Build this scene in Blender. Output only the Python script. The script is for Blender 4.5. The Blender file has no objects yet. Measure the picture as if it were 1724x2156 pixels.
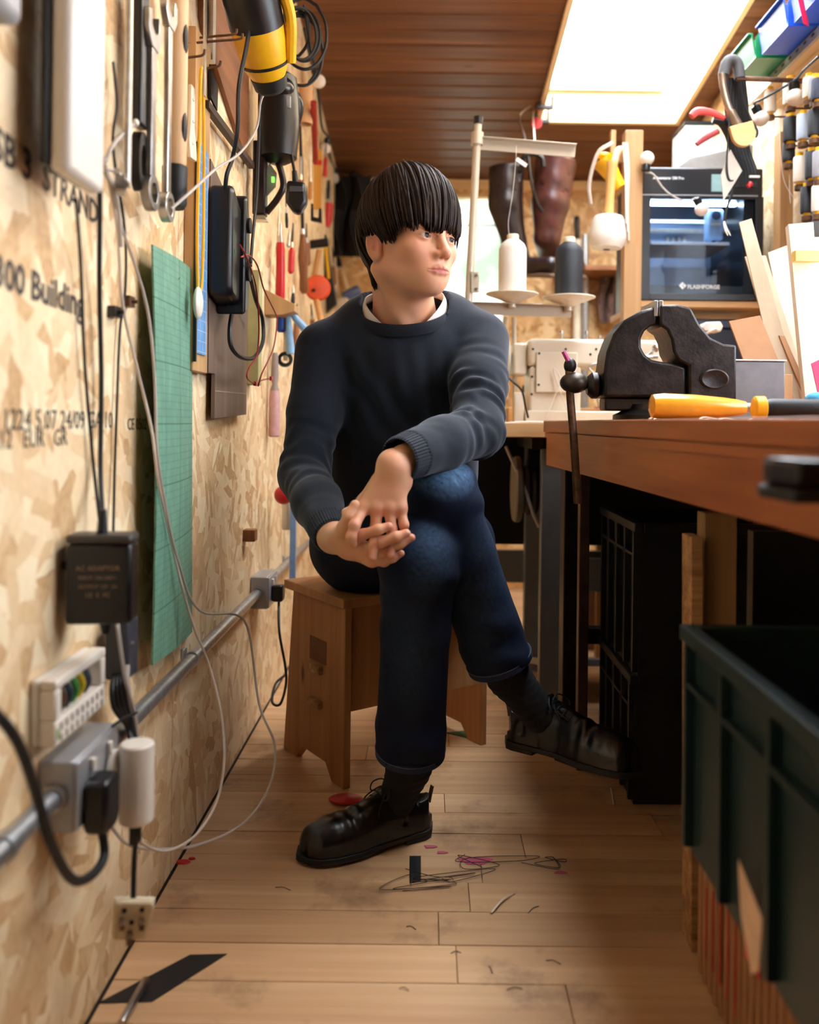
import bpy, bmesh, math, random
import numpy as np
from mathutils import Vector, Matrix, Quaternion

random.seed(7)
SC = bpy.context.scene
COL = SC.collection
PI = math.pi

# ---------------------------------------------------------------- camera
FPX, VPX, VPY, CZ, ROLL = 1800.0, 900.0, 890.0, 0.83, 0.012
cam_data = bpy.data.cameras.new('camera')
cam = bpy.data.objects.new('camera', cam_data)
COL.objects.link(cam)
cam_data.sensor_fit = 'HORIZONTAL'
cam_data.sensor_width = 36.0
cam_data.lens = FPX / 1724.0 * 36.0
cam_data.shift_x = (862.0 - VPX) / 1724.0
cam_data.shift_y = (VPY - 1078.0) / 1724.0
cam_data.clip_start = 0.05
cam_data.dof.use_dof = True
cam_data.dof.focus_distance = 1.78
cam_data.dof.aperture_fstop = 2.8
_r = Vector((math.cos(ROLL), 0, math.sin(ROLL)))
_u = Vector((-math.sin(ROLL), 0, math.cos(ROLL)))
_m = Matrix.Identity(4)
for _i in range(3):
    _m[_i][0] = _r[_i]; _m[_i][1] = _u[_i]; _m[_i][2] = (0, -1, 0)[_i]
_m[2][3] = CZ
cam.matrix_world = _m
SC.camera = cam

# ---------------------------------------------------------------- daylight
world = bpy.data.worlds.new('world')
SC.world = world
world.use_nodes = True
_bg = world.node_tree.nodes['Background']
_bg.inputs[0].default_value = (0.88, 0.97, 1.10, 1)
_bg.inputs[1].default_value = 27.5

SC.view_settings.view_transform = 'Standard'
SC.view_settings.look = 'None'
SC.view_settings.exposure = 0.0
SC.view_settings.gamma = 1.0
SC.view_settings.use_curve_mapping = False
SC.cycles.max_bounces = 6
SC.cycles.diffuse_bounces = 4
SC.cycles.glossy_bounces = 2
SC.cycles.transmission_bounces = 4
SC.cycles.transparent_max_bounces = 6
SC.cycles.use_adaptive_sampling = True
SC.cycles.adaptive_threshold = 0.03

# room frame (metres); camera stands at the origin looking along +Y
XL, XR, YB, YF = -0.46, 1.16, 4.28, -1.3      # left wall, right wall, far wall, wall behind the camera
def ceil_z(y):
    return 2.05 + 0.14 * (YB - y)
SKY = dict(x0=0.47, x1=1.045, y0=1.032, y1=3.66)   # skylight opening

def portal(name, loc, sx, sy, rot):
    l = bpy.data.lights.new(name, 'AREA')
    l.shape = 'RECTANGLE'; l.size = sx; l.size_y = sy
    l.cycles.is_portal = True
    o = bpy.data.objects.new(name, l); COL.objects.link(o)
    o.location = loc; o.rotation_euler = rot
    return o
portal('daylight_portal_roof', ((SKY['x0']+SKY['x1'])/2, (SKY['y0']+SKY['y1'])/2, ceil_z((SKY['y0']+SKY['y1'])/2)+0.16),
       SKY['x1']-SKY['x0'], (SKY['y1']-SKY['y0'])*1.01, (math.atan(-0.14), 0, 0))

# ---------------------------------------------------------------- pixel helpers (place things at a chosen real distance)
_c, _s = math.cos(ROLL), math.sin(ROLL)
def ray(px, py):
    dx, dy = px - VPX, py - VPY
    return Vector(((dx*_c + dy*_s) / FPX, 1.0, -(-dx*_s + dy*_c) / FPX))
def at(px, py, Y):
    return Vector((0, 0, CZ)) + ray(px, py) * Y
def atx(px, py, X):
    r = ray(px, py); return Vector((0, 0, CZ)) + r * (X / r.x)
def atz(px, py, Z):
    r = ray(px, py); return Vector((0, 0, CZ)) + r * ((Z - CZ) / r.z)

# ---------------------------------------------------------------- colours and materials
def lin(c):
    c /= 255.0
    return c/12.92 if c <= 0.04045 else ((c+0.055)/1.055)**2.4
def rgb(r, g, b):
    return (lin(r), lin(g), lin(b), 1.0)
MATS = {}
class NT:
    def __init__(s, name):
        s.m = bpy.data.materials.new(name); s.m.use_nodes = True
        s.t = s.m.node_tree; s.b = s.t.nodes['Principled BSDF']
        MATS[name] = s.m
    def n(s, kind, **kw):
        nd = s.t.nodes.new('ShaderNode' + kind)
        for k, v in kw.items():
            if k.startswith('i_'):
                key = k[2:].replace('_', ' ')
                nd.inputs[int(key) if key.isdigit() else key].default_value = v
            else: setattr(nd, k, v)
        return nd
    def l(s, a, b): s.t.links.new(a, b)
    def coords(s, scale=(1, 1, 1), rot=(0, 0, 0), kind='Object', loc=None):
        tc = s.n('TexCoord'); mp = s.n('Mapping')
        mp.inputs['Scale'].default_value = scale; mp.inputs['Rotation'].default_value = rot
        s.l(tc.outputs[kind], mp.inputs[0])
        if loc is not None: s.l(loc, mp.inputs['Location'])
        return mp.outputs[0]
    def ramp(s, fac, stops):
        r = s.n('ValToRGB'); e = r.color_ramp.elements
        while len(e) < len(stops): e.new(0.5)
        for i, (p, c) in enumerate(stops):
            e[i].position = p; e[i].color = c if len(c) == 4 else (*c, 1)
        s.l(fac, r.inputs[0]); return r.outputs[0]
    def mix(s, fac, a, b, mode='MIX'):
        m = s.n('Mix', data_type='RGBA', blend_type=mode)
        for v, i in ((fac, 0), (a, 6), (b, 7)):
            if hasattr(v, 'is_linked'): s.l(v, m.inputs[i])
            else: m.inputs[i].default_value = v
        return m.outputs[2]
    def math(s, op, a, b=0.0):
        m = s.n('Math', operation=op)
        for v, i in ((a, 0), (b, 1)):
            if hasattr(v, 'is_linked'): s.l(v, m.inputs[i])
            else: m.inputs[i].default_value = v
        return m.outputs[0]
    def bump(s, h, strength=0.3, dist=0.002):
        b = s.n('Bump'); b.inputs['Strength'].default_value = strength; b.inputs['Distance'].default_value = dist
        s.l(h, b.inputs['Height']); s.l(b.outputs[0], s.b.inputs['Normal'])
    def noise(s, vec, scale, detail=4, rough=0.55):
        n = s.n('TexNoise'); n.inputs['Scale'].default_value = scale; n.inputs['Detail'].default_value = detail
        n.inputs['Roughness'].default_value = rough
        s.l(vec, n.inputs['Vector']); return n.outputs['Fac']

def plain(name, col, rough=0.5, metal=0.0, var=0.12, scale=30.0, bump=0.0, spec=0.5, coat=0.0, sub=0.0, alpha=1.0, trans=0.0, emit=None):
    """simple procedural material: base colour broken up by noise, with a little relief"""
    if name in MATS: return MATS[name]
    s = NT(name); b = s.b
    v = s.coords()
    f = s.noise(v, scale)
    lo = tuple(max(0, c*(1-var)) for c in col[:3]); hi = tuple(min(1, c*(1+var)) for c in col[:3])
    s.l(s.ramp(f, [(0.3, lo), (0.7, hi)]), b.inputs['Base Color'])
    b.inputs['Roughness'].default_value = rough; b.inputs['Metallic'].default_value = metal
    b.inputs['Specular IOR Level'].default_value = spec; b.inputs['Coat Weight'].default_value = coat
    if bump: s.bump(s.noise(v, scale*4, 3), bump, 0.002)
    if sub:
        b.inputs['Subsurface Weight'].default_value = sub; b.inputs['Subsurface Radius'].default_value = (0.012, 0.005, 0.003)
        b.inputs['Subsurface Scale'].default_value = 1.0
    if alpha < 1: b.inputs['Alpha'].default_value = alpha
    if trans: b.inputs['Transmission Weight'].default_value = trans
    if emit:
        b.inputs['Emission Color'].default_value = (*emit[:3], 1); b.inputs['Emission Strength'].default_value = emit[3]
    return s.m

def wood(name, dark, light, axis=0, scale=1.0, rough=0.55, knots=True, tint=0.35, knotcol=None, spec=0.35, stain=None):
    """plank wood: long grain along `axis`, growth streaks, knots, tint that varies per plank"""
    if name in MATS: return MATS[name]
    s = NT(name)
    oi = s.n('ObjectInfo')
    sh = s.n('VectorMath', operation='SCALE'); sh.inputs['Scale'].default_value = 7.3
    cx = s.n('CombineXYZ')
    for i in range(3): s.l(oi.outputs['Random'], cx.inputs[i])
    s.l(cx.outputs[0], sh.inputs[0])
    sc = [14*scale]*3; sc[axis] = 0.9*scale
    v = s.coords(tuple(sc), loc=sh.outputs[0])
    sc2 = [60*scale]*3; sc2[axis] = 2.0*scale
    v2 = s.coords(tuple(sc2), loc=sh.outputs[0])
    g1 = s.noise(v, 1.0, 3, 0.6); g2 = s.noise(v2, 1.0, 2, 0.5)
    f = s.math('ADD', s.math('MULTIPLY', g1, 0.65), s.math('MULTIPLY', g2, 0.35))
    c = s.ramp(f, [(0.32, dark), (0.52, tuple((a+b)/2 for a, b in zip(dark, light))), (0.68, light)])
    if knots:
        sk = [9.0]*3; sk[axis] = 3.2
        vo = s.n('TexVoronoi'); vo.inputs['Scale'].default_value = 1.0; s.l(s.coords(tuple(sk), loc=sh.outputs[0]), vo.inputs['Vector'])
        k = s.ramp(vo.outputs['Distance'], [(0.03, (1, 1, 1)), (0.11, (0, 0, 0))])
        sep = s.n('SeparateColor'); s.l(vo.outputs['Color'], sep.inputs[0])
        gate = s.math('GREATER_THAN', sep.outputs[0], 0.72)
        c = s.mix(s.math('MULTIPLY', k, gate), c, knotcol or tuple(x*0.25 for x in dark[:3])+(1,))
    if stain:
        ge = s.n('NewGeometry'); n = s.noise(ge.outputs['Position'], stain[1], 6, 0.65)
        c = s.mix(s.math('MULTIPLY', s.ramp(n, [(stain[2], (0, 0, 0)), (stain[2]+0.14, (1, 1, 1))]), stain[3]), c, stain[0])
    hsv = s.n('HueSaturation'); s.l(c, hsv.inputs['Color'])
    s.l(s.math('ADD', s.math('MULTIPLY', oi.outputs['Random'], tint), 1-tint/2), hsv.inputs['Value'])
    s.l(hsv.outputs[0], s.b.inputs['Base Color'])
    s.b.inputs['Roughness'].default_value = rough; s.b.inputs['Specular IOR Level'].default_value = spec
    s.bump(f, 0.25, 0.0015)
    return s.m

def osb(name, cols, scale=1.0, plane='YZ'):
    """oriented strand board: layers of long flakes at different angles, the top one of them showing"""
    s = NT(name)
    win = None; pri = None
    tc = s.n('TexCoord')
    wn = s.n('TexNoise'); wn.inputs['Scale'].default_value = 14*scale; wn.inputs['Detail'].default_value = 2; s.l(tc.outputs['Object'], wn.inputs['Vector'])
    ws = s.n('VectorMath', operation='SCALE'); ws.inputs['Scale'].default_value = 0.02/scale; s.l(wn.outputs['Color'], ws.inputs[0])
    wa = s.n('VectorMath', operation='ADD'); s.l(tc.outputs['Object'], wa.inputs[0]); s.l(ws.outputs[0], wa.inputs[1])
    for i, ang in enumerate((0.25, 1.25, 2.3)):
        rot = (ang, 0, 0) if plane == 'YZ' else (0, ang, 0)
        st = (1, 13*scale, 42*scale) if plane == 'YZ' else (13*scale, 1, 42*scale)
        m1 = s.n('Mapping'); m1.inputs['Rotation'].default_value = rot; s.l(wa.outputs[0], m1.inputs[0])
        m2 = s.n('Mapping'); m2.inputs['Scale'].default_value = st; m2.inputs['Location'].default_value = (i*3.1, i*5.7, i*1.3)
        s.l(m1.outputs[0], m2.inputs[0])
        vo = s.n('TexVoronoi', feature='F1'); vo.inputs['Scale'].default_value = 1.0
        if plane == 'YZ':
            vo.voronoi_dimensions = '2D'
            sx = s.n('SeparateXYZ'); s.l(m2.outputs[0], sx.inputs[0]); cx = s.n('CombineXYZ')
            s.l(sx.outputs[1], cx.inputs[0]); s.l(sx.outputs[2], cx.inputs[1]); s.l(cx.outputs[0], vo.inputs['Vector'])
        else:
            vo.voronoi_dimensions = '2D'
            sx = s.n('SeparateXYZ'); s.l(m2.outputs[0], sx.inputs[0]); cx = s.n('CombineXYZ')
            s.l(sx.outputs[0], cx.inputs[0]); s.l(sx.outputs[2], cx.inputs[1]); s.l(cx.outputs[0], vo.inputs['Vector'])
        sep = s.n('SeparateColor'); s.l(vo.outputs['Color'], sep.inputs[0])
        if win is None: win, pri = sep.outputs[1], sep.outputs[0]
        else:
            g = s.math('GREATER_THAN', sep.outputs[0], pri)
            mx = s.n('Mix', data_type='FLOAT'); s.l(g, mx.inputs[0]); s.l(win, mx.inputs[2]); s.l(sep.outputs[1], mx.inputs[3])
            win = mx.outputs[0]; pri = s.math('MAXIMUM', sep.outputs[0], pri)
    fine = s.noise(s.coords((1, 60, 40) if plane == 'YZ' else (60, 1, 40)), 2.0, 3)
    f = s.math('ADD', s.math('MULTIPLY', win, 0.7), s.math('MULTIPLY', fine, 0.38))
    c = s.ramp(f, [(0.08, cols[0]), (0.3, cols[1]), (0.62, cols[2]), (0.9, cols[3])])
    s.l(c, s.b.inputs['Base Color'])
    s.b.inputs['Roughness'].default_value = 0.5; s.b.inputs['Specular IOR Level'].default_value = 0.35
    s.bump(f, 0.3, 0.002)
    return s.m

# ---------------------------------------------------------------- mesh building
def rotm(axis, ang): return Matrix.Rotation(ang, 4, axis)
def trm(v): return Matrix.Translation(Vector(v))
def frame(p, d, up=(0, 0, 1)):
    """matrix whose Z axis runs along d, placed at p"""
    z = Vector(d).normalized(); u = Vector(up)
    if abs(z.dot(u)) > 0.98: u = Vector((0, 1, 0)) if abs(z.y) < 0.9 else Vector((1, 0, 0))
    x = u.cross(z).normalized(); y = z.cross(x)
    m = Matrix.Identity(4)
    for i in range(3): m[i][0] = x[i]; m[i][1] = y[i]; m[i][2] = z[i]; m[i][3] = Vector(p)[i]
    return m
def spline(pts, n=8):
    """Catmull-Rom through pts"""
    P = [Vector(p) for p in pts]
    if len(P) < 3: return P
    P = [2*P[0]-P[1]] + P + [2*P[-1]-P[-2]]
    out = []
    for i in range(1, len(P)-2):
        a, b, c, d = P[i-1:i+3]
        for k in range(n):
            t = k/n
            out.append(0.5*((2*b) + (c-a)*t + (2*a-5*b+4*c-d)*t*t + (3*b-a-3*c+d)*t**3))
    out.append(P[-2]); return out
class MB:
    def __init__(s): s.v = []; s.f = []; s.mi = []; s.cur = 0
    def add(s, vs, fs, M=None):
        o = len(s.v)
        s.v += [tuple(M @ Vector(v)) if M is not None else tuple(v) for v in vs]
        s.f += [tuple(i+o for i in f) for f in fs]; s.mi += [s.cur]*len(fs)
        return s
    def box(s, lo, hi, M=None):
        (a, b, c), (d, e, f) = lo, hi
        vs = [(a,b,c),(d,b,c),(d,e,c),(a,e,c),(a,b,f),(d,b,f),(d,e,f),(a,e,f)]
        return s.add(vs, [(0,3,2,1),(4,5,6,7),(0,1,5,4),(1,2,6,5),(2,3,7,6),(3,0,4,7)], M)
    def cbox(s, c, size, M=None):
        c = Vector(c); h = Vector(size)/2
        return s.box(tuple(c-h), tuple(c+h), M)
    def prism(s, poly, h0, h1, M=None, axis='Z'):
        """extruded polygon (poly in the first two axes), from h0 to h1"""
        n = len(poly)
        if axis == 'Z': f = lambda p, h: (p[0], p[1], h)
        elif axis == 'Y': f = lambda p, h: (p[0], h, p[1])
        else: f = lambda p, h: (h, p[0], p[1])
        vs = [f(p, h0) for p in poly] + [f(p, h1) for p in poly]
        fs = [tuple(range(n-1, -1, -1)), tuple(range(n, 2*n))] + [(i, (i+1) % n, n+(i+1) % n, n+i) for i in range(n)]
        return s.add(vs, fs, M)
    def lathe(s, prof, M=None, n=20, cap=True, arc=2*PI):
        """profile of (radius, height) turned about Z"""
        vs = []; fs = []; full = arc > 6.28; k = n if full else n+1
        for r, z in prof:
            for i in range(k):
                a = arc*i/n; vs.append((r*math.cos(a), r*math.sin(a), z))
        m = len(prof)
        for j in range(m-1):
            for i in range(n):
                i2 = (i+1) % k
                fs.append((j*k+i, j*k+i2, (j+1)*k+i2, (j+1)*k+i))
        if cap and full:
            fs.append(tuple(range(k-1, -1, -1))); fs.append(tuple((m-1)*k+i for i in range(k)))
        return s.add(vs, fs, M)
    def cyl(s, p, q, r, r2=None, n=16):
        p = Vector(p); q = Vector(q); L = (q-p).length
        return s.lathe([(r, 0), (r if r2 is None else r2, L)], frame(p, q-p), n)
    def rod(s, p, q, r, e=None, n=14):
        """cylinder with rounded ends"""
        p = Vector(p); q = Vector(q); L = (q-p).length; e = e or r*0.4
        return s.lathe([(r*0.5, 0), (r*0.88, e*0.3), (r, e), (r, L-e), (r*0.88, L-e*0.3), (r*0.5, L)], frame(p, q-p), n)
    def sphere(s, c, r, n=16, M=None, sc=(1, 1, 1)):
        m = n//2
        prof = [(max(1e-4, math.sin(PI*j/m)), -math.cos(PI*j/m)) for j in range(m+1)]
        X = trm(c) @ Matrix.Diagonal((r*sc[0], r*sc[1], r*sc[2], 1))
        return s.lathe(prof, (M @ X) if M is not None else X, n)
    def tube(s, pts, r, n=8, smooth=6, closed=False, flat=1.0):
        """tube along a smoothed path; r may be a list tapering along it"""
        P = spline(pts, smooth) if smooth else [Vector(p) for p in pts]
        N = len(P); vs = []; fs = []
        t = (P[1]-P[0]).normalized(); u = t.orthogonal().normalized()
        for i in range(N):
            t2 = (P[min(i+1, N-1)] - P[max(i-1, 0)])
            t2 = t2.normalized() if t2.length > 1e-9 else t
            q = t.rotation_difference(t2); u = (q @ u); u = (u - t2*u.dot(t2)).normalized(); w = t2.cross(u); t = t2
            if isinstance(r, (list, tuple)):
                x = i/(N-1)*(len(r)-1); k = min(int(x), len(r)-2); rr = r[k] + (r[k+1]-r[k])*(x-k)
            else: rr = r
            for j in range(n):
                a = 2*PI*j/n; vs.append(tuple(P[i] + u*math.cos(a)*rr + w*math.sin(a)*rr*flat))
        for i in range(N-1):
            for j in range(n):
                j2 = (j+1) % n; fs.append((i*n+j, i*n+j2, (i+1)*n+j2, (i+1)*n+j))
        fs.append(tuple(range(n-1, -1, -1))); fs.append(tuple((N-1)*n+j for j in range(n)))
        return s.add(vs, fs)
    def sheet(s, grid, th, normal=None):
        """a sheet of given thickness through a grid (rows of points)"""
        R, C = len(grid), len(grid[0]); G = [[Vector(p) for p in row] for row in grid]
        vs = []; fs = []
        for sgn in (0.5, -0.5):
            for i in range(R):
                for j in range(C):
                    a = G[min(i+1, R-1)][j]-G[max(i-1, 0)][j]; b = G[i][min(j+1, C-1)]-G[i][max(j-1, 0)]
                    nrm = a.cross(b).normalized(); vs.append(tuple(G[i][j] + nrm*th*sgn))
        o = R*C
        for i in range(R-1):
            for j in range(C-1):
                a, b, c, d = i*C+j, i*C+j+1, (i+1)*C+j+1, (i+1)*C+j
                fs += [(a, d, c, b), (o+a, o+b, o+c, o+d)]
        ring = [j for j in range(C)] + [i*C+C-1 for i in range(1, R)] + [(R-1)*C+j for j in range(C-2, -1, -1)] + [i*C for i in range(R-2, 0, -1)]
        for k in range(len(ring)):
            a, b = ring[k], ring[(k+1) % len(ring)]; fs.append((a, b, o+b, o+a))
        return s.add(vs, fs)
    def mesh(s, name, off=None, smooth=35):
        me = bpy.data.meshes.new(name)
        vs = s.v if off is None else [(x-off[0], y-off[1], z-off[2]) for x, y, z in s.v]
        me.from_pydata(vs, [], s.f); me.update()
        if any(s.mi): me.polygons.foreach_set('material_index', s.mi)
        if smooth is not None:
            me.polygons.foreach_set('use_smooth', [True]*len(me.polygons))
            me.set_sharp_from_angle(angle=math.radians(smooth))
        return me

def origin_of(o):
    v = Vector((0, 0, 0))
    while o is not None: v = v + o.location; o = o.parent
    return v
def link(name, me, mats, parent=None, loc=(0, 0, 0), bev=0.0, seg=2):
    o = bpy.data.objects.new(name, me); COL.objects.link(o); o.location = loc
    if not isinstance(mats, (list, tuple)): mats = [mats]
    for m in mats:
        if m is not None and len(me.materials) < len(mats): me.materials.append(m)
    if parent is not None: o.parent = parent
    if bev:
        b = o.modifiers.new('bevel', 'BEVEL'); b.width = bev; b.segments = seg; b.limit_method = 'ANGLE'; b.angle_limit = 0.6
    return o
def part(name, mb, mats, parent, bev=0.0, smooth=35, kind=None, label=None, local=False):
    """a mesh built in world coordinates, attached under its thing (or, local, in the thing's own frame)"""
    off = None if local else origin_of(parent)
    o = link(name, mb.mesh(name, off, smooth), mats, parent, bev=bev)
    if kind: o['kind'] = kind
    if label: o['label'] = label
    return o
def tag(o, label, cat, group=None):
    o['label'] = label; o['category'] = cat
    if group: o['group'] = group
    return o
def thing(name, label, cat, loc=(0, 0, 0), group=None):
    o = bpy.data.objects.new(name, None); o.empty_display_size = 0.05; COL.objects.link(o); o.location = loc
    return tag(o, label, cat, group)
def solo(name, mb, mats, label, cat, group=None, bev=0.0, smooth=35, loc=None):
    """a thing that is one mesh; its origin sits at the middle of its base"""
    if loc is None:
        a = np.array(mb.v); lo, hi = a.min(0), a.max(0); loc = ((lo[0]+hi[0])/2, (lo[1]+hi[1])/2, lo[2])
    o = link(name, mb.mesh(name, loc, smooth), mats, None, loc, bev)
    return tag(o, label, cat, group)
def struct(name, mb, mats, parent=None, bev=0.0, smooth=35):
    if parent is not None: return part(name, mb, mats, parent, bev, smooth)
    o = link(name, mb.mesh(name, None, smooth), mats, None, bev=bev); o['kind'] = 'structure'
    return o
def dup(root, loc, rot=None, label=None, group=None, scale=None):
    r = root.copy(); COL.objects.link(r); r.location = loc
    if rot is not None: r.rotation_euler = rot
    if scale is not None: r.scale = scale
    if label: r['label'] = label
    if group: r['group'] = group
    for ch in list(root.children):
        c = ch.copy(); COL.objects.link(c); c.parent = r
        for g in ch.children:
            d = g.copy(); COL.objects.link(d); d.parent = c
    return r
def text_mesh(body, size, M, extrude=0.0003, bold=0.0, align='LEFT'):
    """flat lettering as mesh (vertices, faces) placed by matrix M (x right, y up)"""
    cu = bpy.data.curves.new('txt', 'FONT'); cu.body = body; cu.size = size; cu.extrude = extrude; cu.offset = bold
    cu.align_x = align; cu.resolution_u = 2
    o = bpy.data.objects.new('txt', cu); COL.objects.link(o)
    dg = bpy.context.evaluated_depsgraph_get(); dg.update()
    me = bpy.data.meshes.new_from_object(o.evaluated_get(dg))
    mb = MB(); mb.add([tuple(v.co) for v in me.vertices], [tuple(p.vertices) for p in me.polygons], M)
    bpy.data.objects.remove(o); bpy.data.curves.remove(cu); bpy.data.meshes.remove(me)
    return mb
def basis(o, x, y):
    x = Vector(x).normalized(); y = Vector(y); y = (y - x*y.dot(x)).normalized(); z = x.cross(y)
    m = Matrix.Identity(4)
    for i in range(3): m[i][0] = x[i]; m[i][1] = y[i]; m[i][2] = z[i]; m[i][3] = Vector(o)[i]
    return m
# ================================================================ materials of the room
OSB_L = osb('osb_wall', [rgb(176, 134, 90), rgb(216, 180, 134), rgb(236, 208, 166), rgb(246, 228, 192)], 1.0, 'YZ')
OSB_B = osb('osb_back', [rgb(160, 110, 62), rgb(198, 148, 92), rgb(220, 178, 122), rgb(238, 206, 156)], 1.0, 'XZ')
CEILW = wood('ceiling_pine', rgb(92, 53, 28), rgb(136, 88, 52), 0, 1.0, 0.45, True, 0.28)
FLOORW = wood('floor_maple', rgb(188, 144, 104), rgb(222, 182, 138), 0, 1.0, 0.42, False, 0.22,
              stain=(rgb(90, 60, 46), 4.5, 0.55, 0.55))
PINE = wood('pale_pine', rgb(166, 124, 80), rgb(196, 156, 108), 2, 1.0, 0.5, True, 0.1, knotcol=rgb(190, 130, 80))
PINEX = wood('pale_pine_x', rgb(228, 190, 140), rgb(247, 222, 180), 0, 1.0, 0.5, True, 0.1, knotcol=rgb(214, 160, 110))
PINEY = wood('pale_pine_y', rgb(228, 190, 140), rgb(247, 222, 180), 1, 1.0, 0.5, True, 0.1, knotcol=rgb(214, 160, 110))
TABLEW = wood('table_pine', rgb(176, 128, 80), rgb(208, 164, 112), 0, 1.0, 0.45, True, 0.08, knotcol=rgb(130, 86, 50))
BENCHW = wood('bench_wood', rgb(138, 78, 44), rgb(186, 116, 70), 1, 1.0, 0.4, False, 0.08)
BLK = plain('black_plastic', rgb(14, 14, 16), 0.35, var=0.2)
BLKR = plain('black_rubber', rgb(13, 13, 14), 0.55, var=0.2)
WHT = plain('white_plastic', rgb(224, 215, 202), 0.35, var=0.03)
CREAM = plain('cream_plastic', rgb(226, 212, 186), 0.4, var=0.04)
GREYP = plain('grey_plastic', rgb(160, 160, 160), 0.45, var=0.06)
STEEL = plain('steel', rgb(190, 186, 180), 0.3, 1.0, 0.15, 60)
GALV = plain('galvanised_steel', rgb(182, 186, 190), 0.38, 0.9, 0.18, 70)
DKSTEEL = plain('dark_steel', rgb(44, 42, 42), 0.45, 0.7, 0.3, 40, 0.2)
RUST = plain('rusty_iron', rgb(104, 76, 56), 0.55, 0.7, 0.5, 45, 0.3)
DARKB = plain('dark_backing', rgb(70, 48, 30), 0.7)  # dark brown backing behind the wall and ceiling boards

# ================================================================ floor
fl = struct('floor', MB().box((XL-0.02, YF, -0.06), (XR+0.02, YB, -0.012)), plain('subfloor', rgb(60, 40, 26), 0.8))
rnd = random.Random(3)
SK = 0.012
y = 0.62; k = 0; pw = 0.0925
while y < YB - 0.02:
    xs = [XL+0.004]
    x = XL + rnd.uniform(0.12, 0.75)
    while x < XR-0.1: xs.append(x); x += rnd.uniform(0.5, 0.95)
    xs.append(XR-0.004)
    y1 = min(y+pw-0.0014, YB-0.004)
    for a, b in zip(xs, xs[1:]):
        pz = rnd.uniform(-0.0006, 0.0004)
        mb = MB().box((a+0.0006-(a+b)/2, -(y1-y)/2, -0.012), (b-0.0006-(a+b)/2, (y1-y)/2, pz))
        o = link('plank', mb.mesh('plank'), FLOORW, fl, ((a+b)/2, (y+y1)/2, 0), bev=0.0006, seg=1)
    y += pw; k += 1

# ================================================================ left wall: strand boards with open joints
wl = struct('wall_left', MB().box((XL-0.06, YF, -0.06), (XL-0.0125, YB, 3.0)), DARKB)
seams = [YF, 0.33, 1.565, 2.79, YB]
for a, b in zip(seams, seams[1:]):
    mb = MB().box((XL-0.012, a+0.0015, 0.001), (XL, b-0.0015, 2.95))
    part('board', mb, OSB_L, wl, bev=0.001)
# far wall, with the window opening
wz0, wz1 = 0.95, ceil_z(YB)-0.075
wx0, wx1 = 0.02, 0.40
wb = struct('wall_back', MB().box((XL-0.06, YB+0.0125, -0.06), (wx0, YB+0.06, 2.3)).box((wx1, YB+0.0125, -0.06), (XR+0.06, YB+0.06, 2.3))
            .box((wx0, YB+0.0125, -0.06), (wx1, YB+0.06, wz0)).box((wx0, YB+0.0125, wz1), (wx1, YB+0.06, 2.3)), DARKB)
for lo, hi in (((XL, wz1*0), (wx0, 2.2)), ((wx1, 0), (XR, 2.2)), ((wx0, 0), (wx1, wz0)), ((wx0, wz1), (wx1, 2.2))):
    part('board', MB().box((lo[0]+0.001, YB, lo[1]+0.001), (hi[0]-0.001, YB+0.012, hi[1]-0.001)), OSB_B, wb, bev=0.001)
# right wall and wall behind the camera
RW = (0.55, 2.12, 0.98, 1.74)      # window over the bench: y0, y1, z0, z1
wr = struct('wall_right', MB().box((XR+0.0125, YF, -0.06), (XR+0.06, RW[0], 3.0)).box((XR+0.0125, RW[1], -0.06), (XR+0.06, YB+0.06, 3.0))
            .box((XR+0.0125, RW[0], -0.06), (XR+0.06, RW[1], RW[2])).box((XR+0.0125, RW[0], RW[3]), (XR+0.06, RW[1], 3.0)), DARKB)
for y0_, y1_, z0_, z1_ in ((YF, 0.33, 0, 2.95), (0.33, RW[0], 0, 2.95), (RW[0], RW[1], 0, RW[2]), (RW[0], RW[1], RW[3], 2.95), (RW[1], 2.79, 0, 2.95), (2.79, YB, 0, 2.95)):
    part('board', MB().box((XR, y0_+0.0015, z0_+0.001), (XR+0.012, y1_-0.0015, z1_-0.001)), OSB_L, wr, bev=0.001)
wf = struct('wall_front', MB().box((XL-0.06, YF-0.06, -0.06), (XR+0.06, YF, 3.0)), plain('bounce_cutting_brown', rgb(46, 34, 28), 0.8))  # unseen wall, coloured dark to cut light bounced from behind the camera

# window in the far wall
wn = struct('window_1', MB().box((wx0, YB-0.012, wz0), (wx0+0.03, YB+0.05, wz1)).box((wx1-0.03, YB-0.012, wz0), (wx1, YB+0.05, wz1))
            .box((wx0+0.03, YB-0.012, wz0), (wx1-0.03, YB+0.05, wz0+0.03)).box((wx0+0.03, YB-0.012, wz1-0.02), (wx1-0.03, YB+0.05, wz1)), PINEX, bev=0.002)
_g = NT('window_film'); _g.b.inputs['Roughness'].default_value = 0.3
_mx = _g.n('MixShader'); _tr = _g.n('BsdfTransparent'); _tl = _g.n('BsdfTranslucent')
_nz = _g.noise(_g.coords(), 4.0, 3)
_g.l(_g.ramp(_nz, [(0.35, (0.32, 0.36, 0.28)), (0.6, (0.62, 0.62, 0.55))]), _tl.inputs[0])
_tr.inputs[0].default_value = (0.06, 0.06, 0.055, 1); _mx.inputs[0].default_value = 0.5
_g.l(_tr.outputs[0], _mx.inputs[1]); _g.l(_tl.outputs[0], _mx.inputs[2]); _g.l(_mx.outputs[0], _g.t.nodes['Material Output'].inputs[0])
part('pane', MB().box((wx0+0.03, YB+0.018, wz0+0.03), (wx1-0.03, YB+0.022, wz1-0.02)), _g.m, wn)
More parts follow.
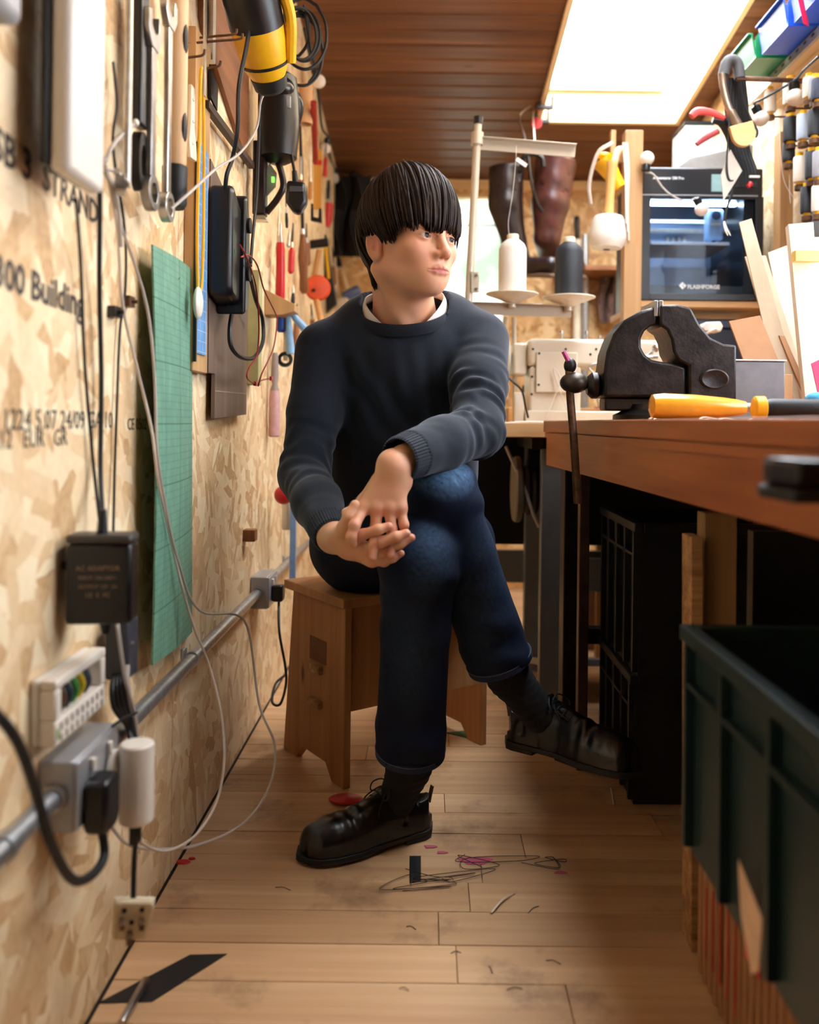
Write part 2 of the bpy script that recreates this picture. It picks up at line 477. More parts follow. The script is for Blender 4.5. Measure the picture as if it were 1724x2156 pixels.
part('glazing_bar', MB().box((wx0+0.03, YB+0.008, wz1-0.155), (wx1-0.03, YB+0.0175, wz1-0.148)), plain('dark_bar', rgb(90, 90, 88), 0.5), wn)
portal('daylight_portal_window', ((wx0+wx1)/2, YB+0.06, (wz0+wz1)/2), wx1-wx0, wz1-wz0, (PI/2, 0, PI))

# window over the bench in the right wall
w3 = struct('window_3', MB().box((XR-0.012, RW[0], RW[2]), (XR+0.05, RW[0]+0.035, RW[3])).box((XR-0.012, RW[1]-0.035, RW[2]), (XR+0.05, RW[1], RW[3]))
            .box((XR-0.012, RW[0]+0.035, RW[2]), (XR+0.05, RW[1]-0.035, RW[2]+0.035)).box((XR-0.012, RW[0]+0.035, RW[3]-0.035), (XR+0.05, RW[1]-0.035, RW[3])), PINEX, bev=0.002)
part('mullion', MB().box((XR-0.008, (RW[0]+RW[1])/2-0.018, RW[2]+0.0355), (XR+0.045, (RW[0]+RW[1])/2+0.018, RW[3]-0.0355)), PINEX, w3, bev=0.002)
_q = NT('obscured_glass'); _mx = _q.n('MixShader'); _tr = _q.n('BsdfTransparent'); _tl = _q.n('BsdfTranslucent')
_tr.inputs[0].default_value = (0.53, 0.53, 0.53, 1); _tl.inputs[0].default_value = (0.7, 0.7, 0.7, 1); _mx.inputs[0].default_value = 0.3
_q.l(_tr.outputs[0], _mx.inputs[1]); _q.l(_tl.outputs[0], _mx.inputs[2]); _q.l(_mx.outputs[0], _q.t.nodes['Material Output'].inputs[0])
for y0_, y1_ in ((RW[0]+0.0355, (RW[0]+RW[1])/2-0.0185), ((RW[0]+RW[1])/2+0.0185, RW[1]-0.0355)):
    part('pane', MB().box((XR+0.018, y0_, RW[2]+0.0355), (XR+0.022, y1_, RW[3]-0.0355)), _q.m, w3)
portal('daylight_portal_bench', (XR+0.06, (RW[0]+RW[1])/2, (RW[2]+RW[3])/2), RW[1]-RW[0], RW[3]-RW[2], (PI/2, 0, PI/2))

# ================================================================ ceiling: pine boards across the room, sloping down to the far end
def slope(mb):
    mb.v = [(x, y, z + ceil_z(y)) for x, y, z in mb.v]; return mb
S = SKY
def ring(mb, z0, z1, x0, x1, y0, y1):
    a, b, c, d = S['x0']-0.0205, S['x1']+0.0205, S['y0']-0.0205, S['y1']+0.0205
    mb.box((x0, y0, z0), (a, y1, z1)); mb.box((b, y0, z0), (x1, y1, z1))
    mb.box((a, y0, z0), (b, c, z1)); mb.box((a, d, z0), (b, y1, z1))
_cm = MB(); ring(_cm, 0.02, 0.08, XL-0.05, XR+0.05, YF, YB+0.06)
cl = struct('ceiling', slope(_cm), DARKB)
bw = 0.092; y = S['y1'] + 0.02 - 53*bw
while y < YB - 0.005:
    y1 = min(y+bw, YB)
    spans = [(XL+0.001, XR-0.001)]
    if y1 > S['y0']+0.01 and y < S['y1']-0.01:
        spans = [(XL+0.001, S['x0']-0.0203), (S['x1']+0.0203, XR-0.001)]
    for a, b in spans:
        n = 0.008
        prof = [(y+0.0002, 0.006), (y+n, 0.0), (y1-n, 0.0), (y1-0.0002, 0.006), (y1-0.0002, 0.018), (y+0.0002, 0.018)]
        mb = slope(MB().prism(prof, a, b, axis='X'))
        part('board', mb, CEILW, cl, smooth=None)
    y += bw
# skylight lining
lh = 0.15
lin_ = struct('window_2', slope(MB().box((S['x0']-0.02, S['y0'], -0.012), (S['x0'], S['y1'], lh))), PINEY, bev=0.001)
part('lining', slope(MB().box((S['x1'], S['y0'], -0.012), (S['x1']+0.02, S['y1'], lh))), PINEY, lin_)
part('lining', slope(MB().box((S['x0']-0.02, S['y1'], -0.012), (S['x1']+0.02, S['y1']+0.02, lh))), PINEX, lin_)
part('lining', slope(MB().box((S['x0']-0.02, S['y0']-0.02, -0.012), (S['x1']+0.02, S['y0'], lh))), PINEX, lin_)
_p = NT('ribbed_polycarbonate'); _mx = _p.n('MixShader'); _tr = _p.n('BsdfTransparent'); _tl = _p.n('BsdfTranslucent')
_tr.inputs[0].default_value = (0.95, 0.95, 0.93, 1); _tl.inputs[0].default_value = (0.85, 0.85, 0.82, 1); _mx.inputs[0].default_value = 0.25
_p.l(_tr.outputs[0], _mx.inputs[1]); _p.l(_tl.outputs[0], _mx.inputs[2]); _p.l(_mx.outputs[0], _p.t.nodes['Material Output'].inputs[0])
mb = MB(); nx = 150
rows = []
for yy in (S['y0'], S['y1']):
    rows.append([(S['x0']+(S['x1']-S['x0'])*i/nx, yy, ceil_z(yy)+lh-0.012+0.004*math.sin(2*PI*i/nx*25)) for i in range(nx+1)])
mb.add(rows[0]+rows[1], [(i, i+1, nx+2+i, nx+1+i) for i in range(nx)])
part('ribbed_sheet', mb, _p.m, lin_)
part('ridge_strip', slope(MB().box((S['x0']+0.001, S['y1']-0.022, lh-0.035), (S['x1']-0.06, S['y1']-0.0005, lh-0.018))), plain('dusty_foam', rgb(180, 165, 140), 0.9), lin_)
# a dark bead where ceiling meets far wall
struct('trim_1', MB().box((XL+0.001, YB-0.014, ceil_z(YB)-0.05), (XR-0.001, YB-0.0005, ceil_z(YB)-0.004)), PINEX, bev=0.002)
# ================================================================ implicit surfaces: smooth organic shapes meshed with surface nets
def _v(p): return np.array(p, dtype=np.float32)
def s_cone(P, a, b, ra, rb):
    a = _v(a); b = _v(b); ba = b-a; pa = P-a
    t = np.clip((pa@ba)/max(float(ba@ba), 1e-12), 0, 1)
    return np.linalg.norm(pa - t[..., None]*ba, axis=-1) - (ra+(rb-ra)*t)
def s_chain(P, pts, k=0.02):
    d = None
    for (a, ra), (b, rb) in zip(pts, pts[1:]):
        e = s_cone(P, a, b, ra, rb); d = e if d is None else smin(d, e, k)
    return d
def s_ell(P, c, r, R=None):
    q = P-_v(c)
    if R is not None: q = q@_v(R)          # columns of R are the ellipsoid axes
    r = _v(r); k0 = np.linalg.norm(q/r, axis=-1); k1 = np.linalg.norm(q/(r*r), axis=-1)
    return k0*(k0-1)/np.maximum(k1, 1e-9)
def s_box(P, c, h, rad=0.0, R=None):
    q = P-_v(c)
    if R is not None: q = q@_v(R)
    q = np.abs(q)-(_v(h)-rad)
    return np.linalg.norm(np.maximum(q, 0), axis=-1)+np.minimum(q.max(-1), 0)-rad
def smin(a, b, k):
    h = np.clip(0.5+0.5*(b-a)/k, 0, 1); return b*(1-h)+a*h-k*h*(1-h)
def smax(a, b, k): return -smin(-a, -b, k)
def sdf_mesh(fn, lo, hi, h, name='m', colour=None, smooth=True, blk=8):
    lo = np.array(lo, dtype=np.float64); hi = np.array(hi, dtype=np.float64)
    nb = np.ceil((hi-lo)/(h*blk)).astype(int); n = nb*blk
    cc = np.stack(np.meshgrid(*[(np.arange(k)+0.5)*blk*h for k in nb], indexing='ij'), -1)+lo-h*0.5
    dc = fn(cc.reshape(-1, 3).astype(np.float32)).reshape(nb)
    D = np.repeat(np.repeat(np.repeat(dc, blk, 0), blk, 1), blk, 2).astype(np.float32)
    act = np.argwhere(np.abs(dc) < h*blk*1.45)
    off = np.stack(np.meshgrid(*[np.arange(blk)]*3, indexing='ij'), -1).reshape(-1, 3)
    for s in range(0, len(act), 1500):
        idx = (act[s:s+1500, None, :]*blk+off[None]).reshape(-1, 3)
        D[idx[:, 0], idx[:, 1], idx[:, 2]] = fn((idx*h+lo).astype(np.float32))
    ins = D < 0
    c8 = [ins[i:n[0]-1+i, j:n[1]-1+j, k:n[2]-1+k] for i in (0, 1) for j in (0, 1) for k in (0, 1)]
    cnt = sum(c.astype(np.int8) for c in c8)
    cells = np.argwhere((cnt > 0) & (cnt < 8))
    cid = -np.ones(n-1, dtype=np.int64); cid[tuple(cells.T)] = np.arange(len(cells))
    acc = np.zeros((len(cells), 3)); num = np.zeros(len(cells))
    C = [np.array((i, j, k)) for i in (0, 1) for j in (0, 1) for k in (0, 1)]
    for a in range(8):
        for b in range(a+1, 8):
            if np.abs(C[a]-C[b]).sum() != 1: continue
            da = D[tuple((cells+C[a]).T)]; db = D[tuple((cells+C[b]).T)]
            m = (da < 0) != (db < 0); t = np.where(m, da/np.where(m, da-db, 1), 0)
            acc += np.where(m[:, None], C[a]+t[:, None]*(C[b]-C[a]), 0); num += m
    V = (cells+acc/num[:, None])*h+lo
    F = []
    for ax in range(3):
        sl0 = [slice(None)]*3; sl1 = [slice(None)]*3; sl0[ax] = slice(0, -1); sl1[ax] = slice(1, None)
        ch = ins[tuple(sl0)] != ins[tuple(sl1)]
        e = np.argwhere(ch); u, w = (ax+1) % 3, (ax+2) % 3
        e = e[(e[:, u] > 0) & (e[:, w] > 0) & (e[:, u] < n[u]-1) & (e[:, w] < n[w]-1)]
        du = np.zeros(3, int); du[u] = 1; dw = np.zeros(3, int); dw[w] = 1
        q = [cid[tuple((e-x).T)] for x in (du*0, du, du+dw, dw)]
        fl = ins[tuple(e.T)]
        Q = np.stack(q, 1); Q[~fl] = Q[~fl][:, ::-1]; F.append(Q)
    F = np.concatenate(F); F = F[(F >= 0).all(1)]
    return V, F
def np_mesh(name, V, F, off=(0, 0, 0), colour=None):
    me = bpy.data.meshes.new(name)
    V = np.asarray(V, dtype=np.float64)-np.array(off)
    me.vertices.add(len(V)); me.vertices.foreach_set('co', V.ravel())
    me.loops.add(F.size); me.loops.foreach_set('vertex_index', F.ravel().astype(np.int32))
    me.polygons.add(len(F)); me.polygons.foreach_set('loop_start', np.arange(0, F.size, F.shape[1], dtype=np.int32))
    me.update(calc_edges=True)
    me.polygons.foreach_set('use_smooth', np.ones(len(F), dtype=bool)); me.validate()
    if colour is not None:
        ca = me.color_attributes.new('Col', 'FLOAT_COLOR', 'POINT')
        ca.data.foreach_set('color', np.concatenate([colour, np.ones((len(V), 1))], 1).astype(np.float32).ravel())
    return me
def join(*vf):
    V = []; F = []; o = 0
    for v, f in vf: V.append(v); F.append(f+o); o += len(v)
    return np.concatenate(V), np.concatenate(F)
def laplace(V, F, it=2, lam=0.5):
    """a couple of smoothing passes over a quad mesh"""
    for _ in range(it):
        S = np.zeros_like(V); N = np.zeros(len(V))
        for a in range(4):
            i = F[:, a]; j = F[:, (a+1) % 4]
            np.add.at(S, i, V[j]); np.add.at(N, i, 1); np.add.at(S, j, V[i]); np.add.at(N, j, 1)
        V = V+lam*(S/np.maximum(N, 1)[:, None]-V)
    return V
# ================================================================ the seated man
def attr_mat(name, rough, sub=0.0, spec=0.4, bump=0.0, bscale=900):
    s = NT(name); a = s.n('Attribute', attribute_name='Col')
    s.l(a.outputs['Color'], s.b.inputs['Base Color'])
    s.b.inputs['Roughness'].default_value = rough; s.b.inputs['Specular IOR Level'].default_value = spec
    if sub:
        s.b.inputs['Subsurface Weight'].default_value = sub; s.b.inputs['Subsurface Radius'].default_value = (0.010, 0.0035, 0.002)
        s.b.inputs['Subsurface Scale'].default_value = 0.6
    if bump: s.bump(s.noise(s.coords(), bscale, 2), bump, 0.001)
    return s.m
SKIN = attr_mat('skin', 0.48, 0.35, 0.4, 0.08)
HAIRM = plain('dark_brown_hair', rgb(38, 24, 16), 0.58, var=0.5, scale=60, spec=0.2)
def knit(name, col, scale=420):
    s = NT(name); v = s.coords((1, 1, 1))
    w = s.n('TexWave', wave_type='BANDS', bands_direction='Z'); w.inputs['Scale'].default_value = scale; w.inputs['Distortion'].default_value = 2.0; w.inputs['Detail'].default_value = 2
    w.inputs['Detail Scale'].default_value = 3.0; s.l(v, w.inputs['Vector'])
    f = s.noise(v, 350, 3); g = s.noise(v, 14, 3)
    c = s.ramp(s.math('ADD', s.math('MULTIPLY', f, 0.6), s.math('MULTIPLY', g, 0.4)), [(0.3, tuple(x*0.75 for x in col[:3])), (0.7, tuple(x*1.35 for x in col[:3]))])
    s.l(c, s.b.inputs['Base Color']); s.b.inputs['Roughness'].default_value = 0.85; s.b.inputs['Specular IOR Level'].default_value = 0.2
    s.b.inputs['Sheen Weight'].default_value = 0.35; s.b.inputs['Sheen Roughness'].default_value = 0.45
    s.b.inputs['Sheen Tint'].default_value = (0.65, 0.7, 0.8, 1)
    s.bump(s.math('ADD', f, s.math('MULTIPLY', w.outputs['Fac'], 0.4)), 0.35, 0.001); return s.m
SWEATER = knit('charcoal_knit', rgb(27, 32, 42))
JEANM = attr_mat('denim', 0.8, 0, 0.25, 0.5, 1100)
LEATHER = plain('black_leather', rgb(17, 17, 18), 0.28, var=0.4, scale=40, bump=0.15, spec=0.6)
SOCKM = plain('black_sock', rgb(18, 19, 23), 0.9, var=0.3, scale=300, bump=0.4)
SOLEM = plain('black_sole', rgb(20, 19, 19), 0.6, var=0.3)
TEEM = plain('white_cotton', rgb(232, 220, 208), 0.85, var=0.03, scale=400)

man = thing('person', 'seated person in charcoal jumper and blue jeans, legs crossed, hands clasped on the knee', 'person', (-0.05, 2.05, 0.43))

# ---- joints (metres, measured from the photograph at the distances each joint sits)
SHR, SHL = _v((-0.228, 1.885, 0.985)), _v((0.112, 1.885, 1.010))
ELR, ELL = _v((-0.258, 1.80, 0.715)), _v((0.100, 1.70, 0.815))
WRR, WRL = _v(at(700, 1128, 1.545)), _v(at(842, 966, 1.50))
HPR, HPL = _v((-0.155, 2.03, 0.55)), _v((0.04, 2.05, 0.55))
KNR, KNL = _v((0.028, 1.635, 0.692)), _v((-0.014, 1.60, 0.575))
ANR, ANL = _v((0.168, 1.72, 0.305)), _v((-0.028, 1.70, 0.128))
YAW = math.radians(40); HS = 1.04
HO = _v((-0.0385, 1.79, 1.2076))
HA = _v((math.sin(YAW), -math.cos(YAW), 0.0)); HB = _v((math.cos(YAW), math.sin(YAW), 0.0)); HC = _v((0, 0, 1))
_tilt = -0.045
HA, HC = HA*math.cos(_tilt)+HC*math.sin(_tilt), HC*math.cos(_tilt)-HA*math.sin(_tilt)
HR = np.stack([HA, HB, HC], 1)
def to_head(P): return ((P-HO)@HR)/HS
def from_head(q): return HO+HS*(np.asarray(q, dtype=np.float64)@HR.T.astype(np.float64))
def mirror(P): Q = P.copy(); Q[..., 1] = np.abs(Q[..., 1]); return Q

EYE = (0.0745, 0.0315, 0.0); EYER = 0.0125
def head_base(q):
    m = mirror(q)
    d = s_ell(q, (-0.014, 0, 0.034), (0.096, 0.077, 0.104))
    d = smin(d, s_ell(q, (0.034, 0, -0.030), (0.056, 0.058, 0.080)), 0.03)           # face mass
    d = smin(d, s_cone(m, (-0.004, 0.051, -0.056), (0.058, 0.014, -0.088), 0.018, 0.0165), 0.028)  # jaw
    d = smin(d, s_ell(q, (0.070, 0, -0.089), (0.017, 0.020, 0.0155)), 0.020)          # chin
    d = smin(d, s_ell(q, (0.067, 0, -0.061), (0.024, 0.036, 0.028)), 0.026)          # mouth mound
    d = smin(d, s_ell(m, (0.056, 0.042, -0.024), (0.022, 0.020, 0.018)), 0.025)      # cheekbones
    d = smin(d, s_cone(m, (0.084, 0.010, 0.018), (0.070, 0.046, 0.019), 0.008, 0.009), 0.018)   # brow
    d = smax(d, -s_ell(m, (0.094, 0.031, -0.001), (0.015, 0.019, 0.0105)), 0.012)    # sockets
    # nose
    n = s_cone(q, (0.086, 0, 0.012), (0.1075, 0, -0.030), 0.0062, 0.0095)
    n = smin(n, s_ell(q, (0.106, 0, -0.033), (0.0105, 0.0105, 0.009)), 0.006)
    n = smin(n, s_ell(m, (0.0965, 0.0115, -0.0355), (0.0105, 0.0065, 0.0072)), 0.005)
    d = smin(d, n, 0.011)
    d = smax(d, -s_ell(m, (0.1005, 0.0062, -0.0425), (0.0050, 0.0028, 0.0030)), 0.003)
    # lids over the eyeball, then the opening between them
    lid = s_ell(m, EYE, (EYER+0.0022,)*3)
    d = smin(d, lid, 0.005)
    e = m-_v((0.088, 0.0315, 0.0)); ang = 0.08
    op = np.maximum(np.abs(e[..., 1])/0.0138, 0)
    hh = 0.0044*np.clip(1-op**2.2, 0, 1)+0.0001
    opening = np.maximum(np.abs(e[..., 2]+0.0004)-hh, -(e[..., 0]+0.010))
    d = smax(d, -opening, 0.0012)
    # crease above the lid
    d = smax(d, -s_cone(m, (0.0885, 0.020, 0.0085), (0.0815, 0.044, 0.0078), 0.0012, 0.0010), 0.003)
    return d
def _surf(b, c):
    a = np.linspace(0.05, 0.13, 400, dtype=np.float32); P = np.stack([a, np.full_like(a, b), np.full_like(a, c)], 1)
    i = int(np.argmax(head_base(P) > 0)); return float(a[i])
def head_sdf(q):
    m = mirror(q); d = head_base(q)
    up = s_chain(m, LIPU, 0.003); lo = s_chain(m, LIPL, 0.003)
    d = smin(d, up, 0.0035); d = smin(d, lo, 0.004)
    d = smax(d, -s_chain(m, LIPM, 0.002), 0.0016)
    # ears
    Re = np.array([[0.94, 0.34, 0], [-0.33, 0.93, 0.12], [0.05, -0.12, 0.99]])
    ec = (-0.018, 0.0800, -0.012)
    er = s_ell(m, ec, (0.0185, 0.0075, 0.0315), Re)
    er = smin(er, s_ell(m, (-0.010, 0.0755, -0.036), (0.010, 0.0065, 0.010)), 0.008)
    er = smax(er, -s_ell(m, (-0.010, 0.0885, -0.013), (0.0100, 0.0095, 0.0175), Re), 0.002)
    er = smax(er, -s_ell(m, (-0.022, 0.0905, -0.002), (0.0105, 0.0070, 0.0215), Re), 0.002)
    d = smin(d, er, 0.006)
    return d*HS
LIPU = [((_surf(b, c)-o, b, c), r) for b, c, o, r in ((0.0, -0.0605, 0.0012, 0.0040), (0.0045, -0.0592, 0.0010, 0.0042), (0.014, -0.0615, 0.0012, 0.0036), (0.0255, -0.0642, 0.0014, 0.0019))]
LIPL = [((_surf(b, c)-o, b, c), r) for b, c, o, r in ((0.0, -0.0695, 0.0010, 0.0050), (0.012, -0.0688, 0.0014, 0.0044), (0.0240, -0.0652, 0.0016, 0.0018))]
LIPM = [((_surf(b, c)+o, b, c), r) for b, c, o, r in ((0.0, -0.0648, 0.0032, 0.0011), (0.014, -0.0650, 0.0022, 0.0010), (0.0275, -0.0648, 0.0004, 0.0010))]
NB = _v((-0.052, 1.885, 1.075))     # base of the neck
def bust_sdf(P):
    q = to_head(P)
    d = head_sdf(q)
    skull = from_head((-0.040, 0, -0.045)); jawb = from_head((0.005, 0, -0.075))
    nk = s_cone(P, skull, NB+_v((0, 0.012, -0.02)), 0.058, 0.070)
    nk = smin(nk, s_cone(P, jawb, NB+_v((0, -0.012, -0.02)), 0.040, 0.056), 0.03)
    # neck muscle from behind the ear to the collar pit, adam's apple
    nk = smin(nk, s_cone(P, from_head((-0.03, -0.062, -0.06)), NB+_v((-0.004, -0.070, -0.035)), 0.012, 0.010), 0.02)
    nk = smin(nk, s_ell(P, NB+_v((0.018, -0.058, 0.035)), (0.010, 0.010, 0.013)), 0.02)
    d = smin(d, nk, 0.022)
    ch = s_ell(P, (-0.05, 1.925, 0.975), (0.155, 0.080, 0.080))
    ch = smin(ch, s_cone(P, (-0.17, 1.915, 1.0), (0.07, 1.915, 1.01), 0.04, 0.04), 0.04)
    d = smin(d, ch, 0.03)
    return d
vb, fb = sdf_mesh(bust_sdf, (-0.25, 1.64, 0.93), (0.17, 2.03, 1.39), 0.0021)
vb = laplace(vb, fb, 1, 0.35)

# ---- hands: every finger a bent chain, interlaced
def hp(cx, cy, Y): return _v(at(660+cx/6.63, 920+cy/6.63, Y))
def finger(P, pts, radii, k=0.006): return s_chain(P, list(zip(pts, radii)), k)
F8 = [0.0098, 0.0088, 0.0082, 0.0070]
LH = dict(
    index=[hp(760, 900, 1.487), hp(690, 1000, 1.478), hp(570, 1235, 1.450), hp(525, 1390, 1.447), hp(550, 1500, 1.452)],
    middle=[hp(900, 900, 1.487), hp(885, 1000, 1.478), hp(865, 1290, 1.474), hp(845, 1490, 1.458), hp(822, 1680, 1.452)],
    ring=[hp(1050, 900, 1.489), hp(1060, 1000, 1.481), hp(1090, 1290, 1.476), hp(1098, 1480, 1.474), hp(1076, 1650, 1.464)],
    pinky=[hp(1190, 900, 1.492), hp(1215, 1000, 1.486), hp(1262, 1225, 1.477), hp(1268, 1340, 1.488), hp(1240, 1440, 1.498)])
RH = dict(
    index=[hp(430, 1430, 1.505), hp(545, 1450, 1.494), hp(680, 1365, 1.462), hp(900, 1295, 1.452), hp(1050, 1245, 1.456)],
    middle=[hp(520, 1520, 1.505), hp(700, 1560, 1.494), hp(945, 1470, 1.458), hp(1150, 1395, 1.454), hp(1295, 1345, 1.458)],
    ring=[hp(560, 1580, 1.508), hp(780, 1640, 1.496), hp(1010, 1590, 1.474), hp(1210, 1490, 1.470), hp(1365, 1405, 1.472)],
    pinky=[hp(600, 1640, 1.510), hp(820, 1725, 1.500), hp(985, 1745, 1.486), hp(1110, 1690, 1.484), hp(1225, 1625, 1.486)])
RAD = dict(index=[0.0105, 0.0104, 0.0092, 0.0086, 0.0072], middle=[0.0105, 0.0104, 0.0094, 0.0086, 0.0074],
           ring=[0.0105, 0.0102, 0.0088, 0.0082, 0.0070], pinky=[0.0100, 0.0094, 0.0078, 0.0070, 0.0060])
def hand_sdf(P, H, wrist, fore, thumb, trad, knob):
    palm = None
    for n in ('index', 'middle', 'ring', 'pinky'):
        e = s_cone(P, wrist+(H[n][0]-wrist)*0.12, H[n][1], 0.0185, 0.0118)
        palm = e if palm is None else smin(palm, e, 0.016)
    palm = smin(palm, s_chain(P, [(fore, 0.0295), (wrist, 0.0265)]), 0.022)
    for c, r in knob: palm = smin(palm, s_ell(P, c, (r, r, r)), 0.014)
    th = finger(P, thumb, trad, 0.010)
    palm = smin(palm, th, 0.012)
    for n in ('index', 'middle', 'ring', 'pinky'):
        palm = smin(palm, s_ell(P, H[n][1]+_v((0, -0.004, 0.002)), (0.0085,)*3), 0.010)   # knuckles
    d = palm
    for n in ('index', 'middle', 'ring', 'pinky'):
        d = smin(d, finger(P, H[n][1:], RAD[n][1:]), 0.0045)
    return d
WL2 = hp(1130, 400, 1.496)
LT = [hp(900, 620, 1.508), hp(700, 900, 1.512), hp(560, 1040, 1.512), hp(455, 1055, 1.510)]
RT = [hp(370, 1400, 1.505), hp(440, 1270, 1.478), hp(500, 1120, 1.466), hp(580, 950, 1.470)]
def hl(P): return hand_sdf(P, LH, WL2, WRL+(ELL-WRL)*0.35, LT, [0.014, 0.0115, 0.010, 0.0085], [(hp(1230, 370, 1.503), 0.018), (hp(1070, 340, 1.503), 0.017), (hp(1230, 640, 1.502), 0.018)])
def hr(P): return hand_sdf(P, RH, WRR, WRR+(ELR-WRR)*0.35, RT, [0.0165, 0.0130, 0.0105, 0.0088], [(hp(330, 1420, 1.512), 0.020), (hp(480, 1560, 1.508), 0.018)])
lo_h = np.minimum.reduce([WRL, WRR]+[p for H in (LH, RH) for v in H.values() for p in v])-0.03
hi_h = np.maximum.reduce([WRL, WRR]+[p for H in (LH, RH) for v in H.values() for p in v])+0.03
hi_h[1] += 0.06
vl, f_l = sdf_mesh(hl, lo_h, hi_h+_v((0.02, 0.06, 0.02)), 0.0016)
vr, f_r = sdf_mesh(hr, lo_h-_v((0.02, 0, 0)), hi_h, 0.0016)
vl = laplace(vl, f_l, 1, 0.3); vr = laplace(vr, f_r, 1, 0.3)

# ---- the limbs inside the clothes
def core_sdf(P):
    d = s_ell(P, (-0.055, 1.95, 0.88), (0.155, 0.10, 0.20))
    d = smin(d, s_ell(P, (-0.055, 2.01, 0.62), (0.15, 0.105, 0.13)), 0.08)
    for a in ([(SHR, .045), (ELR, .036), (WRR, .024)], [(SHL, .045), (ELL, .036), (WRL, .024)]): d = smin(d, s_chain(P, a), 0.04)
    for a in ([(HPR, .075), (KNR, .05), (ANR, .028)], [(HPL, .075), (KNL, .05), (ANL, .028)]): d = smin(d, s_chain(P, a), 0.04)
    return d
vc, fc = sdf_mesh(core_sdf, (-0.36, 1.44, 0.08), (0.30, 2.20, 1.12), 0.012)
nb_, nl_, nr_, nc_ = len(vb), len(vl), len(vr), len(vc)
V, F = join((vb, fb), (vl, f_l), (vr, f_r), (vc, fc))
# skin colour: base, redder lips, ears, nose, knuckles and finger tips
SB = np.array([lin(222), lin(165), lin(132)]); 
col = np.tile(SB, (len(V), 1))
q = to_head(vb.astype(np.float32)); m = mirror(q)
def blend(idx, w, c): col[idx] = col[idx]*(1-w[:, None])+np.array(c)*w[:, None]
ib = np.arange(nb_)
red = np.array([lin(206), lin(120), lin(98)])
def spot(p, c, r): return np.clip(1.3-np.linalg.norm((p-_v(c))/_v(r), axis=1), 0, 1)
blend(ib, 0.22*spot(m, (0.07, 0.045, -0.03), (0.03, 0.03, 0.03)), red)
blend(ib, 0.6*spot(m, (-0.018, 0.080, -0.012), (0.03, 0.016, 0.04)), red)
blend(ib, 0.4*spot(m, (0.108, 0.0, -0.033), (0.016, 0.02, 0.014)), red)
lipw = np.clip(1.5-np.linalg.norm((m-_v((LIPM[0][0][0]-0.004, 0, -0.0650)))/_v((0.022, 0.0275, 0.0092)), axis=1)*1.25, 0, 1)
blend(ib, lipw*0.95, [lin(172), lin(86), lin(80)])
tips = [H[n][4] for H in (LH, RH) for n in H]; kn = [H[n][i] for H in (LH, RH) for n in H for i in (1, 2)]
hidx = np.arange(nb_, nb_+nl_+nr_); hv = V[hidx]
for t in tips: blend(hidx, 0.45*np.clip(1.4-np.linalg.norm(hv-t, axis=1)/0.012, 0, 1), red)
for t in kn: blend(hidx, 0.38*np.clip(1.4-np.linalg.norm(hv-t, axis=1)/0.014, 0, 1), red)
body = link('body', np_mesh('body', V, F, man.location, col), SKIN, man)
# nails
NAIL = plain('finger_nail', rgb(222, 160, 136), 0.25, var=0.05)
for H, n in ((LH, 'middle'), (LH, 'ring'), (RH, 'index'), (RH, 'middle'), (RH, 'ring'), (RH, 'pinky')):
    a, b = Vector(H[n][3]), Vector(H[n][4]); ax = (b-a).normalized()
    out = Vector((0, -1, 0.35)); out = (out-ax*out.dot(ax)).normalized()
    M = basis(b+out*0.0052-ax*0.001, ax, ax.cross(out) * -1)
    part('nail', MB().sphere((0, 0, 0), 1.0, 12, M, (0.0060, 0.0048, 0.0022)), NAIL, body)

# ---- eyes
GAZE = _v((math.sin(YAW+0.12), -math.cos(YAW+0.12), 0.03))
_e = NT('eye'); _oc = _e.coords(kind='Generated')
EYEC = attr_mat('eyeball', 0.22, 0, 0.12)
for sgn in (-1, 1):
    c = from_head((EYE[0], sgn*EYE[1], EYE[2])); mb = MB(); mb.sphere(c, EYER*HS, 32)
    vv = np.array(mb.v); dirs = (vv-c)/(EYER*HS); ca = dirs@(GAZE/np.linalg.norm(GAZE))
    ang = np.arccos(np.clip(ca, -1, 1))
    cc = np.tile(np.array([0.62, 0.55, 0.50]), (len(vv), 1)); cc[ang < 0.56] = (0.04, 0.025, 0.015); cc[ang < 0.24] = (0.004, 0.004, 0.004)
    me = mb.mesh('eye', man.location, None)
    me.polygons.foreach_set('use_smooth', [True]*len(me.polygons))
    at_ = me.color_attributes.new('Col', 'FLOAT_COLOR', 'POINT'); at_.data.foreach_set('color', np.concatenate([cc, np.ones((len(vv), 1))], 1).astype(np.float32).ravel())
    link('eye', me, EYEC, body)
bpy.data.materials.remove(_e.m); MATS.pop('eye')

# ---- hair: a cap with a straight fringe, and locks combed from the crown
rh = random.Random(11)
HCN = np.array((-0.014, 0, 0.030)); HRAD = np.array((0.109, 0.092, 0.121))
def cap_sdf(P):
    q = to_head(P)
    d = s_ell(q, (-0.014, 0, 0.032), (0.104, 0.0865, 0.112))
    d = smin(d, s_cone(q, (-0.075, 0, -0.01), (-0.064, 0, -0.075), 0.045, 0.030), 0.03)
    m = mirror(q)
    face = np.maximum(m[..., 2]-0.030, 0.035-m[..., 0])
    side = np.maximum(m[..., 2]+0.004, -0.045-m[..., 0])
    d = smax(d, -(-np.maximum(-face, -99)) if False else -face, 0.006)
    d = smax(d, -side, 0.006)
    d = smax(d, -(m[..., 2]+0.080), 0.004)
    return d*HS
vh, fh = sdf_mesh(cap_sdf, from_head((0, 0, 0))-0.17, from_head((0, 0, 0))+0.17, 0.004)
locks = MB()
crown = np.array((-0.45, 0.10, 0.90)); crown /= np.linalg.norm(crown)
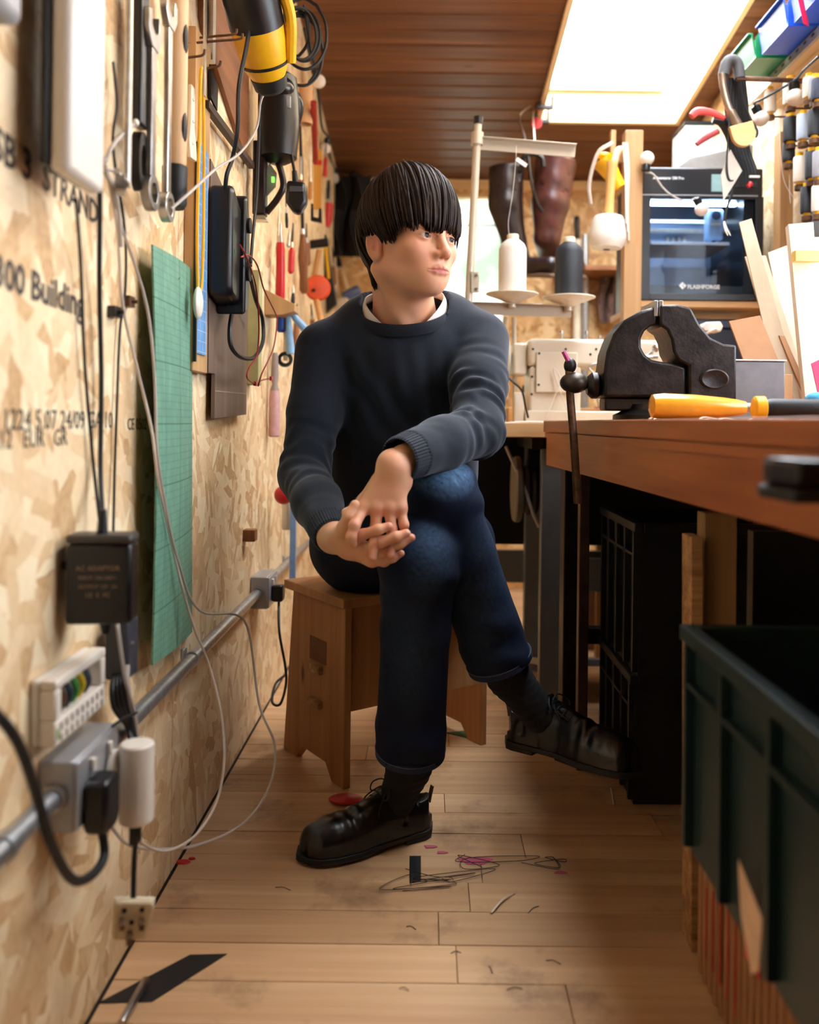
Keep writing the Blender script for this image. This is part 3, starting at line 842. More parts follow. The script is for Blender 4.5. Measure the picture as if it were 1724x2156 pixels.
def hair_end(phi):
    a = abs(phi)
    if a < 0.80: return 0.017+0.004*math.sin(phi*9)+0.004*math.sin(phi*23), 0.0
    if a < 1.02: return 0.017-0.031*(a-0.80)/0.22, 0.0
    if a < 1.32: return -0.014, 0.0
    if a < 1.95: return 0.004, 0.0
    return -0.05, 0.035
for i in range(1500):
    phi = (i+rh.random())/1500*2*PI-PI+rh.uniform(-.05, .05)
    zc, drop = hair_end(phi); zc += rh.uniform(-0.004, 0.006); lift = rh.uniform(-0.005, 0.005)+(0.003 if abs(phi) < 1 else 0)
    sgn = 1.0
    ez = np.clip((zc-HCN[2])/HRAD[2], -0.95, 0.95); er = math.sqrt(1-ez*ez)
    end = np.array((math.cos(phi)*er, math.sin(phi)*er, ez))
    t0 = rh.uniform(0.0, 0.55) if i % 3 else rh.uniform(0.3, 0.8)
    om = math.acos(np.clip(crown@end, -1, 1)); pts = []
    sway = rh.uniform(-0.11, 0.11)
    nseg = 6
    for k in range(nseg+1):
        t = t0+(1-t0)*k/nseg
        d = (math.sin((1-t)*om)*crown+math.sin(t*om)*end)/math.sin(om)
        swv = np.cross(d, end); 
        d = d+swv*sway*math.sin(t*PI)
        d /= np.linalg.norm(d)
        puff = 1+0.035*math.sin(PI*min(1, t*1.1))+lift/0.1*(0.4+0.6*t)
        pts.append(from_head(HCN+HRAD*d*puff))
    if drop:
        tail = HCN+HRAD*end; pts.append(from_head(tail+np.array((0.012*0+0.012, -0.004*np.sign(phi), -drop-rh.uniform(0, .012)))))
    if abs(phi) < 0.8:
        pts.append(from_head(HCN+HRAD*end*1.0+np.array((0.001, 0, -rh.uniform(0.002, 0.010)))))
    w = rh.uniform(0.0022, 0.0040)
    locks.tube([Vector(p) for p in pts], [w*0.5, w, w, w*0.8, w*0.15], 4, 2)
# a few stray hairs at the crown
for i in range(26):
    a = rh.uniform(0, 2*PI); c0 = crown+np.array((math.cos(a), math.sin(a), 0.1))*rh.uniform(0.05, 0.6); c0 /= np.linalg.norm(c0)
    p0 = HCN+HRAD*c0; p1 = p0+np.array((rh.uniform(-.02, .02), rh.uniform(-.02, .02), rh.uniform(0.008, 0.02)))
    locks.tube([Vector(from_head(p0*0.98)), Vector(from_head((p0+p1)/2+c0*0.004)), Vector(from_head(p1))], [0.0007, 0.0005, 0.0002], 3, 2)
lv = np.array(locks.v); lq = np.array([f for f in locks.f if len(f) == 4])
V, F = join((vh, fh), (lv, lq))
link('hair', np_mesh('hair', V, F, man.location), HAIRM, man)
for sgn in (-1, 1):
    mb = MB()
    for i in range(60):
        t = rh.random(); b = 0.012+0.036*t; a_ = 0.0925-0.016*t-0.0*t; c = 0.0165+0.006*math.sin(t*2.4)+rh.uniform(-0.0022, 0.0022)
        p = np.array((a_+0.001, sgn*b, c)); d = np.array((-0.003, sgn*0.009, 0.0025*(1-1.6*t)))
        mb.tube([Vector(from_head(p)), Vector(from_head(p+d*0.5+np.array((0.0012, 0, 0)))), Vector(from_head(p+d))], [0.0007, 0.0006, 0.0002], 3, 1)
    o = part('eyebrow', mb, HAIRM, man); o['kind'] = 'stuff'

# ---- jumper
def seg_t(P, a, b):
    a = _v(a); b = _v(b); ba = b-a; return ((P-a)@ba)/float(ba@ba)
def fold(P, a, b, n, amp, c, w, tw):
    """creases around a sleeve: n waves between joints a and b, strongest around t=c"""
    t = seg_t(P, a, b); ax = (_v(b)-_v(a)); ax = ax/np.linalg.norm(ax)
    u = _v(np.cross(ax, (0, 1, 0.2))); u /= np.linalg.norm(u); wv = np.cross(ax, u)
    th = np.arctan2((P-_v(a))@wv, (P-_v(a))@u)
    k = np.clip(0.45+0.75*np.sin(th*1.5+t*n*1.9+1.1), 0, 1)
    s = np.sin(t*n*6.283+tw*np.sin(th+0.6)+1.3*np.sin(2*th+t*5)); s = np.sign(s)*np.abs(s)**0.8
    return amp*s*k*np.exp(-((t-c)/w)**2)
RIM_C = np.array((-0.052, 1.872, 1.072)); RIM_X = 0.096; RIM_Y = 0.096
rim_u = np.array((1, 0, 0.05)); rim_u /= np.linalg.norm(rim_u)
rim_v = np.array((0, 0.88, 0.47)); rim_v /= np.linalg.norm(rim_v); rim_n = np.cross(rim_u, rim_v); rim_n /= np.linalg.norm(rim_n)
CUR, CUL = WRR+(ELR-WRR)*0.10, WRL+(ELL-WRL)*0.12
def sweater_sdf(P):
    t = s_ell(P, (-0.053, 1.935, 0.93), (0.185, 0.118, 0.20))
    t = smin(t, s_cone(P, SHR+_v((0.03, 0.02, 0.0)), SHL+_v((-0.03, 0.02, 0.0)), 0.072, 0.072), 0.06)
    t = smin(t, s_cone(P, (-0.13, 1.905, 1.055), (0.035, 1.905, 1.06), 0.052, 0.052), 0.06)
    t = smin(t, s_ell(P, (-0.06, 1.975, 0.72), (0.178, 0.128, 0.20)), 0.08)
    t = smin(t, s_ell(P, (-0.065, 2.03, 0.575), (0.192, 0.142, 0.075)), 0.06)
    t = smin(t, s_ell(P, (-0.052, 1.882, 0.970), (0.135, 0.088, 0.105)), 0.05)
    # long soft folds down the chest
    x = P[..., 0]; z = P[..., 2]
    g = np.exp(-((z-0.88)/0.13)**2)
    t = t+0.0032*g*np.sin(x*75+6*np.sin(z*7)+2.0*np.sin(z*17+x*20))+0.0016*g*np.sin(x*150+z*22)
    ar = s_chain(P, [(SHR, .066), (SHR+(ELR-SHR)*0.5, .0565), (ELR, .0515)], 0.02)
    ar = smin(ar, s_chain(P, [(ELR, .0515), (ELR+(WRR-ELR)*0.5, .047), (CUR, .0385)], 0.02), 0.02)
    ar = ar+fold(P, SHR, ELR, 9, 0.0022, 0.85, 0.3, 2.2)+fold(P, ELR, WRR, 8, 0.0018, 0.15, 0.4, 2.0)
    al = s_chain(P, [(SHL, .066), (SHL+(ELL-SHL)*0.5, .058), (ELL, .051)], 0.02)
    al = smin(al, s_chain(P, [(ELL, .051), (ELL+(WRL-ELL)*0.5, .049), (CUL, .044)], 0.02), 0.02)
    al = al+fold(P, SHL, ELL, 8, 0.0046, 0.75, 0.4, 2.4)+fold(P, ELL, WRL, 7, 0.0032, 0.1, 0.35, 2.0)
    d = smin(smin(t, ar, 0.022), al, 0.022)
    # open sleeve ends and neck
    for w, e in ((CUR, ELR), (CUL, ELL)):
        n = (w-e)/np.linalg.norm(w-e); d = smax(d, np.minimum((P-w)@n, 0.12-np.linalg.norm(P-w, axis=-1)+0.0), 0.003)
    r = P-_v(RIM_C); uu = (r@_v(rim_u))/RIM_X; vv = (r@_v(rim_v))/RIM_Y; nn = r@_v(rim_n)
    hole = np.maximum((np.sqrt(uu*uu+vv*vv)-1)*0.09, -nn-0.010)
    return smax(d, -hole, 0.004)
vs, fs = sdf_mesh(sweater_sdf, (-0.36, 1.47, 0.47), (0.22, 2.21, 1.19), 0.0048)
vs = laplace(vs, fs, 1, 0.4)
jump = link('jumper', np_mesh('jumper', vs, fs, man.location), SWEATER, man); jump['label'] = 'dark charcoal crew-neck knitted jumper'
RIB = knit('charcoal_rib', rgb(26, 30, 39))
def ribbed(profile, M, n=60, amp=0.0009):
    mb = MB(); vs = []; fs = []; k = n*2
    for r, z in profile:
        for i in range(k):
            a = 2*PI*i/k; rr = r+(amp if i % 2 else -amp); vs.append((rr*math.cos(a), rr*math.sin(a), z))
    for j in range(len(profile)-1):
        for i in range(k): fs.append((j*k+i, j*k+(i+1) % k, (j+1)*k+(i+1) % k, (j+1)*k+i))
    return mb.add(vs, fs, M)
for w, e, r0 in ((CUR, ELR, 0.0365), (CUL, ELL, 0.041)):
    n = Vector((w-e)/np.linalg.norm(w-e))
    prof = [(r0+0.003, -0.035), (r0+0.0025, -0.01), (r0-0.001, 0.030), (r0-0.0035, 0.034), (r0-0.0055, 0.030), (r0-0.005, 0.0)]
    part('cuff', ribbed(prof, frame(Vector(w), n), 46), RIB, jump, smooth=None)
# neck rib: a band following the rim
mb = MB(); vs_ = []; fs_ = []; N = 180; prof = [(0.012, -0.014), (0.009, 0.001), (0.001, 0.009), (-0.004, 0.005), (-0.003, -0.008)]
for i in range(N):
    a = 2*PI*i/N; rb = 0.0006 if i % 2 else -0.0006
    for (dr, dz) in prof:
        vs_.append(tuple(RIM_C+rim_u*(RIM_X+dr+rb)*math.cos(a)+rim_v*(RIM_Y+dr+rb)*math.sin(a)+rim_n*dz))
K = len(prof)
for i in range(N):
    for j in range(K-1):
        i2 = (i+1) % N; fs_.append((i*K+j, i2*K+j, i2*K+j+1, i*K+j+1))
part('neck_rib', MB().add(vs_, fs_), RIB, jump, smooth=50)
# white tee showing at the neck
mb = MB(); vs_ = []; fs_ = []; N = 72; prof = [(0.0, -0.02), (-0.005, 0.006), (-0.0095, 0.0165), (-0.0115, 0.015), (-0.0085, 0.0)]
for i in range(N):
    a = 2*PI*i/N; up = abs(math.cos(a))**1.5; up = up*0.016-0.032*(1-up)*(1 if math.sin(a) < 0 else 0)
    for (dr, dz) in prof:
        vs_.append(tuple(RIM_C+rim_u*(RIM_X+dr)*math.cos(a)+rim_v*(RIM_Y+dr)*math.sin(a)+rim_n*(dz+up)))
K = len(prof)
for i in range(N):
    for j in range(K-1):
        i2 = (i+1) % N; fs_.append((i*K+j, i2*K+j, i2*K+j+1, i*K+j+1))
o = part('t_shirt', MB().add(vs_, fs_), TEEM, man, smooth=60); o['label'] = 'white t-shirt edge at the neck'

# ---- jeans
HMR, HML = ANR+(KNR-ANR)*0.12, ANL+(KNL-ANL)*0.11
def leg(P, hip, knee, hem, r, tw, folds):
    d = s_chain(P, [(hip, r[0]), (hip+(knee-hip)*0.55, r[1]), (knee, r[2])], 0.03)
    d = smin(d, s_chain(P, [(knee, r[2]), (knee+(hem-knee)*0.35, r[3]), (hem+(knee-hem)*0.12, r[4]-0.001), (hem+(hem-knee)*0.3, r[4]+0.003)], 0.012), 0.03)
    return d
def jeans_R(P):
    d = leg(P, HPR, KNR, HMR, (.108, .086, .068, .064, .066), 0, 0)
    d = smin(d, s_ell(P, (-0.15, 2.08, 0.525), (0.125, 0.14, 0.105)), 0.05)
    d = d+fold(P, KNR, ANR, 4, 0.0040, 0.78, 0.25, 2.6)+fold(P, KNR, ANR, 5, 0.0032, 0.08, 0.16, 2.0)+fold(P, HPR, KNR, 5, 0.004, 0.3, 0.4, 2)
    n = (HMR-KNR)/np.linalg.norm(HMR-KNR); nn = _v(n)+_v((0.0, 0, 0.0))
    return smax(d, (P-HMR)@nn, 0.002)
def jeans_L(P):
    d = leg(P, HPL, KNL, HML, (.108, .086, .071, .066, .068), 0, 0)
    d = smin(d, s_ell(P, (0.04, 2.09, 0.525), (0.125, 0.14, 0.105)), 0.05)
    d = d+fold(P, KNL, ANL, 3, 0.0042, 0.86, 0.22, 2.6)+fold(P, KNL, ANL, 5, 0.0032, 0.06, 0.14, 2.0)
    n = (HML-KNL)/np.linalg.norm(HML-KNL)
    return smax(d, (P-HML)@_v(n), 0.002)
def jeans_sdf(P):
    return np.minimum(smin(jeans_R(P), jeans_L(P), 0.012), smax(s_ell(P, (-0.06, 2.07, 0.55), (0.20, 0.145, 0.12)), P[..., 2]-0.66, 0.01))
vj, fj = sdf_mesh(lambda P: np.maximum(jeans_sdf(P), 0.4335-P[..., 2] if False else np.where(P[..., 1] > 1.90, 0.434-P[..., 2], -9)), (-0.31, 1.48, 0.10), (0.31, 2.26, 0.82), 0.0050)
vj = laplace(vj, fj, 1, 0.4)
base = np.array([lin(11), lin(22), lin(46)]); fade = np.array([lin(96), lin(136), lin(178)])
rn = np.random.RandomState(4); cj = np.tile(base, (len(vj), 1))*(1+0.12*rn.randn(len(vj), 1)).clip(0.6, 1.5)
def fadew(c, r): return np.clip(1.25-np.linalg.norm((vj-np.array(c))/np.array(r), axis=1), 0, 1)
wv = 0.8*fadew(KNR+_v((0.005, -0.05, 0.050)), (0.055, 0.06, 0.050))+0.20*fadew(KNL+_v((0.02, -0.055, 0.02)), (0.05, 0.05, 0.07))
wv = wv+0.09*fadew(KNR+(ANR-KNR)*0.4+_v((0.03, -0.03, 0.0)), (0.07, 0.08, 0.2))+0.08*fadew(KNL+(ANL-KNL)*0.35+_v((0, -0.06, 0)), (0.05, 0.05, 0.18))
wv = np.clip(wv*(1+0.25*rn.randn(len(vj))), 0, 1)
cj = cj*(1-wv[:, None])+fade*wv[:, None]
jeans = link('jeans', np_mesh('jeans', vj, fj, man.location, cj), JEANM, man); jeans['label'] = 'dark blue denim jeans faded at the knees'
# turned hems: a doubled band with a row of stitching
DENIM2 = plain('denim_hem', rgb(26, 42, 72), 0.85, var=0.35, scale=300, bump=0.4)
STITCH = plain('hem_stitching', rgb(96, 104, 120), 0.8)
for hem, knee, r in ((HMR, KNR, 0.0655), (HML, KNL, 0.0675)):
    n = Vector((knee-hem)/np.linalg.norm(knee-hem)); M = frame(Vector(hem), n)
    h = part('hem', MB().lathe([(r-0.006, 0.002), (r-0.003, -0.0015), (r+0.0015, 0.0), (r+0.0022, 0.012), (r+0.0012, 0.0145), (r-0.004, 0.016)], M, 48, cap=False), DENIM2, jeans)
    part('stitching', MB().tube([M @ Vector(((r+0.0024)*math.cos(2*PI*i/40), (r+0.0024)*math.sin(2*PI*i/40), 0.0128)) for i in range(41)], 0.0006, 4, 1), STITCH, h)

# ---- socks and shoes
def sock(knee, ank, foot, name='sock'):
    a = ank+(knee-ank)*0.35
    V, F = sdf_mesh(lambda P: s_chain(P, [(a, .046), (ank+_v((0, 0, .02)), .041), (foot, .036)], 0.02)+0.0012*np.sin(seg_t(P, a, ank)*60), np.minimum.reduce([a, ank, foot])-0.07, np.maximum.reduce([a, ank, foot])+0.07, 0.005)
    link(name, np_mesh(name, V, F, man.location), SOCKM, man)
def shoe(origin, fwd, up, scale=1.0, lift=0.0):
    """derby shoe; local x heel->toe, y to the wearer's left, z up, sole bottom at z=0"""
    M = basis(origin, fwd, Vector(up).cross(Vector(fwd))); R = np.array(M.to_3x3(), dtype=np.float32); O = _v(origin)
    def toL(P): return ((P-O)@R)/scale
    def width(x):   # half width of the last
        return np.interp(x, [-0.01, 0.0, 0.03, 0.08, 0.13, 0.19, 0.235, 0.27, 0.292, 0.30], [0.0, .022, .033, .033, .036, .048, .0485, .042, .024, 0.0])
    def upper(P):
        q = toL(P); x, y, z = q[..., 0], q[..., 1], q[..., 2]
        yc = 0.006*np.sin(np.clip(x, 0, .3)*10.5)
        w = width(x); top = np.interp(x, [-0.02, 0.0, 0.05, 0.095, 0.15, 0.20, 0.245, 0.285, 0.31], [.075, .088, .094, .108, .097, .082, .077, .064, .036])
        yy = (y-yc)/np.maximum(w, 1e-3)
        prof = top-(top-0.02)*0.6*np.abs(yy)**2.3
        d = np.maximum((np.abs(y-yc)-w*(1-0.25*np.clip((z-0.03)/0.08, 0, 1)))*0.9, (z-prof)*0.75)
        d = np.maximum(d, 0.014-z); d = smax(d, np.maximum(-x-0.006, x-0.306), 0.03)
        d = smax(d, d*0+np.where(True, d, d), 0.001) if False else d
        d = d-0.002
        op = np.maximum(np.abs((x-0.052)/0.056)**2+np.abs(y/0.026)**2-1, 0)  # opening for the ankle
        e = s_ell(q, (0.050, 0, 0.115), (0.056, 0.030, 0.060)); d = smax(d, -e, 0.006)
        # creases over the toe joint and a toe-cap seam
        d = d+0.0016*np.sin(x*230+y*30)*np.exp(-((x-0.195)/0.028)**2)*np.clip((z-0.03)/0.03, 0, 1)
        d = smax(d, -(np.abs(x-0.168-0.5*np.abs(y))-0.0012)-0*z if False else d*0-9, 0.001)
        return d*scale
    bb = [M @ Vector((x*scale, y*scale, z*scale)) for x in (-0.04, 0.33) for y in (-0.08, 0.08) for z in (-0.01, 0.16)]
    lo = np.min([list(b) for b in bb], 0); hi = np.max([list(b) for b in bb], 0)
    V, F = sdf_mesh(upper, lo, hi, 0.0032); V = laplace(V, F, 3, 0.5)
    s = link('shoe', np_mesh('shoe', V, F, man.location), LEATHER, man)
    s['label'] = 'black leather lace-up shoe'
    xs = [0.0, .015, .03, .055, .08, .105, .13, .16, .19, .215, .235, .255, .272, .287, .298, .302]
    pl = [(x-0.003*(x < .1)+0.004*(x > .28), width(np.array(x))+0.0055 if 0 < x < .302 else 0.004) for x in xs]
    cy = lambda x: 0.006*math.sin(min(max(x, 0), .3)*10.5)
    outline = [((-0.008 if i == 0 else x), cy(x)+w) for i, (x, w) in enumerate(pl)]+[((-0.008 if i == 0 else x), cy(x)-w) for i, (x, w) in list(enumerate(pl))[::-1]]
    SM = M @ Matrix.Scale(scale, 4)
    mb = MB().prism(outline, 0.008, 0.0175, SM)
    mb.prism([(x, y) for x, y in outline if x < 0.085], 0.0, 0.0085, SM)
    mb.prism([(x, y) for x, y in outline if 0.125 < x], 0.0045, 0.0085, SM)
    part('sole', mb, SOLEM, s, bev=0.0012)
    # tongue, lacing bars and bow
    part('tongue', MB().sheet([[M @ Vector((scale*x, scale*y, scale*z)) for y in (-.018, -.009, 0, .009, .018)] for x, z in ((.150, .086), (.125, .098), (.105, .110), (.092, .122))], 0.003), LEATHER, s)
    lace = MB()
    def L(x, y, z): return M @ Vector((scale*x, scale*y, scale*z))
    for i in range(5):
        x = 0.165-0.015*i; z = 0.0855+0.0050*i
        lace.tube([L(x, -.020, z-.006), L(x+.002, -.010, z+.003), L(x+.003, 0, z+.005), L(x+.002, .010, z+.003), L(x, .020, z-.006)], 0.0019, 6, 3)
    for sy in (-1, 1):
        lace.tube([L(.102, 0, .112), L(.105, sy*.018, .124), L(.118, sy*.040, .112), L(.126, sy*.030, .099), L(.106, 0, .110)], 0.0015, 6, 5)
        lace.tube([L(.102, 0, .112), L(.112, sy*.016, .110), L(.135, sy*.032, .090), L(.142, sy*.040, .074)], 0.0015, 6, 4)
    part('lace', lace, BLKR, s)
    part('pull_tab', MB().sheet([[L(0.0, y, .060), L(-0.004, y, .078), L(-0.008, y, .094)] for y in (-.006, .006)], 0.002), plain('brown_leather_edge', rgb(112, 74, 54), 0.6), s)
    return s
# planted foot points to the camera's left; the other hangs under the bench
ft = Vector((-0.87, -0.49, 0)).normalized()
shoe(Vector((0.012, 1.745, 0.0008)), ft, (0, 0, 1), 0.93)
sock(KNL, ANL, _v((-0.055, 1.705, 0.07)))
f2 = Vector((0.80, -0.60, 0.0)).normalized()
shoe(Vector((0.176, 1.770, 0.168)), f2, (0.0, 0.06, 1), 0.95)
sock(KNR, ANR, _v((0.232, 1.72, 0.245)))
# ================================================================ left wall: things hung and fixed on the strand board
def W(px, py, off=0.0): return atx(px, py, XL+off)
def cable(name, pts, r, mat, label, cat='cable', group=None, n=7, sm=8):
    mb = MB().tube(pts, r, n, sm); return solo(name, mb, mat, label, cat, group)
GREYC = plain('grey_cable', rgb(176, 166, 156), 0.5, var=0.05)
YEL = plain('yellow_plastic', rgb(236, 178, 20), 0.4, var=0.06)
RED = plain('red_plastic', rgb(190, 24, 26), 0.4, var=0.06)
BLUE = plain('blue_plastic', rgb(24, 74, 160), 0.4, var=0.06)
INK = plain('black_ink', rgb(70, 60, 52), 0.7, var=0.3, scale=200)
HW = wood('handle_wood', rgb(176, 118, 66), rgb(216, 164, 106), 2, 2.0, 0.5, False, 0.1)
BROWNW = wood('brown_ply', rgb(104, 62, 36), rgb(150, 98, 62), 1, 1.0, 0.5, False, 0.05)

# printing on the boards
def wall_text(body, px, py, size, tilt=0.0, bold=0.0):
    p = W(px, py, 0.0006)
    mb = text_mesh(body, size, basis(p, (0, math.cos(tilt), math.sin(tilt)), (0, 0, 1)), 0.0002, bold)
    return part('print', mb, INK, wl, smooth=None)
wall_text('E300 Building', -40, 590, 0.048, -0.02, 0.0012)
wall_text('OSB 3', -60, 300, 0.05, -0.02, 0.0012)
wall_text('STRAND', 90, 395, 0.044, -0.03, 0.0008)
wall_text('1224 5.07 24/09 GA 10', 5, 905, 0.034, 0.0)
wall_text('09.12   EUR   GR', -40, 948, 0.030, 0.0)
wall_text('CE 0502', 268, 905, 0.026, 0.0)

# white slab with a black back, hung off the wall beside the camera
t = thing('hanging_slab', 'thick white plastic slab with a black back hanging out from the strand board', 'panel', (-0.43, 1.0, 1.105))
part('white_slab', MB().box((-0.424, 0.948, 1.105), (-0.40, 1.052, 1.62)), WHT, t, bev=0.008)
part('black_back', MB().box((-0.433, 0.944, 1.112), (-0.4242, 1.050, 1.62)), BLK, t, bev=0.002)
part('standoff', MB().cyl((XL, 1.0, 1.56), (-0.4335, 1.0, 1.56), 0.012), BLK, t)
mb = MB().box((XL, 0.74, 1.225), (-0.415, 0.872, 1.55)); solo('wall_case', mb, GREYP, 'grey rounded case fixed to the wall above the printed lettering', 'case', bev=0.012)

# power leads dropping from the slab to the adaptor
cable('power_lead', [W(160, 420, .035), W(170, 560, .012), W(178, 760, .008), W(195, 960, .008), W(211, 1110, .02), W(214, 1150, .03)], 0.0022, BLKR, 'thin black lead hanging below the white slab, on the side away from the green mat')
cable('power_lead', [W(206, -20, .05), W(208, 200, .045), W(210, 420, .03), W(209, 600, .014), W(213, 800, .01), W(211, 980, .014), W(215, 1080, .035), W(216, 1165, .052)], 0.0034, BLKR, 'thick black lead running down behind the white slab into the black adaptor')
cable('power_lead', [W(238, 130, .01), W(246, 220, .012), W(238, 310, .02), W(262, 480, .01), W(264, 600, .008), W(252, 700, .006), W(246, 850, .006), W(241, 1000, .006), W(238, 1135, .01)], 0.0020, BLKR, 'thin black lead beside the green mat, dropping behind the adaptor')
# grey leads that swing across the green mat and loop to the floor
cable('signal_cable', [W(222, 350, .03), W(250, 460, .02), W(285, 560, .02), W(312, 660, .03), W(326, 800, .04), W(331, 950, .05), W(348, 1060, .05), W(375, 1180, .05), W(420, 1285, .055), (-0.37, 1.75, 0.42), at(545, 1480, 1.55), at(578, 1570, 1.52), at(565, 1660, 1.49), at(510, 1735, 1.45), at(420, 1778, 1.40), at(340, 1788, 1.33), at(270, 1778, 1.24), at(230, 1735, 1.17)], 0.0022, GREYC, 'grey cable crossing the green mat in a wide loop that hangs low over the floor')
cable('signal_cable', [W(218, 330, .03), W(246, 470, .018), W(258, 640, .014), W(285, 760, .014), W(318, 900, .03), W(335, 1020, .04), W(372, 1190, .04), W(405, 1310, .05), at(440, 1400, 1.56), at(465, 1500, 1.54), at(472, 1600, 1.50), at(455, 1690, 1.46), at(410, 1760, 1.40), at(350, 1792, 1.33), at(300, 1776, 1.26), at(285, 1750, 1.20)], 0.0023, plain('pale_cable', rgb(206, 192, 176), 0.5), 'pale beige cable crossing the green mat in a narrower hanging loop')
cable('signal_cable', [W(360, 440, .055), W(400, 405, .07), W(455, 355, .08), W(505, 322, .09), W(540, 270, .09), W(552, 205, .10), W(590, 150, .11), W(616, 90, .12), W(622, 40, .12)], 0.0026, GREYC, 'grey flex slung from the ring spanner up to the coiled black cords')
# frayed bundle at the hook by the slab
t = thing('cable_ends', 'frayed cluster of pale cable ends tied beside the white slab', 'cable', W(235, 350, .02))
for i, (a, b, c) in enumerate((((222, 340), (242, 300), (292, 252)), ((218, 352), (240, 360), (268, 372)), ((216, 330), (232, 380), (262, 392)), ((220, 360), (246, 420), (256, 520)))):
    part('cable_end', MB().tube([W(*a, .025), W(*b, .03), W(*c, .03)], 0.003, 6, 5), GREYC, t)
part('ferrule', MB().cyl(W(282, 262, .03), W(296, 248, .03), 0.005), WHT, t)
# two small nailed clips
for i, (px, py, lab) in enumerate(((232, 657, 'small black cable clip nailed to the wall, apart from the leads'), (262, 635, 'small rusty cable clip holding the lead beside the green mat'))):
    p = W(px, py); solo('cable_clip', MB().box((XL, p.y-.012, p.z-.008), (XL+.012, p.y+.012, p.z+.008)).cyl((XL, p.y, p.z), (XL+.02, p.y, p.z), .003, n=8), BLK if i == 0 else RUST, lab, 'clip')

# ---- green cutting mat
def grid_mat(name, base, line, n_major, axis='YZ', gap=0.0125, minor=0.0025):
    s = NT(name); tc = s.n('TexCoord'); sp = s.n('SeparateXYZ'); s.l(tc.outputs['Object'], sp.inputs[0])
    ln = None
    for o in (1, 2):
        for g, w, k in ((gap, 0.09, 0.6), (gap*n_major, 0.022, 1.0)):
            m = s.math('FRACT', s.math('ABSOLUTE', s.math('DIVIDE', sp.outputs[o], g)))
            v = s.math('MULTIPLY', s.math('LESS_THAN', m, w), k); ln = v if ln is None else s.math('MAXIMUM', ln, v)
    wear = s.noise(s.coords((1, 8, 3)), 6, 5, 0.65)
    c = s.mix(s.ramp(wear, [(0.45, (0, 0, 0)), (0.75, (0.6, 0.6, 0.6))]), base, tuple(min(1, x*1.5+.03) for x in base[:3])+(1,))
    c = s.mix(s.math('MULTIPLY', ln, 0.75), c, line)
    scr = s.noise(s.coords((1, 60, 7), (0.5, 0, 0)), 3, 4, 0.7)
    c = s.mix(s.ramp(scr, [(0.66, (0, 0, 0)), (0.72, (0.6, 0.6, 0.6))]), c, (0.03, 0.05, 0.04, 1))
    s.l(c, s.b.inputs['Base Color']); s.b.inputs['Roughness'].default_value = 0.6; return s.m
GMAT = grid_mat('green_mat', rgb(100, 146, 124), rgb(30, 80, 64), 8)
rows = []
for i in range(13):
    f = i/12; py0 = 515+(1400-515)*f; py1 = 568+(1330-568)*f
    off = 0.012+0.010*math.sin(f*PI)+0.006*f
    a = atx(320+8*math.sin(f*PI), py0, XL+off+0.010); b = atx(403, py1, XL+0.010)
    rows.append([a.lerp(b, j/6)+Vector((0.006*math.sin(j/6*PI), 0, 0)) for j in range(7)])
zt = [r[0].z for r in rows]
o = solo('cutting_mat', MB().sheet(rows, 0.003), GMAT, 'tall worn green cutting mat with a printed grid hanging on the wall', 'cutting mat')
p = W(370, 568, 0.016); solo('mat_hook', MB().tube([p+Vector((-.016, 0, 0)), p, p+Vector((.006, 0, -.012)), p+Vector((.008, -.012, -.018))], .0014, 6, 4), STEEL, 'bent nail hook holding up the green cutting mat', 'hook')

# ---- hung tools near the camera
def flat_tool(name, label, cat, poly, off, th, mat, bev=0.0015):
    """outline given in (Y,Z), hung flat against the wall at a stand-off"""
    return solo(name, MB().prism(poly, XL+off, XL+off+th, axis='X'), mat, label, cat, bev=bev)
def spanner(label, px, py0, py1, off, w, ring_low=True, mat=STEEL, group=None):
    a = W(px, py0, off); b = W(px, py1, off); y = b.y; L = a.z-b.z
    t = thing('spanner', label, 'spanner', (XL+off, y, b.z), group)
    part('shaft', MB().prism([(-w*.28, w*.9), (w*.28, w*.9), (w*.24, L*.5), (w*.28, L-w*.6), (-w*.28, L-w*.6), (-w*.24, L*.5)], -.0045, .0045, axis='X'), mat, t, bev=.002, local=True)
    rg = MB()
    pr = []
    for k in range(24):
        an = 2*PI*k/24; r = w*.36+(.0012 if k % 4 < 2 else 0); pr.append((r*math.cos(an), r*math.sin(an)))
    vs = []; fs = []
    for x in (-.007, .007):
        vs += [(x, w*.66*math.cos(2*PI*k/24), w*.6+w*.66*math.sin(2*PI*k/24)) for k in range(24)]; vs += [(x, p[0], w*.6+p[1]) for p in pr]
    for k in range(24):
        k2 = (k+1) % 24
        fs += [(k, k2, 24+k2, 24+k), (48+k2, 48+k, 72+k, 72+k2), (k2, k, 48+k, 48+k2), (24+k, 24+k2, 72+k2, 72+k)]
    part('ring_end', rg.add(vs, fs), mat, t, bev=.001, local=True)
    part('open_end', MB().prism([(-w*.35, L-w*.7), (w*.35, L-w*.7), (w*.78, L-w*.1), (w*.8, L+w*.55), (w*.42, L+w*.7), (w*.38, L+w*.1), (0, L-w*.12), (-w*.38, L+w*.1), (-w*.42, L+w*.7), (-w*.8, L+w*.55), (-w*.78, L-w*.1)], -.006, .006, axis='X'), mat, t, bev=.0015, local=True)
    return t
spanner('big steel combination spanner hanging open jaws up, next to the wooden rolling pin', 350, 20, 465, .045, .036)
spanner('dull steel combination spanner hanging between a black bar and a brighter spanner', 316, 60, 440, .040, .040, mat=plain('dull_steel', rgb(150, 146, 142), .4, 1.0, .2, 50))
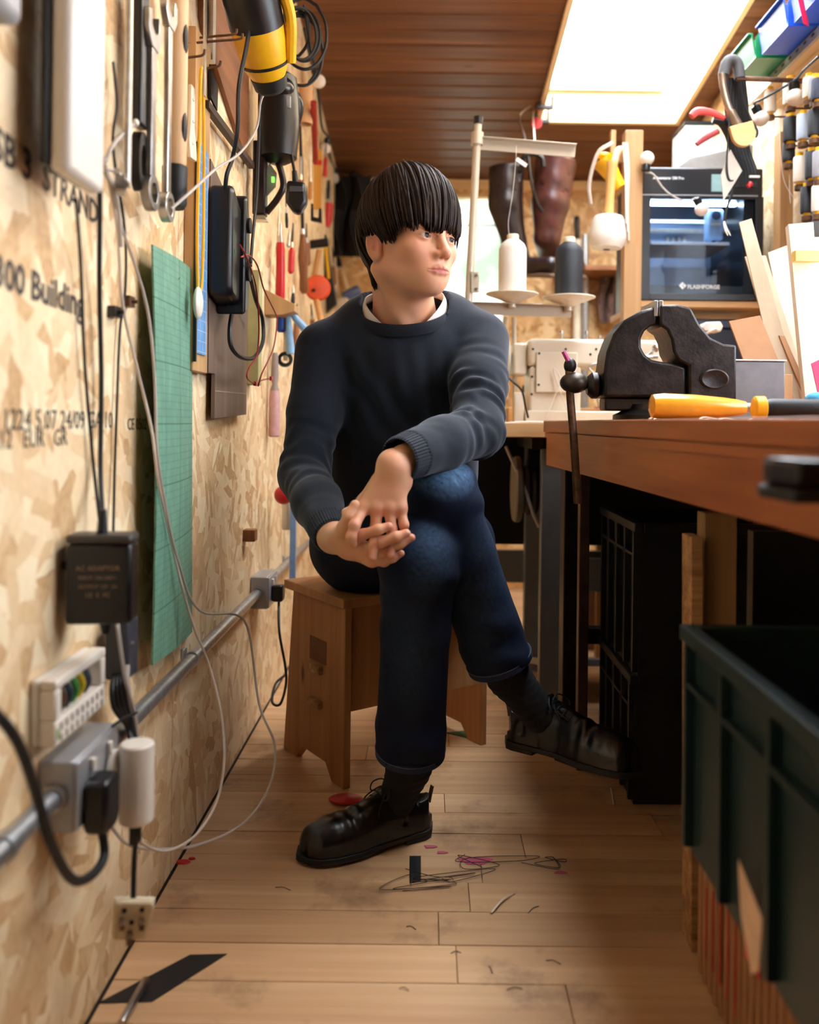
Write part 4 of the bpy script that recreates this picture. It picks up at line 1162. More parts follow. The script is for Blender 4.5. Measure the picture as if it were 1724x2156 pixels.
# long steel rod bent into a foot, and its ring
a, b = W(272, -30, .035), W(268, 372, .035)
solo('bent_rod', MB().tube([a, a.lerp(b, .5), b, b+Vector((0, -.006, -.010)), b+Vector((0, -.04, -.004))], .0052, 10, 5), STEEL, 'long bright steel rod with a short bent foot hanging by the spanners', 'rod')
p = W(254, 388, .035); solo('steel_ring', MB().lathe([(.010, -.006), (.016, -.006), (.016, .006), (.010, .006), (.010, -.006)], frame(p, (1, .3, 0)), 20, cap=False), STEEL, 'small steel ring hanging under the bent rod', 'ring')
a, b = W(296, -30, .03), W(293, 340, .03)
t = thing('pry_bar', 'heavy black bar with a ringed lower end hanging behind the spanners', 'bar', b)
part('bar', MB().box((b.x-.008, b.y-.017, b.z+.05), (b.x+.008, b.y+.017, a.z)), BLK, t, bev=.004)
part('eye', MB().lathe([(.011, -.007), (.020, -.007), (.020, .007), (.011, .007), (.011, -.007)], trm((b.x, b.y, b.z+.0))@rotm('Y', PI/2)@Matrix.Diagonal((2.2, 1, 1, 1)), 24, cap=False), DKSTEEL, t)
# rolling-pin like wooden baton with a black grip
a, b = W(374, -30, .04), W(368, 352, .04); c = W(367, 418, .04)
t = thing('wooden_baton', 'pale turned wooden baton with a black rubber end hanging by the spanners', 'baton', c)
part('shaft', MB().rod(Vector((b.x, b.y, b.z)), Vector((b.x, b.y, a.z)), .019), wood('pale_beech', rgb(206, 164, 118), rgb(232, 198, 154), 2, 1.0, .5, False, .05), t)
part('grip', MB().lathe([(.016, -.068), (.020, -.060), (.0205, 0), (.018, .002)], trm(b), 20), BLKR, t)
for py in (55, 250):
    p = W(378, py, .06); part('hanging_slot', MB().sphere((0, 0, 0), 1, 14, trm((b.x+.0165, b.y-.004, p.z)), (.004, .009, .026)), DKSTEEL, t)
# cream scraper blade with three rivets
p0, p1 = W(402, 180, .03), W(402, 335, .03)
Lz = p0.z-p1.z; t = thing('scraper', 'cream plastic scraper with a hooked tip and steel rivets', 'scraper', (p1.x, p1.y, p1.z))
part('blade', MB().prism([(-.02, .03), (-.012, 0), (.03, .004), (.024, .03), (.012, .06), (.012, Lz), (-.012, Lz), (-.012, .06)], -.003, .003, axis='X'), CREAM, t, bev=.001, local=True)
for k in range(3): part('rivet', MB().sphere((0.004, 0, Lz*(.22+.3*k)), .0032, 10, sc=(.6, 1, 1)), STEEL, t, local=True)
# hook pegs standing out of the wall
for k, (px, py, L) in enumerate(((392, 92, .10), (398, 82, .085), (404, 150, .05), (352, 128, .06))):
    p = W(px, py, 0); q = p+Vector((L, .004, .012))
    solo('wall_peg', MB().tube([p, p.lerp(q, .6), q, q+Vector((.004, 0, .010))], .0024, 8, 4), RUST, ('thin rusty steel peg jutting far out above the cream scraper', 'rusty steel peg below the longest peg by the yellow cord', 'short rusty peg at the top of the cream scraper', 'rusty peg between the big spanner and the wooden baton')[k], 'peg')
a, b = W(432, 40, .05), W(434, 208, .05); solo('steel_ruler', MB().box((a.x-.0015, a.y-.007, b.z), (a.x+.0015, a.y+.007, a.z+.1)), STEEL, 'narrow bright steel strip hanging beside the yellow cord', 'ruler')

# ---- blue and wood strip, yellow cord with a white toggle
a, b = W(410, 335, .012), W(436, 750, .012)
t = thing('backing_board', 'pale wooden batten carrying a strip of blue cutting mat', 'board', (XL+.01, (a.y+b.y)/2, W(420, 790).z))
zb = W(420, 788).z
part('batten', MB().box((XL+.0005, W(409, 500, .02).y, zb), (XL+.020, W(440, 500, .02).y-.001, W(420, 100).z)), PINE, t, bev=.002)
BMAT = grid_mat('blue_mat', rgb(92, 140, 188), rgb(176, 200, 222), 2, gap=.020)
part('mat_strip', MB().box((XL+.0205, W(411, 500, .02).y, W(420, 752).z), (XL+.023, W(434, 500, .02).y, W(420, 330).z)), BMAT, t)
part('edge', MB().box((XL+.0205, W(408.5, 500, .02).y, W(420, 770).z), (XL+.026, W(411, 500, .02).y-.001, W(420, 335).z)), BLK, t)
pt = W(424, 120, .045)
t = thing('toggle_cord', 'yellow cord doubled over a hook with a white oval toggle at its end', 'cord', W(418, 665, .04))
part('cord', MB().tube([W(416, 612, .038), W(415, 480, .036), W(419, 300, .036), W(421, 180, .038), W(424, 142, .040), W(427, 180, .038), W(429, 300, .036), W(428, 480, .036), W(424, 600, .036), W(418, 615, .038)], .0030, 8, 8), YEL, t)
q = W(417, 638, .040); part('toggle', MB().sphere((0, 0, 0), 1, 18, trm(q), (.008, .020, .030)), WHT, t)

# ---- brown boards behind the charger
t = thing('brown_board', 'grey-brown board with a stitched line across its lower end', 'board', W(480, 880, .03))
GB = wood('grey_brown_board', rgb(92, 74, 62), rgb(128, 106, 92), 2, 1.0, .55, False, .03)
y0, y1, y2 = W(441, 600, .02).y, W(455, 600, .02).y, W(522, 600, .02).y
za, zb_, zc = W(441, 330, .02).z, W(441, 785, .02).z, W(455, 882, .02).z
part('panel', MB().prism([(y0, zb_), (y1, zb_), (y1, zc), (y2, zc+.012), (y2, za-.10), (y0, za)], XL+.012, XL+.020, axis='X'), GB, t, bev=.001)
n = 26
for k in range(n):
    f = k/(n-1); part('stitch', MB().cbox((XL+.0206, y1+.006+(y2-y1-.012)*f, zc+.058+.004*f), (.001, .0022, .0022)), CREAM, t)
t = thing('plywood_sheet', 'dark brown plywood panel edged with a square strip, behind the yellow power tool', 'board', (XL+.02, W(500, 300, .02).y, W(530, 340, .02).z))
ya, yb = W(446, 200, .03).y, W(540, 200, .03).y
part('panel', MB().prism([(ya, 1.62), (ya, 2.2), (yb, 2.2), (yb, 1.46), (ya+.02, 1.60)], XL+.001, XL+.011, axis='X'), BROWNW, t)
part('edge_strip', MB().tube([Vector((XL+.020, ya-.01, W(430, 215, .02).z)), Vector((XL+.020, yb, W(530, 350, .02).z))], .010, 4, 0), plain('dark_strip', rgb(58, 40, 28), .6), t)
part('grey_rail', MB().box((XL+.0112, W(446, 80, .02).y, W(446, 160).z), (XL+.022, W(452, 80, .02).y, 2.1)), plain('aluminium', rgb(200, 196, 190), .35, .9, .08), t)
solo('black_tag', MB().prism([(W(446, 150, .03).y, W(446, 135, .03).z), (W(462, 150, .03).y, W(462, 185, .03).z), (W(461, 150, .03).y, W(461, 235, .03).z), (W(447, 150, .03).y, W(447, 205, .03).z)], XL+.024, XL+.028, axis='X'), BLK, 'stiff black tag with a torn corner hanging on the dark plywood panel', 'tag')
# pale green strip and its batten further along
t = thing('batten', 'tall pale green batten fixed to the wall behind the hanging red wires', 'batten', W(540, 800, .01))
part('batten_face', MB().box((XL+.0005, W(521, 600).y, W(530, 812).z), (XL+.030, W(553, 600, .03).y, W(530, 575).z)), plain('pale_green_paint', rgb(172, 166, 118), .6, var=.08), t, bev=.002)
solo('wedge_shelf', MB().prism([(XL+.001, W(570, 672).z), (XL+.001, W(570, 620).z), (XL+.085, W(598, 640, .08).z+.02), (XL+.085, W(598, 640, .08).z), (XL+.05, W(570, 672).z)], W(556, 650).y, W(582, 650, .02).y, axis='Y'), PINE, 'small pale wooden wedge bracket sticking out behind the red wires', 'bracket', bev=.0015)

# ---- black charger on the brown board, with its leads
t = thing('charger', 'big black wall charger with a ribbed flange on the grey-brown board', 'charger', W(495, 640, .05))
c0, c1 = W(468, 395, .05), W(524, 640, .078)
part('body', MB().prism([(c0.y, c1.z+.02), (c0.y+.01, c1.z), (c1.y-.05, c1.z-.012), (c1.y-.04, c0.z-.02), (c0.y+.015, c0.z+.012), (c0.y, c0.z-.004)], XL+.0205, XL+.070, axis='X'), BLK, t, bev=.010)
part('flange', MB().prism([(c1.y-.050, c1.z-.03), (c1.y-.006, c1.z-.012), (c1.y-.004, c0.z-.06), (c1.y-.030, c0.z+.012), (c1.y-.048, c0.z)], XL+.0205, XL+.080, axis='X'), BLK, t, bev=.006)
for k in range(2):
    part('socket', MB().lathe([(.012, 0), (.016, .002), (.016, .006), (.010, .006)], frame((XL+.0795, c1.y-.026, c1.z+.06+.10*k), (1, 0, 0)), 18), BLKR, t)
part('indicator', MB().cbox((XL+.0705, c0.y+.03, c0.z-.12), (.001, .004, .008)), plain('green_tag', rgb(90, 150, 110), .5), t)
cable('power_lead', [W(534, -20, .11), W(520, 90, .10), W(503, 180, .09), W(500, 270, .085), W(490, 330, .07), W(477, 370, .06), W(473, 420, .05)], .0044, BLKR, 'thick black lead dropping from the yellow power tool to the black charger')
cable('power_lead', [W(548, 120, .10), W(545, 280, .08), W(541, 400, .07), W(532, 500, .07), W(527, 560, .085)], .0036, BLKR, 'black lead hanging straight between the dark case and the charger')
cable('power_lead', [W(492, 640, .04), W(484, 690, .05), W(487, 730, .055), W(508, 752, .06), (W(535, 752, .06)), W(553, 720, .06), W(552, 670, .055), W(538, 630, .055), W(527, 585, .06)], .0048, BLKR, 'thick black lead looping under the black charger')
RWIRE = plain('red_wire', rgb(150, 28, 26), .45)
cable('bell_wire', [W(505, 515, .085), W(520, 545, .09), W(538, 600, .085), W(545, 680, .08), W(541, 745, .08), W(524, 775, .075), W(520, 795, .075), W(532, 806, .07), W(545, 808, .06)], .0018, RWIRE, 'red and black twin wire hanging in the tighter of two strands', 'wire')
t = thing('bell_wire', 'red twin wire hanging in a wide strand with red plugs at its end', 'wire', W(550, 812, .07))
part('wire', MB().tube([W(507, 541, .085), W(524, 538, .09), W(542, 560, .09), W(556, 610, .085), W(580, 660, .08), W(583, 680, .08), W(575, 735, .08), W(552, 785, .075), W(544, 812, .07), W(548, 802, .07), W(566, 797, .07)], .0018, 7, 8), RWIRE, t)
for px, py in ((571, 797), (538, 808)): part('plug', MB().cbox(W(px, py, .07), (.006, .02, .010)), RED, t, bev=.001)

# ---- yellow and black power tool hanging high up
t = thing('power_tool', 'yellow and black corded power tool hanging nose down from the panel', 'power tool', at(560, 190, 1.78))
ax0, ax1 = at(515, -60, 1.64), at(565, 160, 1.78); d = (ax1-ax0).normalized(); L = (ax1-ax0).length
part('motor_housing', MB().lathe([(.054, -.02), (.056, .04), (.055, L*.50)], frame(ax0, d), 28), BLK, t)
part('yellow_body', MB().lathe([(.054, L*.50), (.053, L*.62), (.046, L*.9), (.036, L*1.0), (.028, L*1.02)], frame(ax0, d), 28), YEL, t)
part('band', MB().lathe([(.0495, L*.84), (.0485, L*.87)], frame(ax0, d), 28), BLKR, t)
part('nose', MB().lathe([(.038, L*1.0), (.034, L*1.12), (.026, L*1.16)], frame(ax0, d), 24), BLKR, t)
hp0 = ax0+Vector((.045, 0, -.02)); part('handle', MB().tube([ax0+d*L*.1+Vector((.056, 0, .02)), ax0+d*L*.45+Vector((.068, 0, .01)), ax0+d*L*.85+Vector((.052, 0, 0))], .012, 10, 5), YEL, t)
for k in range(4): part('vent', MB().cbox(ax0+d*L*(.10+.055*k)+Vector((-.02, -.052, .0)), (.03, .008, .004)), YEL, t)
# coil of black cords
rc = random.Random(5)
t = thing('coiled_cord', 'untidy coil of black flex hanging beside the yellow power tool', 'cord', at(630, 200, 2.25))
for k in range(6):
    c = at(628+rc.uniform(-10, 14), 95+rc.uniform(-25, 25), 2.22+rc.uniform(-.05, .05)); r0 = rc.uniform(.045, .075); tl = rc.uniform(-.5, .5)
    pts = [c+Vector((r0*math.cos(a)*.8*math.cos(tl), r0*math.cos(a)*math.sin(tl), r0*math.sin(a)*1.25)) for a in [2*PI*i/10+k for i in range(11)]]
    part('loop', MB().tube(pts, .0042, 7, 4), BLKR, t)
part('tail', MB().tube([at(640, 10, 2.2), at(655, 110, 2.25), at(664, 150, 2.3), at(650, 175, 2.3)], .004, 7, 5), BLKR, t)
solo('red_strap', MB().sheet([[at(606+k*6, -20, 2.3), at(614+k*6, 40, 2.3), at(612+k*5, 95, 2.3)] for k in range(2)], .003), RED, 'red strap hanging among the coiled black flex', 'strap')
# black heat gun, dark scissor-shaped case with a green lamp
t = thing('heat_gun', 'black rounded heat gun hanging nozzle down below the coiled flex', 'heat gun', at(585, 310, 2.18))
part('body', MB().lathe([(.020, -.215), (.046, -.200), (.052, -.12), (.050, -.05), (.044, -.0), (.030, .01)], frame(at(588, 165, 2.15), (0, 0, 1)), 28), BLK, t)
part('front', MB().sphere(at(586, 185, 2.12), .040, 20, sc=(1, .8, .75)), plain('black_gloss', rgb(30, 28, 27), .2), t)
part('switch', MB().cbox(at(607, 215, 2.11), (.012, .006, .03)), GREYP, t, bev=.002)
part('handle', MB().tube([at(600, 190, 2.18), at(622, 220, 2.2), at(618, 265, 2.22)], [.024, .022, .016], 12, 5), BLK, t)
t = thing('stapler', 'dark maroon hand stapler with a green lamp in its handle opening', 'stapler', at(560, 465, 2.15))
MAR = plain('maroon_metal', rgb(36, 20, 22), .3, .3)
zt_, zb2 = at(560, 300, 2.15).z, at(560, 455, 2.15).z; xc = at(556, 400, 2.15).x
part('back', MB().box((xc-.026, 2.13, zb2), (xc+.006, 2.17, zt_)), MAR, t, bev=.004)
part('lever', MB().tube([Vector((xc+.004, 2.15, zt_-.005)), Vector((xc+.034, 2.15, zt_-.05)), Vector((xc+.048, 2.15, (zt_+zb2)/2-.012)), Vector((xc+.034, 2.15, zb2+.045)), Vector((xc+.006, 2.15, zb2+.008))], .0085, 10, 6), MAR, t)
part('window', MB().prism([(xc+.006, zb2+.05), (xc+.028, zb2+.075), (xc+.030, zb2+.11), (xc+.012, zb2+.135), (xc+.006, zb2+.12)], 2.152, 2.158, axis='Y'), plain('grey_glass', rgb(150, 156, 140), .2), t)
part('lamp', MB().cbox(Vector((xc+.022, 2.150, zb2+.092)), (.007, .004, .013)), plain('green_led', rgb(120, 240, 80), .3, emit=(.2, 1, .1, 2.0)), t)
for k in range(3): part('rivet', MB().cbox((xc-.010+.002*k, 2.15, zb2-.004-.004*k), (.03, .034, .0022)), STEEL, t)
# black three-pin plug on a hanging flex
t = thing('mains_plug', 'black three-pin plug hanging by its flex next to the maroon stapler', 'plug', at(625, 450, 2.1))
part('body', MB().prism([(at(604, 450, 2.1).x, at(650, 382, 2.1).z), (at(644, 450, 2.1).x, at(650, 386, 2.1).z), (at(647, 450, 2.1).x, at(650, 428, 2.1).z), (at(632, 450, 2.1).x, at(650, 452, 2.1).z), (at(618, 450, 2.1).x, at(650, 450, 2.1).z), (at(602, 450, 2.1).x, at(650, 428, 2.1).z)], 2.085, 2.12, axis='Y'), BLK, t, bev=.008)
part('grip', MB().cyl(at(622, 384, 2.1), at(620, 360, 2.1), .008, .006), BLKR, t)
part('flex', MB().tube([at(620, 362, 2.1), at(613, 320, 2.13), at(612, 270, 2.16), at(618, 230, 2.18)], .0038, 7, 5), BLKR, t)
part('fuse_cover', MB().cbox(at(624, 398, 2.083), (.034, .004, .014)), plain('dark_grey', rgb(70, 72, 78), .4), t, bev=.002)

# ---- rack of hand tools toward the far end
def lathe_tool(name, label, cat, top, bot, prof_h, mat_h, blade_r, mat_b, frac, handle_low=True, tip=.6):
    """hand tool hung vertically: handle on the lower (or upper) end"""
    a, b = (Vector(bot), Vector(top)) if handle_low else (Vector(top), Vector(bot))
    t = thing(name, label, cat, Vector(bot)); d = b-a; L = d.length; F = frame(a, d)
    part('handle', MB().lathe([(r, h*L*frac) for r, h in prof_h], F, 16), mat_h, t)
    part('ferrule', MB().lathe([(blade_r*1.7, L*frac), (blade_r*1.4, L*frac+.018)], F, 12), STEEL, t)
    part('blade', MB().lathe([(blade_r, L*frac+.012), (blade_r, L*.8), (blade_r*tip, L)], F, 10), mat_b, t)
    return t
H1 = [(.006, 0), (.012, .05), (.013, .35), (.010, .7), (.008, 1)]
H2 = [(.010, 0), (.016, .06), (.014, .3), (.018, .6), (.010, .95), (.009, 1)]
DW = wood('dark_handle_wood', rgb(120, 72, 40), rgb(164, 108, 66), 2, 2.0, .45, False, .2)
T = lambda px, py, off=.035: W(px, py, off)
lathe_tool('chisel', 'long chisel with a red handle and brown collar, lower of the red pair', 'chisel', T(591, 470), T(590, 655), [(.008, 0), (.013, .05), (.013, .9), (.010, 1)], RED, .005, STEEL, .78)
lathe_tool('screwdriver', 'slim screwdriver with a bright red handle in the tool rack', 'screwdriver', T(617, 470), T(612, 575), [(.006, 0), (.010, .08), (.010, .85), (.006, 1)], RED, .003, DKSTEEL, .50)
lathe_tool('file', 'flat file with a bulbous wooden handle hanging by the orange disc', 'file', T(632, 260), T(640, 618), H2, DW, .006, DKSTEEL, .36)
lathe_tool('screwdriver', 'screwdriver with a dark blue fluted handle under the wedge bracket', 'screwdriver', T(592, 610), T(592, 700), [(.008, 0), (.016, .1), (.014, .5), (.016, .8), (.009, 1)], BLUE, .004, STEEL, .75)
lathe_tool('awl', 'thin black awl with its point upward in the tool rack', 'awl', T(601, 400), T(604, 480), [(.004, 0), (.005, .5), (.004, 1)], BLKR, .002, DKSTEEL, .4)
lathe_tool('steel_rule', 'long narrow steel rod hanging behind the red chisel', 'rod', T(588, 430, .02), T(582, 620, .02), [(.004, 0), (.004, 1)], STEEL, .004, STEEL, .5)
lathe_tool('clamp_bar', 'tall wooden-handled driver with a grey shaft under the cardboard tube', 'driver', T(634, 285), T(632, 430), [(.006, 0), (.009, .3), (.007, 1)], DW, .004, GREYP, .35)
solo('cardboard_tube', MB().lathe([(.020, 0), (.023, 0), (.023, .125), (.020, .125), (.020, 0)], trm(at(643, 262, 2.75)), 24, cap=False), plain('kraft_card', rgb(196, 152, 110), .8, var=.06), 'short brown cardboard tube hanging high above the tool rack', 'cardboard tube')
yr = at(668, 440, 3.0)
t = thing('level_rule', 'old yellow-brown wooden rule with a red band hanging in the tool rack', 'rule', yr)
part('rule', MB().box((yr.x-.014, 2.995, yr.z), (yr.x+.014, 3.005, at(668, 315, 3.0).z)), wood('yellow_rule', rgb(188, 128, 50), rgb(220, 166, 80), 2, 1, .5, False, .02), t)
part('band', MB().box((yr.x-.015, 2.993, at(668, 348, 3.0).z), (yr.x+.015, 2.9948, at(668, 338, 3.0).z)), RED, t)
solo('red_tube', MB().cyl(at(664, 340, 2.9), at(660, 215, 2.7), .010), plain('dark_red', rgb(150, 36, 22), .5), 'long dark red pole end behind the cardboard tube', 'pole')
solo('caliper', MB().prism([(at(655, 450, 2.9).x, at(650, 465, 2.9).z), (at(678, 450, 2.9).x, at(650, 470, 2.9).z), (at(677, 450, 2.9).x, at(650, 440, 2.9).z), (at(672, 450, 2.9).x, at(650, 440, 2.9).z), (at(671, 450, 2.9).x, at(650, 460, 2.9).z), (at(660, 450, 2.9).x, at(650, 458, 2.9).z), (at(659, 450, 2.9).x, at(650, 430, 2.9).z), (at(655, 450, 2.9).x, at(650, 430, 2.9).z)], 2.89, 2.905, axis='Y'), DKSTEEL, 'small dark steel clamp frame under the yellow rule', 'clamp')
lathe_tool('brush', 'brush with a bright red block handle above the orange disc', 'brush', at(692, 380, 3.78), at(688, 478, 3.78), [(.012, 0), (.022, .25), (.026, .9), (.024, 1)], RED, .010, BLK, .5)
for k, (px0, py0, px1, py1, hm, bm, fr, hr, lab, nm) in enumerate((
    (645, 470, 647, 560, DW, DKSTEEL, .55, .012, 'short dark-handled gouge hanging beside the bulbous file handle', 'gouge'),
    (655, 300, 652, 420, HW, STEEL, .30, .009, 'slender punch with a pale handle hanging behind the cardboard tube', 'punch'),
    (700, 520, 704, 600, DW, DKSTEEL, .5, .010, 'dark round file with a brown handle hanging by the shears', 'file'),
    (625, 640, 622, 742, DW, DKSTEEL, .6, .012, 'brown-handled rasp hanging behind the pliers', 'rasp'),
    (655, 640, 660, 720, DW, DKSTEEL, .6, .012, 'brown-handled chisel hanging below the orange disc', 'chisel'),
    (686, 300, 684, 372, RED, DKSTEEL, .55, .010, 'small red-handled driver hanging under the light string', 'screwdriver'),
    (618, 600, 616, 640, BLKR, STEEL, .55, .007, 'tiny black-handled awl hanging beside the wedge bracket', 'awl'),
    (610, 480, 606, 520, STEEL, STEEL, .4, .006, 'thin bright drill bit hanging between the red handles', 'drill bit'))):
    lathe_tool('hand_'+nm.replace(' ', '_'), lab, nm, T(px0, py0, .03), T(px1, py1, .03), [(hr*.6, 0), (hr, .1), (hr*.9, .6), (hr*.7, 1)], hm, .003, bm, fr)
t = thing('hammer', 'small hammer with a grey head hung head up behind the yellow-striped saw', 'hammer', at(662, 590, 3.3))
part('handle', MB().rod(at(660, 590, 3.3), at(672, 525, 3.3), .011), HW, t)
part('head', MB().rod(at(645, 516, 3.3), at(692, 510, 3.3), .017), DKSTEEL, t)
# orange disc, hedge shears, yellow-backed saw, blue cap
t = thing('orange_disc', 'glossy orange plastic disc hanging among the hand tools', 'disc', at(670, 636, 3.05))
part('disc', MB().lathe([(.004, -.012), (.034, -.012), (.045, -.004), (.047, .006), (.040, .014), (.004, .016)], frame(at(668, 607, 3.05), (.25, -1, .05)), 32), plain('orange_plastic', rgb(214, 74, 24), .35), t)
part('hub', MB().lathe([(.007, 0), (.005, .006)], frame(at(660, 611, 3.03), (.25, -1, .05)), 12), BLK, t)
t = thing('shears', 'garden shears with two bare wooden handles pointing down', 'shears', at(725, 640, 4.24))
part('blade', MB().prism([(at(690, 450, 4.24).x, at(650, 500, 4.24).z), (at(700, 450, 4.24).x, at(650, 492, 4.24).z), (at(722, 450, 4.24).x, at(650, 560, 4.24).z), (at(708, 450, 4.24).x, at(650, 562, 4.24).z)], 4.235, 4.25, axis='Y'), plain('blued_steel', rgb(36, 48, 72), .35, .8), t)
for a, b, c in (((706, 560), (708, 600), (716, 640)), ((718, 565), (726, 590), (732, 615))):
    part('handle', MB().tube([at(*a, 4.23), at(*b, 4.23), at(*c, 4.22)], .010, 10, 5), wood('ash_handle', rgb(206, 178, 140), rgb(232, 208, 172), 2, 2, .5, False, .05), t)
t = thing('hand_saw', 'black tool with a long yellow inlaid stripe hanging point up', 'saw', at(690, 640, 3.75))
part('body', MB().prism([(at(681, 450, 3.75).x, at(650, 495, 3.75).z), (at(688, 450, 3.75).x, at(650, 495, 3.75).z), (at(712, 450, 3.75).x, at(650, 640, 3.75).z), (at(690, 450, 3.75).x, at(650, 660, 3.75).z)], 3.73, 3.77, axis='Y'), BLK, t, bev=.004)
part('stripe', MB().prism([(at(685, 450, 3.75).x, at(650, 516, 3.75).z), (at(691, 450, 3.75).x, at(650, 516, 3.75).z), (at(698, 450, 3.75).x, at(650, 588, 3.75).z), (at(692, 450, 3.75).x, at(650, 588, 3.75).z)], 3.724, 3.7298, axis='Y'), YEL, t)
solo('mallet_stick', MB().rod(at(666, 632, 3.02), at(680, 690, 2.98), .011), HW, 'pale wooden stick hanging under the orange disc', 'stick')
t = thing('roller', 'blue capped white roller lying across the back of the tool rack', 'roller', at(730, 640, 4.2))
part('cap', MB().rod(at(722, 628, 4.20), at(758, 608, 4.20), .026), plain('slate_blue', rgb(84, 102, 146), .5), t)
part('sleeve', MB().rod(at(700, 648, 4.20), at(735, 632, 4.20), .03), plain('fleece', rgb(214, 196, 176), .9, bump=.3), t)
t = thing('pliers', 'pliers with pale blue dipped handles hanging by the jumper sleeve', 'pliers', at(630, 700, 2.45))
for a, b, c in (((612, 650), (622, 670), (642, 692)), ((606, 655), (609, 700), (612, 745))):
    part('handle', MB().tube([at(*a, 2.45), at(*b, 2.45), at(*c, 2.45)], [.006, .010, .012], 10, 5), plain('sky_blue', rgb(130, 170, 206), .4), t)
part('jaw', MB().cyl(at(610, 655, 2.45), at(605, 635, 2.45), .009, .004), STEEL, t)
solo('saw_blade', MB().box((at(601, 450, 2.5).x, 2.49, at(650, 760, 2.5).z), (at(608, 450, 2.5).x, 2.50, at(650, 645, 2.5).z)), STEEL, 'narrow steel blade hanging between the blue screwdriver and the pliers', 'blade')
t = thing('cable_reel', 'small black ring of wire hanging low behind the jumper sleeve', 'ring', at(600, 770, 2.5))
part('ring', MB().lathe([(.012, -.012), (.022, -.012), (.022, .012), (.012, .012), (.012, -.012)], frame(at(600, 757, 2.5), (.2, -1, 0)), 20, cap=False), BLKR, t)
# long pale bottle brush with pink lower end
t = thing('glue_tube', 'long upright tube fading from grey to pink with lettering, below the red wires', 'tube', W(577, 922, .02))
a, b = W(578, 742, .022), W(577, 920, .022); L = a.z-b.z
part('lower', MB().lathe([(.012, 0), (.016, .004), (.016, L*.45), (.014, L*.55)], trm(b), 18), plain('pink_plastic', rgb(206, 160, 158), .4, var=.12, scale=60), t)
part('upper', MB().lathe([(.0138, L*.55), (.008, L*.62), (.011, L*.72), (.009, L*.95), (.006, L)], trm(b), 18), plain('grey_mauve', rgb(150, 132, 126), .45), t)
# nail rail, and small bits on the wall lower down
p = W(515, 1125); solo('wood_stub', MB().box((XL, p.y-.022, p.z-.016), (XL+.03, p.y+.012, p.z+.014)), DW, 'small dark wooden stub screwed to the bare wall above the second outlet', 'block', bev=.002)
solo('red_ball', MB().sphere(at(597, 1042, 2.35), .026, 20), RED, 'red ball end poking out behind the jumper elbow', 'ball')
a, b = at(618, 1060, 2.45), at(621, 1218, 2.45)
solo('blue_strip', MB().box((a.x-.008, 2.44, b.z), (a.x+.008, 2.456, a.z+.05)), plain('pale_blue_strip', rgb(120, 150, 190), .45), 'upright pale blue plastic strip standing against the wall behind the man', 'strip')
solo('white_bottle', MB().lathe([(.016, 0), (.018, .004), (.018, .10), (.008, .115), (.008, .13)], trm(at(606, 1115, 2.48)), 18), WHT, 'slim white bottle with a dark base ring beside the blue strip', 'bottle')

# ---- conduit with two outlet boxes
cz = 0.378; CO = .020
t = thing('conduit', 'galvanised steel conduit pipe running along the wall between the outlet boxes', 'pipe', (XL+CO, 1.5, cz))
part('pipe', MB().cyl((XL+CO, .72, cz), (XL+CO, 1.0196, cz), .0125, n=20).cyl((XL+CO, 1.1576, cz), (XL+CO, 2.2396, cz), .0125, n=20).cyl((XL+CO, 2.3606, cz), (XL+CO, 3.2, cz), .0125, n=20), GALV, t)
for py_ in (.9, 1.62, 2.75):
    part('saddle', MB().box((XL+.0005, py_-.01, cz-.02), (XL+.0075, py_+.01, cz+.02)), GALV, t, bev=.002)
    part('clip', MB().lathe([(.0128, -.008), (.0150, -.008), (.0150, .008), (.0128, .008), (.0128, -.008)], frame((XL+CO, py_, cz), (0, 1, 0)), 20, cap=False), GALV, t)
def outlet_box(label, ya, yb, z0, z1, dx):
    t = thing('outlet_box', label, 'outlet', (XL+dx/2, (ya+yb)/2, z0))
    part('box', MB().box((XL+.0005, ya, z0), (XL+dx, yb, z1)), plain('grey_steel_paint', rgb(170, 170, 172), .4, .5, .05), t, bev=.003)
    part('front_plate', MB().box((XL+dx+.0003, ya+.002, z0+.002), (XL+dx+.004, yb-.002, z1-.002)), plain('plate_steel', rgb(196, 198, 202), .35, .7, .06), t, bev=.0015)
    for y in (ya-.006, yb+.006): part('gland', MB().lathe([(.0135, -.005), (.0165, -.005), (.0165, .005), (.0135, .005), (.0135, -.005)], frame((XL+CO, y, cz), (0, 1, 0)), 20, cap=False), STEEL, t)
    for y in ((ya*.7+yb*.3), (ya*.3+yb*.7)): part('switch', MB().cbox((XL+dx+.0075, y, z0+(z1-z0)*.78), (.006, .008, .016)), WHT, t, bev=.001)
    return t
b1y0, b1y1 = 1.02, 1.157
outlet_box('grey metal outlet box on the conduit under the white power supply', b1y0, b1y1, .334, .420, .043)
outlet_box('grey metal outlet box on the conduit at the far end by the stool', 2.24, 2.36, .336, .420, .046)
FX = XL+.0475
t = thing('mains_plug', 'black mains plug pushed into the near outlet box, its thick lead looping down', 'plug', (FX, b1y0+.05, cz-.05))
y_ = b1y0+.012
part('body', MB().prism([(y_+.008, .322), (y_+.044, .322), (y_+.052, .338), (y_+.048, .388), (y_+.004, .388), (y_, .338)], FX, FX+.030, axis='X'), BLK, t, bev=.006)
part('lead', MB().tube([(FX+.015, y_+.026, .325), (FX+.02, y_+.022, .29), W(190, 1845, .07), W(150, 1850, .07), W(105, 1770, .07), W(70, 1650, .07), W(30, 1550, .07), W(-40, 1470, .06)], .0055, 9, 8), BLKR, t)
t = thing('usb_charger', 'white rounded plug-in charger standing off the near outlet box', 'charger', (FX+.02, b1y1-.03, cz-.08))
yc_ = b1y1-.030
part('plug_face', MB().rod((FX, yc_, .372), (FX+.0125, yc_, .372), .022, .003, 22), WHT, t)
